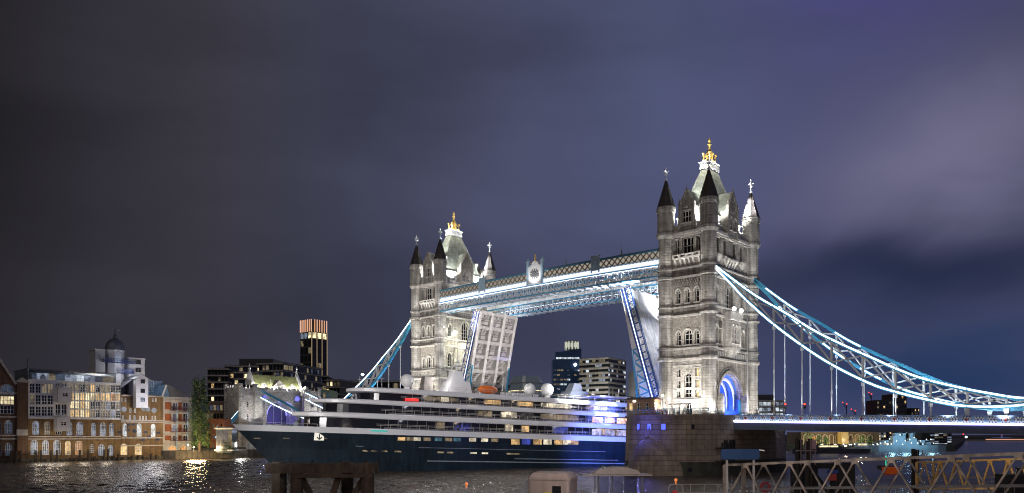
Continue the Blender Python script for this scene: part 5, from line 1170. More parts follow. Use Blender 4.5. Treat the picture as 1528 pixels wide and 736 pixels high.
m = MB(); pa, pb = 198, 216; m.box(XB, XB+2.6, U_(pa), U_(pb), Z_(207, 609), Z_(207, 566)); m.extr([(XB+2.8, U_(pa)-.3, Z_(207, 566)), (XB+2.8, U_(pb)+.3, Z_(207, 566)), (XB+2.8, U_(207), Z_(207, 560))], (-12, 0, 0)); lt = m.build('lucam_tower', wboard, T)
m = MB(); m.poly([(XB+3, U_(pa)-.5, Z_(207, 566.3)), (XB+3, U_(207), Z_(207, 559.6)), (XB-9.5, U_(207), Z_(207, 559.6)), (XB-9.5, U_(pa)-.5, Z_(207, 566.3))]); m.poly([(XB+3, U_(pb)+.5, Z_(207, 566.3)), (XB+3, U_(207), Z_(207, 559.6)), (XB-9.5, U_(207), Z_(207, 559.6)), (XB-9.5, U_(pb)+.5, Z_(207, 566.3))]); m.poly([(XB+.5, U_(181), Z_(207, 580)), (XB+.5, U_(197.8), Z_(207, 566)), (XB-9.5, U_(197.8), Z_(207, 566)), (XB-9.5, U_(181), Z_(207, 580))]); m.build('slate_roof', lead, T)
fr5 = Fr((XB+2.6, 0, 0), (0, 1, 0), (1, 0, 0))
for y in (570, 584, 597):
    o = dict(u=U_(208), w=1.3, z=Z_(208, y+3), h=1.3); window(fr5, o, [mat('dark_frame', (.05, .05, .06), .5), lw_['p'] if y > 590 else glass_d], lt, 2, 2, -.1, .12)
Xc = XB-6
zc0, zc1 = Z_(177, 563, Xc), Z_(177, 522, Xc); cy = U_(177, Xc); rc = abs(U_(191, Xc)-U_(163, Xc))/2*.94
m = MB(); m.lathe(Xc-3, cy, [(rc*1.02, zt-3), (rc*1.02, zc0), (rc, zc0), (rc, zc1-.5), (rc*1.1, zc1-.3), (rc*1.1, zc1)], 8, R(22.5)); cu = m.build('cupola', wboard, T)
m = MB(); hd = Z_(177, 504, Xc)-zc1; m.lathe(Xc-3, cy, [(rc*1.08*math.cos(t), zc1+hd*math.sin(t)) for t in [k*math.pi/2/8 for k in range(8)]]+[(.5, zc1+hd), (.5, zc1+hd+1), (.15, zc1+hd+1.5), (.08, zc1+hd+3.4)], 16)
for k in range(16): 
    t = 2*math.pi*k/16
    for q in range(7):
        a0, a1 = q*math.pi/16, (q+1)*math.pi/16; m.bar((Xc-3+rc*1.09*math.cos(a0)*math.cos(t), cy+rc*1.09*math.cos(a0)*math.sin(t), zc1+hd*math.sin(a0)), (Xc-3+rc*1.09*math.cos(a1)*math.cos(t), cy+rc*1.09*math.cos(a1)*math.sin(t), zc1+hd*math.sin(a1)), .14)
z_ = zc1+hd+2.6; m.box(Xc-3.9, Xc-2.1, cy-.06, cy+.06, z_, z_+.12); m.box(Xc-3.06, Xc-2.94, cy-1.2, cy+1.2, z_, z_+.12); m.build('dome', mat('lead_dome', (.13, .14, .17), .35, .3, var=.15), cu)
m = MB(); frc = Fr((Xc-3+rc*.93, 0, 0), (0, 1, 0), (1, 0, 0))
fbox(m, frc, cy-.9, cy+.9, Z_(178, 541, Xc), Z_(178, 529, Xc), 0, .15); m.build('cupola_door', lw_['p'], cu)
for nm, pa, pb, ya, yb_ in (('left', 143.5, 157.5, 525, 563), ('right', 193, 217, 534, 566)):
    wb2 = mat('shaded_render', (.36, .36, .38), .8, var=.1) if nm == 'left' else wboard; m = MB(); m.box(Xc-6, Xc-.5, U_(pa, Xc), U_(pb, Xc), zt-4, Z_(180, ya, Xc)); m.box(Xc-6.2, Xc-.3, U_(pa, Xc)-.2, U_(pb, Xc)+.2, Z_(180, ya, Xc), Z_(180, ya, Xc)+.4); b_ = m.build('roof_tower', wb2, T)  # shade on the left tower is put into its darker render colour
    if nm == 'right':
        frr = Fr((Xc-.5, 0, 0), (0, 1, 0), (1, 0, 0))
        for y in (541, 553): window(frr, dict(u=U_(207, Xc), w=1.6, z=Z_(207, y+2.5, Xc), h=1.4), [MATS['dark_frame'], glass_d], b_, 2, 2, -.1, .14)
m = MB()
for y, pa, pb in ((541, 153, 200), (556, 176, 198)):
    z = Z_(177, y, Xc); x_ = Xc+1.2
    m.box(Xc-4, x_, U_(pa, Xc), U_(pb, Xc), z-.2, z)
    for q in (.55, 1.1): m.path([(Xc-2, U_(pa, Xc), z+q), (x_, U_(pa, Xc), z+q), (x_, U_(pb, Xc), z+q), (Xc-2, U_(pb, Xc), z+q)], .1)
    for k in range(22): u = U_(pa, Xc)+(U_(pb, Xc)-U_(pa, Xc))*k/21; m.bar((x_, u, z), (x_, u, z+1.1), .07)
m.build('blue_gallery', mat('gallery_blue', (.03, .05, .16), .5), cu)
lamp('cupola_light', (Xc+6, cy+1, zc0+1), 1500, (.95, .95, 1), 'POINT', None, 1.8)
lamp('lucam_light', (XB+9, U_(209), Z_(209, 600)), 1700, (.85, .88, 1), 'POINT', None, 2.0)
lamp('brew_wall_light', (XB+7, U_(222), Z_(220, 640)), 1100, (.95, .9, .85), 'POINT', None, 1.8)
for px in (51, 68, 85, 120, 152): lamp('quay_wall_light', (XB+4, U_(px), 4.5), 260, (1, .85, .65), 'POINT', None, .8)
m = MB(); m.box(XB-16, XB-6, U_(216), U_(240), zt-1, Z_(228, 567)); m.build('rooftop_conservatory', mat('conservatory_glass', (.10, .16, .22), .1, emis=(.3, .5, .8), es=.10, var=.4, vs=.4), T)
m = MB()
for k in range(8):
    u = U_(216)+(U_(240)-U_(216))*k/7; m.bar((XB-5.9, u, zt-1), (XB-5.9, u, Z_(228, 567)), .16); m.bar((XB-5.9, u, Z_(228, 567)), (XB-12, u, Z_(228, 561)), .16)
for y in (567, 575, 583): m.bar((XB-5.9, U_(216), Z_(228, y)), (XB-5.9, U_(240), Z_(228, y)), .16)
m.build('conservatory_frame', whitem, T)
# --- orange and white apartments
T = thing('orange_apartments', 'white banded apartment house with orange panels and stacked balconies left of the poplar', 'apartments')
orange = mat('orange_brick', (.27, .085, .03), .8, var=.15, vs=.5)
sp = []
for r, (ya, yb_) in enumerate(((601, 614), (617, 630), (633, 646), (649.5, 658))):
    for px in (261.8, 277.2): sp.append((px, 7.6, ya, yb_, None, 2, 2, 'bdbdpdbd'[r*2+(px > 270)]))
sp += [(258, 13, 665, 673.5, 'round', 3, 1, 'o'), (274, 12, 665, 673.5, 'round', 3, 1, 'o')]
wall_with(T, 'front_wall', stucco, 243.2, 286, 2.4, Z_(265, 592.5), sp, X=XB-.5)
core(T, stucco, 243.2, 286, Z_(265, 592.5), X=XB-.5)
for r, (ya, yb_) in enumerate(((600.5, 611.5), (617.5, 628), (633.5, 644), (650, 657))):
    for pa, pb in ((247, 256), (267.2, 271.8)):
        m = MB(); fr6 = Fr((XB-.5, 0, 0), (0, 1, 0), (1, 0, 0)); fbox(m, fr6, U_(pa), U_(pb), Z_(265, yb_), Z_(265, ya), 0, .12); m.build('orange_panel', orange, T)
    for px in (261.8, 277.2):
        m = MB(); x_ = XB+.7; u = U_(px); z = Z_(px, yb_); m.box(XB-.5, x_, u-1.5, u+1.5, z-.2, z)
        for q in (.5, 1.0): m.path([(XB-.4, u-1.5, z+q), (x_, u-1.5, z+q), (x_, u+1.5, z+q), (XB-.4, u+1.5, z+q)], .07)
        for k in range(9): m.bar((x_, u-1.5+k*.375, z), (x_, u-1.5+k*.375, z+1), .05)
        m.build('balcony', mat('balcony_rail_red', (.12, .03, .03), .5), T)
band_(T, 243.2, 286, (598, 615.5, 631.5, 648, 662), .35, .5, stucco, X=XB-.5)
for px in (263, 279):
    m = MB(); m.tube((XB+.5, U_(px), 3), (XB+.5, U_(px), Z_(px, 612)), .22, .22, 8); m.build('downpipe_column', pblue, T)
zt4 = Z_(265, 592.5); m = MB(); m.extr([(XB-1, U_(243.5), zt4), (XB-1, U_(262), zt4), (XB-1, U_(250), Z_(250, 574))], (-14, 0, 0)); m.build('glass_gable', MATS['conservatory_glass'], T)
m = MB(); m.extr([(XB-.5, U_(250), Z_(250, 573)), (XB-.5, U_(284), zt4+.6), (XB-.5, U_(284), zt4), (XB-.5, U_(255), zt4)], (-16, 0, 0)); m.build('dark_roof', lead, T)
m = MB(); m.path([(XB-.8, U_(243.5), zt4), (XB-.8, U_(250), Z_(250, 574)), (XB-.8, U_(262), zt4)], .4, .4, (1, 0, 0)); m.build('white_barge', whitem, T)
m = MB(); m.box(XB-12, XB-8, U_(238), U_(258), Z_(250, 577), Z_(250, 567)); m.build('roof_plant_room', pblue, T)
# --- poplar
leafm = []
for i, c in enumerate(((.045, .10, .022), (.065, .125, .028), (.10, .15, .03), (.03, .07, .018))):
    leafm.append(mat('leaf_%d' % i, c, .6))
barkm = mat('bark', (.09, .065, .045), .9, var=.3, bump=.5)
def tree(name, label, loc, h, spread, n, columnar=True, tops=((0, 0, 1),), size=.5, seed=1, group=None):
    r_ = random.Random(seed); T = thing(name, label, 'tree', loc, group=group); m = MB()
    m.lathe(0, 0, [(h*.022, 0), (h*.017, h*.3), (h*.008, h*.75), (.02, h*.95)], 8)
    limbs = []
    for k in range(14):
        z = h*(.12+.055*k); t = r_.random()*6.28; l = spread*(.8 if columnar else 1.0)*(1-.5*k/14); e = (math.cos(t)*l*.6, math.sin(t)*l*.6, z+h*(.12 if columnar else .06)); m.tube((0, 0, z), e, h*.006, h*.002, 5); limbs.append(e)
    m.build('trunk', barkm, T)
    m = MB()
    clumps = []
    for dx, dy, f in tops:
        for k in range(n):
            z = h*(.07+.93*f*r_.random()**.9); q = z/(h*f); 
            rad = spread*(min(1, .45+q*2.2) if q < .3 else max(.12, (1-(q-.3)/.72)**.7))
            t = r_.random()*6.28; rr = rad*math.sqrt(r_.random())*(.75+.5*r_.random()); clumps.append((dx+math.cos(t)*rr, dy+math.sin(t)*rr, z, r_.random()))
    for cx, cy_, cz, cr in clumps:
        cs = size*(1.2+1.6*r_.random()); shade = r_.choice((0, 0, 1, 1, 2, 3))
        for k in range(13):
            m.mi = shade if r_.random() < .7 else r_.randrange(4)
            p = Vector((cx+r_.gauss(0, cs*.5), cy_+r_.gauss(0, cs*.5), cz+r_.gauss(0, cs*.75))); a = Vector((r_.gauss(0, 1), r_.gauss(0, 1), r_.gauss(0, .8))).normalized(); b = a.cross(Vector((r_.gauss(0, 1), r_.gauss(0, 1), r_.gauss(0, 1)))).normalized(); s = size*(.35+.4*r_.random())
            m.poly([p-a*s, p+b*s*.55, p+a*s, p-b*s*.55])
    m.build('crown', leafm, T); return T
pb_ = at(297.5, 672, 246); base_ = pb_.z
tree('poplar_tree', 'tall narrow green poplar with two tops, lit from below on the riverside', (pb_.x, pb_.y, 2.4), at(297.5, 566, 246).z-2.4, 2.7, 250, True, ((-.9, -.7, .99), (.8, .9, .985)), .42, 5)
for px, pw in ((286, 4500), (298, 6500)): q = at(px, 665, 238); lamp('garden_light', (q.x, q.y, 3.6), pw, (1, .72, .38), 'POINT', None, 1.0)
for i, (px, y) in enumerate(((280.5, 664.5), (289, 668))):
    q = at(px, y, 240); lamp_post('garden_lamp', 'warm globe lamp by the poplar and the apartments, %s of two' % ('left and higher' if i == 0 else 'right and lower'), (q.x, q.y, 2.5), q.z-2.6, (1, .75, .4), 5, False)
# bushes on the wall
for i, px in enumerate((335, 342, 349)):
    q = at(px, 668, 236); tree('riverside_bush', 'small leafy bush on the river wall before the glass pavilion, '+('left', 'middle', 'right')[i]+' of three', (q.x, q.y, 2.6), 3.0+.5*(i == 1), 1.2, 22, False, ((0, 0, 1),), .3, 20+i, 'bushes on the river wall')
# --- orange low house, tan house and glass pavilion
def block(name, label, cat, px0, px1, y0, y1, D, deep, mt, yaw=0, spec=(), group=None, win=None, slabs=None, roof=None, frame=None, seed=0, floors=0, bays=0, keys='d', fill=.7, hfill=.6, zbase=2.0, side=0):
    """far building: body with floors x bays of separate windows; front turned by yaw from facing the camera"""
    c = at((px0+px1)/2, y1, D); w = (px1-px0)*D/F/max(.3, math.cos(yaw)); zt_ = at(px0, y0, D).z; r_ = random.Random(seed)
    ang = math.atan2(-FW.y, -FW.x)+yaw      # direction of the outward normal
    T = thing(name, label, cat, (c.x, c.y, 0), ang+math.pi/2, group)      # local -y is outward
    m = MB(); m.box(-w/2, w/2, 0, deep, zbase, zt_); m.build('body', mt, T)
    fr = Fr((0, 0, 0), (1, 0, 0), (0, -1, 0)); z0 = max(zbase, at(px0, y1, D).z)
    if floors:
        fh = (zt_-.6-z0)/floors; bw = w/bays
        for f in range(floors):
            for b in range(bays):
                k = r_.choice(keys)
                if k == ' ': continue
                m = MB(); u = -w/2+bw*(b+.5); fbox(m, fr, u-bw*fill/2, u+bw*fill/2, z0+fh*(f+.2), z0+fh*(f+.2+hfill), -.02, .06); m.build('window', lw_[k], T)
        if side:      # the flank that shows at the right (+1) or left (-1)
            fs = Fr((side*w/2, deep/2, 0), (0, 1, 0), (side, 0, 0)); sb = max(1, int(bays*deep/w))
            for f in range(floors):
                for b in range(sb):
                    k = r_.choice(keys)
                    if k == ' ': continue
                    m = MB(); bw2 = deep/sb; u = -deep/2+bw2*(b+.5); fbox(m, fs, u-bw2*fill/2, u+bw2*fill/2, z0+fh*(f+.2), z0+fh*(f+.2+hfill), -.02, .06); m.build('window', lw_[k], T)
        if slabs:
            m = MB()
            for f in range(floors+1): m.box(-w/2-.5, w/2+.5, -slabs, deep+slabs*.5, z0+fh*f-.25, z0+fh*f+.25)
            m.build('floor_slabs', frame or stucco, T)
    if roof == 'pitched':
        m = MB(); m.extr([(-w/2-.3, -.3, zt_), (w/2+.3, -.3, zt_), (w/2+.3, deep/2, zt_+w*.18), (-w/2-.3, deep/2, zt_+w*.18)], (0, 0, -.2)); m.build('roof', lead, T)
    return T
tan = mat('tan_brick', (.20, .13, .08), .85, var=.2)
dconc = mat('dark_concrete', (.10, .095, .09), .85, var=.2, vs=.3)
lconc = mat('light_concrete', (.30, .29, .27), .85, var=.15, vs=.2, streak=.2)
block('tan_house', 'tan house with a lit band of windows behind the poplar', 'house', 308, 333, 600, 640, 290, 12, tan, 0, floors=3, bays=5, keys='ddgb', seed=2)
block('orange_house', 'low orange brick house right of the poplar', 'house', 309, 334, 625, 672, 262, 10, orange, 0, floors=3, bays=4, keys='ddddg', fill=.3, hfill=.45, seed=3)
block('glass_pavilion', 'glass pavilion with white frame on the river wall beside the bridge approach', 'pavilion', 323, 346, 637, 672, 248, 6, mat('pavilion_body', (.10, .14, .16), .2), .1, floors=1, bays=4, keys='bbg', fill=.86, hfill=.7, slabs=.3, frame=whitem, seed=4)
# ================================================================== south abutment gatehouse
XA = -183.0
T = thing('gatehouse', 'small floodlit gothic gatehouse with green roof and blue arch behind the bow of the ship', 'gatehouse', (XA, 0, 0))
fr = Fr((4.5, 0, 0), (0, 1, 0), (1, 0, 0))
m = MB(); facade(m, fr, -11, 11, 2, 24.2, [dict(u=1.0, w=13.0, z=11.9, h=9.0, arch='round', rise=5.5, open=True, depth=9)], 9); m.box(-4.5, -3.9, -11, 11, 2, 24.2); m.build('arch_wall', rubble, T)
m = MB(); m.box(-4.0, -3.5, -5.4, 7.4, 11.9, 20.9); m.build('passage_end', mat('passage_dark', (.08, .08, .12), .8), T)
for k in range(4):
    m = MB(); ap = arch_pts(1.0, 12.6-k*.3, 15.4, 'round', 5.1, 8); m.path([(4.2-k*2.2, u, z) for u, z in ap], .25, .2, (1, 0, 0)); m.build('arch_led', lit('gate_led', (.35, .35, 1.0), 2.2), T)
for sy in (-1, 1):
    m = MB(); y = sy*13.8; hs = 2.9
    for (x0, x1, y0, y1) in ((-5, 5.4, y-hs, y+hs),): m.box(x0, x1, y0, y1, 2, 22.2); m.box(x0-.3, x1+.3, y0-.3, y1+.3, 22.2, 22.8); m.box(x0, x1, y0, y1, 22.8, 25.2)
    for k in range(5):
        for q in (-1, 1): m.box(5.0-.2, 5.6, y-hs+k*1.4, y-hs+k*1.4+.75, 25.2, 26.3); m.box(-5, -4.4, y-hs+k*1.4, y-hs+k*1.4+.75, 25.2, 26.3)
    for k in range(6): m.box(-5+k*1.9, -5+k*1.9+1, y-hs-.05, y-hs+.5, 25.2, 26.3); m.box(-5+k*1.9, -5+k*1.9+1, y+hs-.5, y+hs+.05, 25.2, 26.3)
    for zz in (17.0,): m.box(-5.15, 5.6, y-hs-.15, y+hs+.15, zz, zz+.35)
    for xq in (-5, 5.4):
        for yq in (y-hs, y+hs): m.lathe(xq, yq, [(.85, 2), (.85, 25.4), (1.0, 25.6), (1.0, 26.6)], 8)
    tw = m.build('flank_tower', rubble, T)
    f7 = Fr((5.4, 0, 0), (0, 1, 0), (1, 0, 0))
    for z in (13.5, 18.0): window(f7, dict(u=y, w=1.1, z=z, h=2.2, arch='point'), [trim, glass_d], tw, 1, 2, -.1, .2)
    m = MB(); m.extr([(5.4, sy*10.2-1.6, 11), (5.4, sy*10.2+1.6, 11), (5.4, sy*10.2+1.2, 22.8), (5.4, sy*10.2-1.2, 22.8)], (1.6, 0, 0)); m.box(5.0, 7.4, sy*10.2-1.7, sy*10.2+1.7, 22.8, 25.4); m.build('chain_buttress', rubble, T)
m = MB(); m.box(-4.5, 4.7, -11, 11, 24.2, 24.9)
for k in range(16): m.box(4.2, 4.8, -10.8+k*1.4, -10.8+k*1.4+.75, 24.9, 25.6)
m.build('parapet', trim, T)
m = MB(); m.extr([(3.6, -9.6, 25), (0, -9.6, 30.6), (-3.6, -9.6, 25)], (0, 19.2, 0)); rf = m.build('roof', mat('mossy_green_slate', (.26, .27, .11), .7, brick=(.2, .22, .09), bshape=(.3, .2), var=.4, vs=.8), T)
for sy in (-1, 1):
    m = MB(); y = sy*10; m.extr([(4.2, y-.5, 24.5), (2.6, y-.5, 27.5), (.5, y-.5, 31.4), (-.5, y-.5, 31.4), (-2.6, y-.5, 27.5), (-4.2, y-.5, 24.5)], (0, 1.0, 0)); m.lathe(0, y, [(.5, 31.3), (.3, 32.4), (.45, 32.7), (.15, 33.4), (.35, 33.9), (.05, 34.8)], 6); m.build('gable_end', trim, T)
for y in (-6, 0, 6):
    w_ = 2.2 if y == 0 else 1.1; h_ = 28.8 if y == 0 else 27.4
    m = MB(); m.box(2.0, 4.2, y-w_, y+w_, 25, 26.6 if y == 0 else 26.2); m.extr([(4.2, y-w_, 26.6 if y == 0 else 26.2), (4.2, y+w_, 26.6 if y == 0 else 26.2), (4.2, y, h_)], (-3.6, 0, 0)); dm = m.build('dormer', trim if y else stone_d, rf)
m = MB(); m.tube((4.9, -4, 22), (4.9, -4, 29.6), .09, .07, 6); m.build('flagpole', whitem, T)
for y in (-6.2, 7.4):
    m = MB(); m.tube((4.55, y, 21.8), (4.75, y, 21.8), .95, .95, 12); m.build('blue_roundel', lit('blue_roundel_light', (.16, .16, 1.0), 1.6), T)
for y in (-8.5, -3, 3, 8.5): lamp('gate_roof_light', (XA+4.6, y, 25.7), 1900, (1, 1, .95), 'POINT', None, .2)
for y in (-11.5, 11.5): lamp('gate_flank_light', (XA+11, y*1.25, 12.9), 4500, (1, .97, .93), 'SPOT', (XA+5.2, y*1.2, 20), .2, 110, .7); lamp('gate_gable_light', (XA+1.5, y, 25.6), 2600, coolw, 'POINT', None, .2)
lamp('gate_arch_light', (XA+1, 1, 13.5), 1100, (.22, .18, 1.0), 'POINT', None, .3)
flood('floodlight on the road washing the front of the gatehouse', (XA+15, -4, 10.4), (XA+4, -4, 20), 3600, 100)
T = thing('approach_wall', 'pale stone approach wall below the gatehouse beside the glass pavilion', 'wall', (0, 0, 0)); m = MB(); m.box(-240, XA+12, -16.8, -14.5, 2, 12.6); m.box(XA+10, XA+12, -14.5, 14.5, 2, 10.2); m.build('wall_face', stone, T)
m = MB(); m.box(-240, XA+12.1, -17, -14.4, 12.6, 13.0); m.build('wall_coping', trim, T)
lamp('approach_light', (XA+20, -24, 4.5), 1500, (1, .97, .9), 'POINT', None, 1.0)
# back stay of the chain, sloping down behind the gatehouse to the left
T = thing('chain_backstay', 'short blue backstay sloping down behind the left flank of the gatehouse', 'backstay', (0, 0, 0)); m = MB(); a = at(372, 597, 279); b = at(322, 655, 262); m.bar(a, b, .9, 1.6); m.build('stay', blue, T); m = MB(); m.bar(a+Vector((.5, -.3, .5)), b+Vector((.5, -.3, .5)), .2, .25); m.build('led_strip', mat('white_led'), T)
# ================================================================== the city behind
m = MB(); m.box(118, 3000, -30, 240, -3, 5); m.build('north_bank_ground', mud)['kind'] = 'structure'
m = MB(); m.prism([tuple(at(px, 648, D).xy) for px, D in ((1100, 440), (1172, 388), (1425, 372), (1436, 560), (1440, 1040), (1700, 1040), (1700, 5000), (600, 5000), (600, 560))], -3, 2.6); m.build('upriver_bank_ground', mud)['kind'] = 'structure'
dark1 = mat('tower_dark_cladding', (.05, .05, .056), .5, var=.2, vs=.1)
navyg = mat('navy_glazing', (.02, .035, .07), .15, emis=(.05, .14, .30), es=.05, var=.3, vs=.15)
# terraced apartments behind the gatehouse
block('terraced_apartments', 'lowest step of the dark terraced apartments, at left above the poplar', 'apartments', 310, 340, 549, 640, 325, 24, dconc, .05, floors=9, bays=6, keys='ddddddgya', fill=.72, slabs=1.2, seed=5, win=1)
block('terraced_apartments', 'middle wing of the dark terraced apartments behind the gatehouse', 'apartments', 338, 388, 545, 632, 330, 24, dconc, .25, floors=9, bays=8, keys='dddddddddgya', fill=.7, slabs=1.3, seed=6)
block('terraced_apartments', 'tall right wing of the terraced apartments with a pale top storey above the gatehouse roof', 'apartments', 384, 425, 541, 632, 322, 30, dconc, -.3, floors=8, bays=7, keys='ddddddggb', fill=.7, slabs=1.4, frame=lconc, seed=7, side=1)
block('roof_plant_block', 'dark flat plant block on the roofs behind the gatehouse', 'roof block', 357, 408, 535.5, 545, 345, 20, dark1, 0, seed=1, zbase=28)
block('office_block', 'layered office terrace with pale floor edges below the orange topped tower', 'offices', 425, 487, 560, 632, 380, 26, dconc, .1, floors=6, bays=9, keys='ddddgbd', fill=.85, slabs=1.6, frame=lconc, seed=8)
block('office_block', 'small lit corner block right of the layered office terrace', 'offices', 486, 508, 566, 620, 372, 20, dconc, -.2, floors=5, bays=4, keys='dyagd', fill=.6, slabs=1.2, frame=lconc, seed=9)
block('glass_office', 'greenish lit glass office between the gatehouse and the bow decks', 'offices', 440, 492, 582, 632, 350, 16, mat('green_glass', (.05, .08, .08), .2, emis=(.4, .6, .45), es=.06), .0, floors=4, bays=10, keys='bgbpg', fill=.8, seed=10)
block('low_terrace', 'long low dark terrace behind the steep left chain', 'offices', 500, 610, 568, 620, 430, 22, dconc, 0, floors=4, bays=14, keys='dddddgd', fill=.7, slabs=1.2, seed=12)
# orange crowned tower
def crowned_tower():
    D = 430; c = at(468, 632, D); T = thing('residential_tower', 'tall dark tower crowned with glowing orange vertical fins', 'tower block', (c.x, c.y, 0), math.atan2(-FW.y, -FW.x)+math.pi/2+R(-38))
    za, zb_ = at(465, 497, D).z, at(465, 479, D).z; m = MB(); hw = 5.3; m.box(-hw, hw, -hw, hw, 2, za); m.box(-hw+.8, hw-.8, -hw+.8, hw-.8, za, zb_-.5); m.build('body', dark1, T)
    for k in range(7):
        for s in (0, 1):
            q = -hw+.3+k*(2*hw-.6)/6; m = MB(); p = (q, -hw-.1) if s == 0 else (hw+.1, q)
            if s == 1 and k == 0: continue
            m.box(p[0]-.2, p[0]+.2, p[1]-.2, p[1]+.2, za, zb_)
            m.build('glowing_fin', lit('fin_orange_%d' % (k % 2), (1.0, .46, .22) if k % 2 else (1.0, .60, .45), .8), T)
        q = -hw+.3+k*(2*hw-.6)/6; m = MB(); m.box(-hw-.3, -hw+.2, q-.28, q+.28, za, zb_); m.build('glowing_fin', MATS['fin_orange_%d' % (k % 2)], T)
    rr = random.Random(4)
    for s, fr in ((0, Fr((0, -hw, 0), (1, 0, 0), (0, -1, 0))), (1, Fr((hw, 0, 0), (0, 1, 0), (1, 0, 0)))):
        for f in range(13):
            for b in range(3):
                z = 10+(za-10)*f/13; u = -hw+2*hw*(b+.5)/3; k = 'd' if rr.random() < .85 else 'g'
                if f == 12: k = 'y' if s == 1 or b == 2 else 'p'
                if f in (3, 4) and s == 1: k = 'ay'[b % 2]
                m = MB(); fbox(m, fr, u-1.2, u+1.2, z+.6, z+(za-10)/13-.5, -.1, .12); m.build('window', lw_[k], T)
    m = MB()
    for q in (-hw, -hw/3, hw/3, hw): m.box(hw-.05, hw+.2, q-.08, q+.08, 30, za)
    m.build('lit_rib', lit('rib_amber', (1.0, .72, .4), .55), T)
crowned_tower()
# curved glass hall behind the ship
D = 402; c = at(798, 632, D); T = thing('glass_hall', 'leaning oval glass hall with lit curved floors behind the ship', 'hall', (c.x, c.y, 0)); m = MB()
zt_ = at(798, 562, D).z; n = 9; lv = [2+(zt_-2)*k/n for k in range(n+1)]
for k in range(n): r0 = 13.0*(1-.45*(k/n)**2.6); r1 = 13.0*(1-.45*((k+1)/n)**2.6); m.lathe(-k*.5, -k*.3, [(r0, lv[k]+.5), (r1, lv[k+1])], 28)
m.build('glass_shell', mat('hall_glass', (.05, .06, .08), .1, emis=(.5, .6, .7), es=.08, var=.5, vs=.15), T)
for k in range(n):
    m = MB(); r0 = 13.25*(1-.45*(k/n)**2.6); m.lathe(-k*.5, -k*.3, [(r0, lv[k]), (r0, lv[k]+.45)], 28); m.build('floor_ring', lw_['y'] if k in (5, 7) else lconc, T)
# dark tower with a lit drum and slatted office
D = 720; c = at(847, 600, D); T = thing('rounded_tower', 'dark blue tower with curved top and a white lit slatted crown', 'tower block', (c.x, c.y, 0), math.atan2(-FW.y, -FW.x)+math.pi/2)
z = lambda y: at(847, y, D).z
m = MB(); w2 = 41*D/F/2; m.box(-w2*1.1, w2, 0, 22, 2, z(537)); m.extr([(-w2*.88, -.5, z(537)), (w2, -.5, z(537)), (w2, -.5, z(520)), (w2*.5, -.5, z(521.5)), (0, -.5, z(524)), (-w2*.88, -.5, z(525.5))], (0, 22, 0)); m.build('body', navyg, T)
m = MB(); m.lathe(w2*.35, 8, [(w2*.48, z(521)), (w2*.48, z(518))], 16); m.lathe(w2*.35, 8, [(w2*.5, z(509.5)), (w2*.5, z(508))], 16); m.build('crown_rings', lconc, T)
for k in range(12):
    t = 2*math.pi*k/12; m = MB(); x_, y_ = w2*.35+w2*.46*math.cos(t), 8+w2*.46*math.sin(t); m.box(x_-.7, x_+.7, y_-.5, y_+.5, z(521), z(508.5)); m.build('lit_slat', lit('slat_cream', (.95, 1.0, .80), .55), T)
fr = Fr((0, -.5, 0), (1, 0, 0), (0, -1, 0))
for k in range(9):
    m = MB(); u = -w2*.75+k*w2*.19; fbox(m, fr, u-1.1, u+1.1, z(536), z(533.2), 0, .3); m.build('window', lw_['c'], T)
rr = random.Random(8)
for f in range(5):
    for b in range(8):
        if rr.random() < .55: m = MB(); u = -w2+b*w2*.25+1; fbox(m, fr, u-1.3, u+1.3, z(554+f*7), z(551.5+f*7), .4, .8); m.build('window', lw_[rr.choice('ggpbc')], T)
m = MB(); m.ball((w2*.55, -1.5, z(544.5)), 1.5, 10, 6); m.build('white_beacon', lit('white_beacon_light', (.85, .92, 1.0), 10), T)
for px in (845, 852, 858): q = at(px, 521.5, D-2)
block('slatted_office', 'beige slab office with dark horizontal window bands right of the dark rounded tower', 'offices', 866, 906, 534, 600, 640, 34, lconc, -R(34), floors=9, bays=9, keys='dddddddgcp', fill=.98, hfill=.5, seed=14, side=1, zbase=2, slabs=.5, frame=lconc)
for px in (880, 915): q = at(px, 600, 590); lamp('office_fill_light', (q.x, q.y, 30), 60000, (1, .95, .85), 'POINT', None, 1)  # unseen lamps added to brighten the slatted office walls
block('slim_office', 'slim lit office seen beyond the foot of the closer bascule', 'offices', 947, 966, 553, 610, 600, 20, dark1, .1, floors=8, bays=5, keys='dgcpd', fill=.8, seed=15)
block('low_roofline', 'low dark roofline behind the stern of the ship', 'building', 925, 950, 592, 625, 520, 18, dark1, 0, floors=3, bays=6, keys='dddg', fill=.6, seed=16)
block('low_roofline', 'dim riverside block between the farther bascule and the glass hall', 'building', 735, 768, 575, 625, 420, 18, dark1, 0, floors=4, bays=7, keys='ddgb', fill=.6, seed=18)
# right of the closer tower
block('riverside_office', 'bright glass office right beside the closer tower above the deck', 'offices', 1127, 1168, 597, 650, 470, 24, mat('office_frame', (.16, .17, .18), .5), -.15, floors=6, bays=7, keys='ccypcg', fill=.8, hfill=.62, seed=19, slabs=.8)
block('roof_drum', 'dark rounded plant room on the bright office beside the tower', 'roof block', 1128, 1155, 589, 598, 486, 16, dark1, 0, seed=1, zbase=26)
for (a, b, y0, k, l) in ((1308, 1331, 597, 21, 'left twin of the dark towers over the deck, with an amber lit corner'), (1332, 1353, 588, 22, 'taller right twin of the dark towers over the deck'), (1360, 1372, 609, 23, 'small dark block just above the parapet right of the dark twin towers')):
    block('distant_tower', l, 'tower block', a, b, y0, 655, 1000, 30, dark1, 0, floors=9, bays=5, keys='dddddddga', fill=.5, hfill=.5, seed=k)
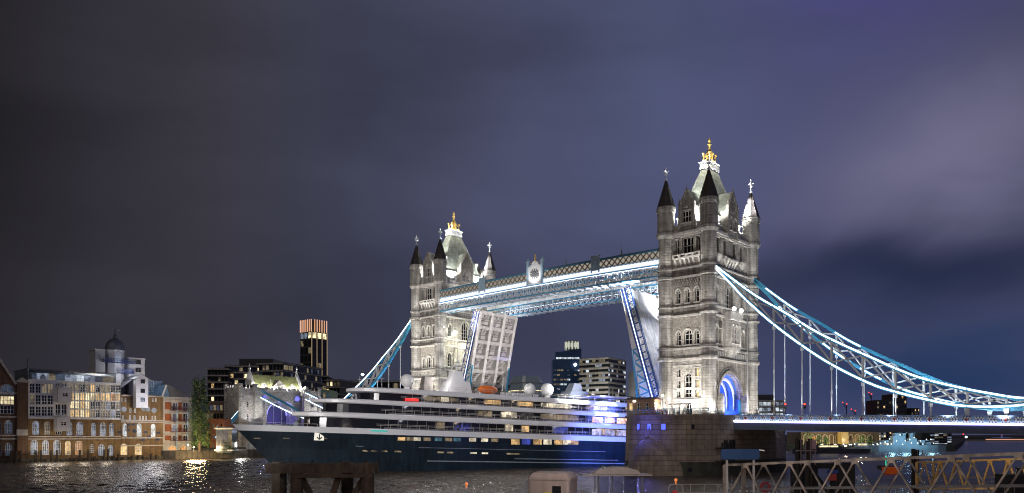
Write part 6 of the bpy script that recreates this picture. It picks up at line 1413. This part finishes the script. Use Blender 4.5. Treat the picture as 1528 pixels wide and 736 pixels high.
# gallery, trees, white offices and the warship under the deck
T = block('arcaded_gallery', 'brown arcaded riverside gallery with tall dim arches under the bridge deck', 'gallery', 1195, 1312, 645, 671, 394, 20, mat('gallery_brick', (.16, .12, .08), .85, var=.2), 0, seed=3, zbase=3)
for px in (1208, 1235, 1262, 1290): q = at(px, 668, 387); lamp('gallery_light', (q.x, q.y, 5), 1300, (1, .72, .40), 'POINT', None, .5)
D = 393; cc = at(1253, 671, D)
for k in range(11):
    p = at(1202+k*9.6, 671, D); m = MB(); fr = Fr((p.x, p.y, 0), RT, -FW); ap = arch_pts(0, 2.3, at(0, 652, D).z, 'round', 1.15, 4)
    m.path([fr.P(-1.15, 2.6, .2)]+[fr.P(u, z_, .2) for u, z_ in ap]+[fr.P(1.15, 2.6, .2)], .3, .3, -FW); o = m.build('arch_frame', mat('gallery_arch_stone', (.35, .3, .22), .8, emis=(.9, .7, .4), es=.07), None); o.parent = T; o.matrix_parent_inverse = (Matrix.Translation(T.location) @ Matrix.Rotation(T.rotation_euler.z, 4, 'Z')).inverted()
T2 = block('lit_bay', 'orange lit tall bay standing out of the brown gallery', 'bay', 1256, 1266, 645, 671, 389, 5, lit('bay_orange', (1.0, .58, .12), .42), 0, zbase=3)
block('white_office', 'white office with rows of lit windows left of the warship', 'offices', 1276, 1300, 642, 671, 400, 18, lconc, 0, floors=6, bays=6, keys='ypgdcy', fill=.75, seed=31)
block('white_office', 'pale office with sparse lights directly behind the warship', 'offices', 1299, 1322, 640, 671, 412, 18, lconc, 0, floors=6, bays=6, keys='gpddyd', fill=.7, seed=32)
block('stepped_office', 'dark office with bright strips right of the warship', 'offices', 1388, 1420, 643, 671, 420, 20, dark1, 0, floors=6, bays=5, keys='ccdgdp', fill=.9, seed=33)
block('distant_block', 'small cream lit block on the far right skyline', 'building', 1468, 1484, 655, 668, 1100, 24, lconc, 0, floors=5, bays=4, keys='yydg', fill=.7, seed=34)
block('distant_block', 'dim low block on the skyline at the right frame edge', 'building', 1514, 1532, 655, 668, 1100, 24, lconc, 0, floors=4, bays=5, keys='dgdp', fill=.7, seed=35)
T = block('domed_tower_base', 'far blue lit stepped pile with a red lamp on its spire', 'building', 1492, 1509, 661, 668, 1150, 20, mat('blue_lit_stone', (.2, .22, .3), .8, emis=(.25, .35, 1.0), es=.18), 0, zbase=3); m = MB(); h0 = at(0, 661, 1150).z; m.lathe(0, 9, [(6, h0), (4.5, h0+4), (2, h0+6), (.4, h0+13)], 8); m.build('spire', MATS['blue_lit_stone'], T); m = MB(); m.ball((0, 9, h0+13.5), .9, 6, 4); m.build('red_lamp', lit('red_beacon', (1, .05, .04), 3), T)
for i, (px, y, D, hh) in enumerate(((1222, 667, 384, 4.4), (1285, 667, 384, 5), (1298, 668, 382, 4), (1205, 660, 386, 8), (1232, 668, 385, 3.4))):
    q = at(px, 672, D); q.z = 2.6; tree('waterfront_tree', ('low round tree right of the lit orange bay', 'second low round tree by the white office', 'small tree just left of the warship', 'tallest tree in front of the arcaded gallery', 'smallest tree before the arcaded gallery')[i] if True else '', (q.x, q.y, 2.6), hh, hh*.45, 34, False, ((0, 0, 1),), .45, 40+i, 'waterfront trees under the deck')
for px in (1210, 1240, 1285): q = at(px, 668, 380); lamp('promenade_light', (q.x, q.y, 6), 1500, (.85, 1, .7), 'POINT', None, .3)
T = thing('promenade_lights', 'string of small blue white lamps along the promenade under the deck', 'lights', (0, 0, 0), None) if False else None
rr = random.Random(9)
q0 = at(1208, 673, 545); 
for k in range(46):
    px = 1204+k*3.0+rr.uniform(-1, 1); y = rr.uniform(663, 668.5)
    if 1180 < px < 1350:
        q = at(px, y, 374); o = MB(); o.ball((0, 0, 0), .3, 6, 4); T = thing('promenade_lamp', 'one of many tiny blue white lamps along the promenade under the deck', 'lamp', q, 0, 'tiny promenade lamps'); o.build('bulb', lit('prom_lamp_%d' % (k % 3), ((.55, .75, 1.0), (.9, .95, 1.0), (1.0, .8, .5))[k % 3], 5.0), T); m = MB(); m.box(-.04, .04, -.04, .04, 2.5-q.z, -.2); m.build('stem', mat('black_iron'), T)
# warship
D = 360; c = at(1350, 673, D); T = thing('moored_warship', 'grey moored warship lit pale blue, with two funnels and masts, under the bridge deck', 'warship', (c.x, c.y, 0), math.atan2(RT.y, RT.x))
wgrey = mat('warship_grey', (.20, .24, .28), .6, var=.2, vs=.15); m = MB(); L2 = 46
m.prism([(-L2, 0), (-L2*.7, -4.2), (L2*.75, -4.5), (L2, -1.5), (L2, 1.5), (L2*.75, 4.5), (-L2*.7, 4.2)], -1, 4.6); m.build('hull', wgrey, T)
m = MB(); m.box(-16, 14, -3.4, 3.4, 4.6, 7.4); m.box(-15, -4, -2.8, 2.8, 7.4, 11.5); m.box(-13, -6, -2.2, 2.2, 11.5, 14.0); m.box(4, 12, -2.6, 2.6, 7.4, 9.8); m.build('superstructure', wgrey, T)
for x in (-1.5, 7): m = MB(); m.prism([(x-1.6, -1.3), (x+1.6, -1.3), (x+1.6, 1.3), (x-1.6, 1.3)], 7.4, 13.6); m.box(x-1.8, x+1.8, -1.5, 1.5, 13.2, 13.9); m.build('funnel', wgrey, T)
for x in (-22, -28, 19, 26):
    m = MB(); m.box(x-2.4, x+2.4, -2.2, 2.2, 5 if abs(x) > 23 else 6, 7 if abs(x) > 23 else 8.4); s = -1 if x < 0 else 1
    for y in (-1.2, 0, 1.2): m.tube((x+s*2.2, y, 6.2 if abs(x) > 23 else 7.6), (x+s*8, y, 6.8 if abs(x) > 23 else 8.2), .2, .15, 6)
    m.build('gun_turret', wgrey, T)
for x in (-4, 11): m = MB(); m.tube((x, 0, 9), (x, 0, 19), .3, .15, 6); m.bar((x-2, 0, 9.5), (x, 0, 16), .2); m.bar((x, -2.5, 16), (x, 2.5, 16), .15); m.bar((x-2.2, 0, 14), (x+2.2, 0, 14), .15); m.build('mast', wgrey, T)
for x, z_ in ((-18, 5.5), (-5, 5.2), (0, 14.5), (12, 6), (18, 5.4), (27, 9), (5, 6.2), (-34, 5.5), (-30, 6), (-20, 9.5), (-12, 8), (-8, 12.5), (-2, 8), (3, 9), (8, 10.5), (15, 8), (22, 9), (30, 6), (-25, 7)):
    m = MB(); m.ball((x, -3.6, z_), .45, 6, 4); m.build('deck_lamp', lit('warship_lamp', (.75, .92, 1.0), 4), T)
for x in (-24, -9, 4, 20): lamp('warship_light', (x, -14, 10), 1500, (.35, .75, 1.0), 'POINT', None, .8, parent=T)
T.scale = (.42, .6, .62)
# far bridge, riverside strings of light, cranes
D = 900; a = at(1372, 668, D); b = at(1560, 668, D); T = thing('distant_bridge', 'far low dark bridge with a glowing orange underside line at right', 'bridge', ((a.x+b.x)/2, (a.y+b.y)/2, 0), math.atan2(RT.y, RT.x)); w = (b-a).length/2; m = MB(); z0, z1 = at(0, 674, D).z, at(0, 668.5, D).z; m.box(-w, w, 0, 14, max(z0, 1.5), z1); m.build('span', mat('far_bridge_concrete', (.12, .11, .11), .8, emis=(.6, .5, .5), es=.02), T)
m = MB(); m.box(w*.05, w*.86, -.4, -.1, 1.2, 2.3); m.build('glowing_line', lit('far_line_orange', (1.0, .48, .34), .75), T)
m = MB(); 
for k in range(26): m.box(-w+k*w/13-.2, -w+k*w/13+.2, 0, .4, z1, z1+1.2)
m.build('parapet_lamps', lit('far_cool', (.8, .85, 1.0), .6), T)
D = 840; a = at(1391, 672, D); b = at(1412, 672, D); T = thing('lit_riverside_terrace', 'orange lit riverside terrace on the far water right of the warship', 'terrace', ((a.x+b.x)/2, (a.y+b.y)/2, 0), math.atan2(RT.y, RT.x)); m = MB(); m.box(-8, 8, 0, 6, 0, 2.6); m.build('terrace_body', dark1, T); m = MB(); m.box(-8, 8, -.3, -.05, 2.6, 3.3); m.build('orange_strip', lit('terrace_orange', (1.0, .5, .15), .9), T)
for i, (px, yt, px2, y2) in enumerate(((1263, 603, 1257, 609), (1298, 600, 1307, 607), (1276, 613, 1270, 618), (1437, 648, 1444, 655), (1451, 658, 1446, 662), (1300, 588, 1296, 596))):
    D = 1050; q = at(px, 652, D); T = thing('tower_crane', ('crane with a red lamp left of the far hangers', 'crane with red lamps just right of the far hangers', 'small low crane with a red lamp over the parapet', 'crane with red and white lamps under the deck', 'shorter red lamp crane under the deck at right', 'tallest crane, its red lamp high among the hangers')[i], 'crane', (q.x, q.y, 0), math.atan2(RT.y, RT.x)); zt_ = at(0, yt, D).z; m = MB(); m.box(-.5, .5, -.5, .5, 2, zt_); dx = (px2-px)*D/F; m.bar((0, 0, at(0, y2, D).z), (dx, 0, zt_+2), .7); m.build('jib_and_mast', dark1, T); m = MB(); m.ball((0, -.8, zt_), .95, 8, 5); m.ball((dx, -.8, zt_+2), .8, 8, 5); m.build('red_lamp', MATS['red_beacon'] if 'red_beacon' in MATS else lit('red_beacon', (1, .05, .04), 3), T)
    if i == 3: m = MB(); m.ball((4, -.8, zt_-4), 1.5, 8, 5); m.build('white_lamp', lit('warship_lamp', (.75, .92, 1.0), 4), T)
# low far shore strip with speckled windows, seen under the deck at right
for i, (a, b, y0, lab) in enumerate(((1420, 1442, 663, 'low lit sheds on the far shore, left group'), (1443, 1468, 664, 'low lit sheds on the far shore, middle group'), (1484, 1493, 660, 'narrow lit block on the far shore beside the cream block'), (1508, 1530, 664, 'low lit sheds on the far shore, right group'))):
    block('far_shed', lab, 'building', a, b, y0, 668.5, 1080, 14, dark1, 0, floors=1, bays=8, keys='yccg ', fill=.7, hfill=.5, seed=50+i)
# boats and barges on the water beyond the pier
def small_boat(name, label, px, y, D, L, h, mt, cab=None, lampc=None):
    c = at(px, y, D); T = thing(name, label, 'boat', (c.x, c.y, 0), math.atan2(RT.y, RT.x)); m = MB(); m.prism([(-L/2, -.8), (L*.35, -1.2), (L/2, 0), (L*.35, 1.2), (-L/2, .8)], -.3, h, [(-L/2, -1.1), (L*.37, -1.5), (L/2+.6, 0), (L*.37, 1.5), (-L/2, 1.1)]); m.build('hull', mt, T)
    if cab: m = MB(); m.prism([(-L*.25, -.9), (L*.15, -.9), (L*.2, .9), (-L*.25, .9)], h, h+1.9, [(-L*.2, -.8), (L*.1, -.8), (L*.1, .8), (-L*.2, .8)]); cb = m.build('cabin', cab, T); m = MB(); m.box(-L*.17, L*.08, -.97, -.8, h+.8, h+1.5); m.build('window', lw_['y'], cb)
    if lampc: m = MB(); m.tube((0, 0, h), (0, 0, h+2), .05, .04, 5); m.ball((0, 0, h+2), .13, 6, 4); m.build('masthead_lamp', lampc, T)
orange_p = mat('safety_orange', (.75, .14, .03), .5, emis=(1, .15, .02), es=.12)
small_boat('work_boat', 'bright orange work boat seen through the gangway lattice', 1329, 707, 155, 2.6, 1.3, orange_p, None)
small_boat('work_boat', 'small boat with a green masthead lamp left of the orange one', 1322, 700, 175, 3.2, .8, dark1, None, lit('green_lamp', (.05, 1.0, .5), 2))
small_boat('barge', 'red sided moored barge below the warship', 1322, 679, 380, 14, 2.2, mat('barge_red', (.3, .03, .03), .6), stucco)
small_boat('barge', 'long black barge under the gallery lights', 1240, 681, 330, 34, 1.6, dark1, dark1)
small_boat('barge', 'grey barge with pale cabin between the gallery and the warship', 1288, 679, 360, 16, 2.0, lconc, stucco)

q = at(541, 559, 330); T = thing('tall_lamp_mast', 'tall thin mast with a bright blue white lamp left of the steep chain', 'lamp mast', (q.x, q.y, 2)); m = MB(); m.tube((0, 0, 0), (0, 0, q.z-2), .18, .1, 8); m.build('mast', steel, T); m = MB(); m.ball((0, 0, q.z-2), .75, 10, 6, .5); m.build('lamp_head', lit('mast_lamp', (.70, .82, 1.0), 9), T)
# ================================================================== foreground
timber = mat('old_timber', (.075, .052, .036), .85, var=.35, vs=1.5, streak=.4, bump=.5, bs=5)
# timber dolphin at left
c0 = at(483, 690, 70); T = thing('timber_dolphin', 'dark braced timber jetty frame standing in the river below the bow', 'jetty frame', (c0.x, c0.y, 0), math.atan2(RT.y, RT.x)+R(4))
W_ = 10.3/2; zt = c0.z
for (x, y, w) in ((-W_+.75, 1.4, 1.45), (-W_+2.9, -1.0, 1.2), (W_-1.0, -1.0, 1.3), (W_-3.2, 1.6, 1.2)):
    m = MB(); m.lathe(x, y, [(w/2, -4), (w/2*.96, zt-.1), (w/2*.9, zt)], 10); m.build('pile', timber, T)
m = MB(); m.box(-W_+.2, W_-.3, -1.5, -.9, zt-.95, zt-.05); m.box(-W_+.1, W_-.2, .9, 1.6, zt-1.0, zt-.1); m.box(-W_+2.6, W_-.5, -1.62, -1.5, zt-1.35, zt-1.0); m.build('cap_beam', timber, T)
for a, b in (((-W_+3.2, zt-1.2), (-W_+6.0, -1.5)), ((W_-1.2, zt-1.2), (W_-4.6, -1.5)), ((W_-3.6, zt-1.2), (W_-5.6, -1.5))):
    m = MB(); m.bar((a[0], -.7, a[1]), (b[0], -.7, b[1]), .55, .4, (0, 1, 0)); m.build('brace', timber, T)
m = MB()
for x in (-W_+.9, -1.0, 1.6, W_-1.2): m.lathe(x, 0.1, [(.16, zt), (.16, zt+.12), (.22, zt+.14), (.05, zt+.2)], 8)
m.build('bollard_pins', mat('black_iron'), T)
# ticket kiosk
kio = mat('kiosk_panel', (.34, .285, .27), .55, var=.1, vs=.8, streak=.15)
c1 = at(825, 704, 60); zdeck = 2.3
T = thing('pontoon_kiosk', 'pale pinkish moulded kiosk with rounded roof and window on the pontoon', 'kiosk', (c1.x, c1.y, zdeck), math.atan2(RT.y, RT.x)-R(20))
hw, hd, hh = 1.72, 1.25, c1.z-zdeck
m = MB(); m.mi = 0; pl = [(-hw, -hd), (hw, -hd), (hw, hd), (-hw, hd)]
def rpoly(a, b, r, n=4):
    o = []
    for cx, cy_, t0 in ((a-r, -b+r, -90), (a-r, b-r, 0), (-a+r, b-r, 90), (-a+r, -b+r, 180)):
        for k in range(n+1): t = R(t0+90*k/n); o.append((cx+r*math.cos(t), cy_+r*math.sin(t)))
    return o
m.prism(rpoly(hw, hd, .25), 0, hh-.42); m.prism(rpoly(hw, hd, .25), hh-.42, hh-.1, rpoly(hw-.22, hd-.22, .25)); m.prism(rpoly(hw-.22, hd-.22, .25), hh-.1, hh, rpoly(hw-.45, hd-.45, .2)); m.prism(rpoly(hw+.06, hd+.06, .27), hh-.6, hh-.5)
m.box(-hw+.3, hw-.35, -hd-.05, -hd, .35, hh-.75); bd = m.build('shell', kio, T)
m = MB(); m.box(-hw-.05, -hw+.02, -.55, .55, 1.0, hh-.75); m.build('window', mat('kiosk_window_glass', (.2, .21, .23), .1), T)
m = MB(); m.box(.35, 1.05, -hd-.09, -hd-.03, .9, 1.75); m.build('dark_hatch', glass_d, T)
m = MB(); m.box(-.25, .35, -hd-.45, -hd-.04, .75, 1.25); m.build('yellow_box', mat('yellow_plastic', (.55, .38, .03), .5), T)
# passenger shelter
c2 = at(918, 709, 61); T = thing('passenger_shelter', 'glass passenger shelter with a curved pale canopy on the pontoon', 'shelter', (c2.x, c2.y, zdeck), math.atan2(RT.y, RT.x)); hz = c2.z-zdeck; a_ = 2.75
m = MB(); pts = [(-a_, -1.3, hz), (-a_, -1.3, hz+.12)]
prof = [(-1.9, .12), (-1.5, .4), (-.9, .6), (0, .68), (.9, .64), (1.6, .45), (2.0, .12)]
m.box(-a_, a_, -1.3, 1.3, hz, hz+.1); m.add([(x, y, hz+z_) for x, z_ in prof for y in (-1.05, 1.05)], [(2*k, 2*k+1, 2*k+3, 2*k+2) for k in range(len(prof)-1)]+[tuple(range(0, 2*len(prof), 2)), tuple(range(1, 2*len(prof), 2))]); 
for x in (-.95, 0, .95): m.path([(x-.03, y, hz+.69) for y in (-1.07, 1.07)], .06)
m.build('canopy', mat('canopy_pale', (.30, .27, .26), .5, var=.12), T)
for x in (-1.75, -1.45, -.35, 1.95, 2.1):
    m = MB(); m.box(x-.05, x+.05, -1.0, -.9, 0, hz); m.build('post', mat('shelter_steel', (.10, .10, .11), .4), T)
gl = mat('shelter_glass', (.55, .6, .65), .05); g_ = gl.node_tree.nodes['Principled BSDF']; g_.inputs['Transmission Weight'].default_value = 1.0; g_.inputs['IOR'].default_value = 1.02
for x0, x1 in ((-1.4, -.4), (-.3, .8), (.85, 1.9)): m = MB(); m.box(x0, x1, .93, .95, .3, hz-.15); m.build('glass_panel', gl, T)
# pontoon deck under the frame edge
m = MB(); m.box(-14, 14, -3.2, 3.2, -.6, 0); q = at(905, 704, 58); T = thing('pontoon', 'grey floating pontoon deck carrying the kiosk and the shelter', 'pontoon', (q.x, q.y, zdeck), math.atan2(RT.y, RT.x)); m.build('deck', mat('pontoon_deck', (.12, .115, .11), .8, var=.2), T); m = MB(); m.box(-13.6, 13.6, -3, 3, -3.2, -.6); m.build('float', dark1, T)
def rail(name, label, px0, px1, y, D, group=None):
    a = at(px0, y, D); b = at(px1, y, D); T = thing(name, label, 'railing', (a.x, a.y, zdeck), math.atan2(RT.y, RT.x), group); L = (b-a).length; h = a.z-zdeck; m = MB()
    for f in (1, .66, .33): m.tube((0, 0, h*f), (L, 0, h*f), .03, .03, 6)
    n = max(2, int(L/.9)); 
    for k in range(n+1): m.tube((L*k/n, 0, 0), (L*k/n, 0, h), .035, .035, 6)
    m.build('rails', mat('galvanised_rail', (.22, .21, .21), .4), T)
rail('pontoon_railing', 'grey tube railing between the shelter and the left end of the gangway', 1010, 1092, 723, 58)
rail('pontoon_railing', 'short rail posts between the kiosk and the shelter', 866, 872, 731, 58)
for i, px in enumerate((696, 1008.5)):
    q = at(px, 722 if i == 0 else 716, 58); T = thing('life_buoy_hoop', 'rounded steel hoop with a small orange lamp, '+('alone in the water left of the kiosk' if i == 0 else 'right of the shelter'), 'hoop', (q.x, q.y, zdeck), math.atan2(RT.y, RT.x), 'hoops with orange lamps'); h = q.z-zdeck-.1; m = MB(); w = .55
    m.path([(-w, 0, 0), (-w, 0, h-.5), (-w*.8, 0, h-.3), (-.1, 0, h-.25), (.1, 0, h-.25), (w*.8, 0, h-.3), (w, 0, h-.5), (w, 0, 0)], .08); m.build('hoop', mat('galvanised_rail'), T); m = MB(); m.tube((0, 0, h-.28), (0, 0, h), .05, .05, 6); m.ball((0, 0, h+.08), .13, 8, 6); m.build('orange_lamp', lit('buoy_lamp', (1.0, .28, .06), .8), T)
    if i: m = MB(); m.lathe(0, -.15, [(.18, .4), (.2, .9), (.2, 1.35), (.06, 1.5)], 10); tag(m.build('fire_extinguisher', mat('red_enamel'), None, loc=(q.x, q.y, zdeck)), 'red upright fire extinguisher hanging inside the hoop right of the shelter', 'fire extinguisher')
# blue name board
c3 = at(1104.5, 678, 56); T = thing('blue_board', 'blank dark blue signboard on two posts above the gangway end', 'sign', (c3.x, c3.y, 0), math.atan2(RT.y, RT.x)); w = 57*56/F/2; h = 15.5*56/F/2
m = MB(); m.extr([(x, -.06, c3.z+z_) for x, z_ in rpoly(w, h, .16)], (0, .12, 0)); m.build('panel', mat('sign_blue', (.008, .045, .14), .75, var=.1), T)
m = MB()
for x in (-.95, 1.05): m.box(x-.07, x+.07, .07, .21, zdeck-.5, c3.z+.1)
m.build('posts', steel, T); m = MB(); m.bar((w, 0, c3.z+h-.05), (w+.35, -.1, c3.z+h-.12), .08); m.build('lamp_arm', whitem, T)
# brown gangway
gang = mat('gangway_brown', (.22, .19, .17), .5, var=.4, vs=1.6, streak=.45)
def gangway(name, label, A, B, depth, bays, mt, width, railmt=None):
    T = thing(name, label, 'gangway', (A.x, A.y, A.z)); d = B-A; L = d.length; dl = d.normalized(); s = Vector((dl.y, -dl.x, 0)).normalized()*-1       # s: away from camera
    if s.dot(FW) < 0: s = -s
    def side(off, nm):
        m = MB(); o = s*off; m.bar(o, o+d, .16, .18); m.bar(o+Vector((0, 0, -depth)), o+d+Vector((0, 0, -depth)), .18, .2); m.bar(o, o+Vector((0, 0, -depth)), .26)
        n = bays
        for k in range(n):
            p0 = o+d*(k/n); p1 = o+d*((k+.5)/n); p2 = o+d*((k+1)/n); m.bar(p0+Vector((0, 0, -depth)), p1, .115); m.bar(p1, p2+Vector((0, 0, -depth)), .115); m.bar(p1-dl*.22+Vector((0, 0, -.16)), p1+dl*.22+Vector((0, 0, -.16)), .15, .24)
        m.build(nm, mt, T)
    side(0, 'side_truss'); side(width, 'side_truss')
    m = MB(); z_ = Vector((0, 0, -depth)); m.hexa([z_+Vector((0, 0, -.1)), z_+d+Vector((0, 0, -.1)), z_+d+s*width+Vector((0, 0, -.1)), z_+s*width+Vector((0, 0, -.1)), z_, z_+d, z_+d+s*width, z_+s*width]); m.build('walk_deck', mat('gangway_deck', (.07, .065, .06), .8), T)
    m = MB(); hz_ = Vector((0, 0, -depth+1.15)); m.bar(hz_+s*.14, hz_+d+s*.14, .09); m.bar(hz_+s*(width-.14), hz_+d+s*(width-.14), .09)
    for f in (.35, .7): m.bar(Vector((0, 0, -depth+f))+s*.14, Vector((0, 0, -depth+f))+d+s*.14, .03)
    n = int(L/.5)
    for k in range(n): p0 = d*(k/n)+s*.14; m.bar(p0+Vector((0, 0, -depth)), p0+hz_, .025)
    m.build('handrail', railmt or mat('shelter_steel'), T); return T
gangway('pier_gangway', 'long brown lattice gangway rising to the right across the foreground', at(1082, 694, 58), at(1575, 675, 42), 3.05, 6, gang, 2.6)
gold_g = mat('gangway_ochre', (.33, .235, .12), .6, var=.2)
gangway('rear_gangway', 'second ochre lit lattice gangway behind the brown one at lower right', at(1368, 690, 84), at(1580, 683, 70), 2.9, 8, gold_g, 2.6)
for px, D in ((1400, 80), (1450, 77), (1500, 74), (1545, 71)): q = at(px, 700, D-4.5); lamp('gangway_light', q, 260, (1.0, .66, .28), 'POINT', None, .1)
# dark pile guides behind the gangway
tar = mat('tarred_timber')
for i, (px0, px1, y0, yb, D, lab) in enumerate(((1186, 1214, 654.5, 690, 68, 'cluster of tall black piles with thin bright edges behind the brown gangway'), (1359.5, 1374, 670, 700, 92, 'pair of black piles behind the gangway middle'))):
    c = at((px0+px1)/2, y0, D); T = thing('mooring_piles', lab, 'piles', (c.x, c.y, 0), math.atan2(RT.y, RT.x)); w = (px1-px0)*D/F; n = 4 if i == 0 else 2
    for k in range(n):
        m = MB(); x = -w/2+w*(k+.5)/n; m.lathe(x, .3*(k % 2), [(w/n*.42, -4), (w/n*.42, c.z-.12*(k % 3))], 10); m.build('pile', tar, T)
    m = MB(); m.box(-w/2-.1, w/2+.1, -.5, -.35, c.z-1.15, c.z-1.05)
    for k in range(n): x = -w/2+w*(k+.95)/n; m.box(x-.04, x+.04, -.42, -.34, c.z-2.4, c.z-.1)
    m.build('steel_straps', mat('pile_strap', (.22, .17, .2), .4), T)
    if i == 0:
        m = MB(); m.box(w*.28, w*.5, -.6, -.4, c.z-.95, c.z-.15); m.build('pink_plate', mat('dusty_pink', (.32, .2, .24), .6), T); m = MB(); m.ball((w*.42, -.5, c.z+.08), .1, 8, 5); m.build('orange_lamp', MATS['buoy_lamp'], T)
c = at(1227, 691, 71); T = thing('pile_guide_frame', 'black steel pile guide box behind the brown gangway with blue and red stripes', 'pile guide', (c.x, c.y, 0), math.atan2(RT.y, RT.x)); w = 86*71/F/2; m = MB(); m.box(-w, -w+2.0, -.8, .8, -1, c.z); m.box(w-1.7, w, -.8, .8, -1, c.z); m.box(-w, w, -.7, .7, c.z-.5, c.z); m.box(-w, w, -.6, .6, 0, 2.2); m.bar((-w+1.5, 0, c.z-.5), (w-1.6, 0, 2), .35); m.build('frame', tar, T)
m = MB(); m.box(.1, 1.1, -.95, -.85, c.z-.95, c.z-.6); m.build('blue_stripe', mat('stripe_blue', (.03, .07, .3), .5), T); m = MB(); m.box(.15, .95, -.95, -.85, c.z-1.6, c.z-.98); m.build('red_stripe', mat('stripe_red', (.35, .05, .04), .5), T)
c = at(1521, 708, 60); T = thing('pile_guide_frame', 'dark masonry mooring block at the lower right frame edge', 'mooring block', (c.x, c.y, 0), math.atan2(RT.y, RT.x)); m = MB(); m.box(-1.2, 3, -1.2, 1.2, -1, c.z); m.build('block', tar, T); m = MB(); m.lathe(0, 0, [(.3, c.z), (.2, c.z+.4), (.35, c.z+.55)], 8); m.build('bollard', mat('black_iron'), T)
c = at(1142, 727, 57); T = thing('life_ring', 'dark red life ring hung on the gangway rail at its lower left', 'life ring', c); m = MB(); ring = [(c_*.32, 0, s_*.32) for c_, s_ in [(math.cos(k*math.pi/8), math.sin(k*math.pi/8)) for k in range(17)]]
m.path([RT*x+Vector((0, 0, z_)) for x, y, z_ in ring], .2, .16, tuple(FW)); m.build('ring', mat('dark_red_foam', (.16, .014, .018), .7), T)
# weak lamps of the pier itself
for px, y, D, pw in ((845, 690, 50, 1900), (1120, 690, 47, 1000), (1330, 690, 36, 900), (1480, 690, 34, 700), (480, 690, 58, 400)): q = at(px, y, D); lamp('pier_light', (q.x, q.y, 9.5), pw, (1.0, .84, .74), 'POINT', None, .3)
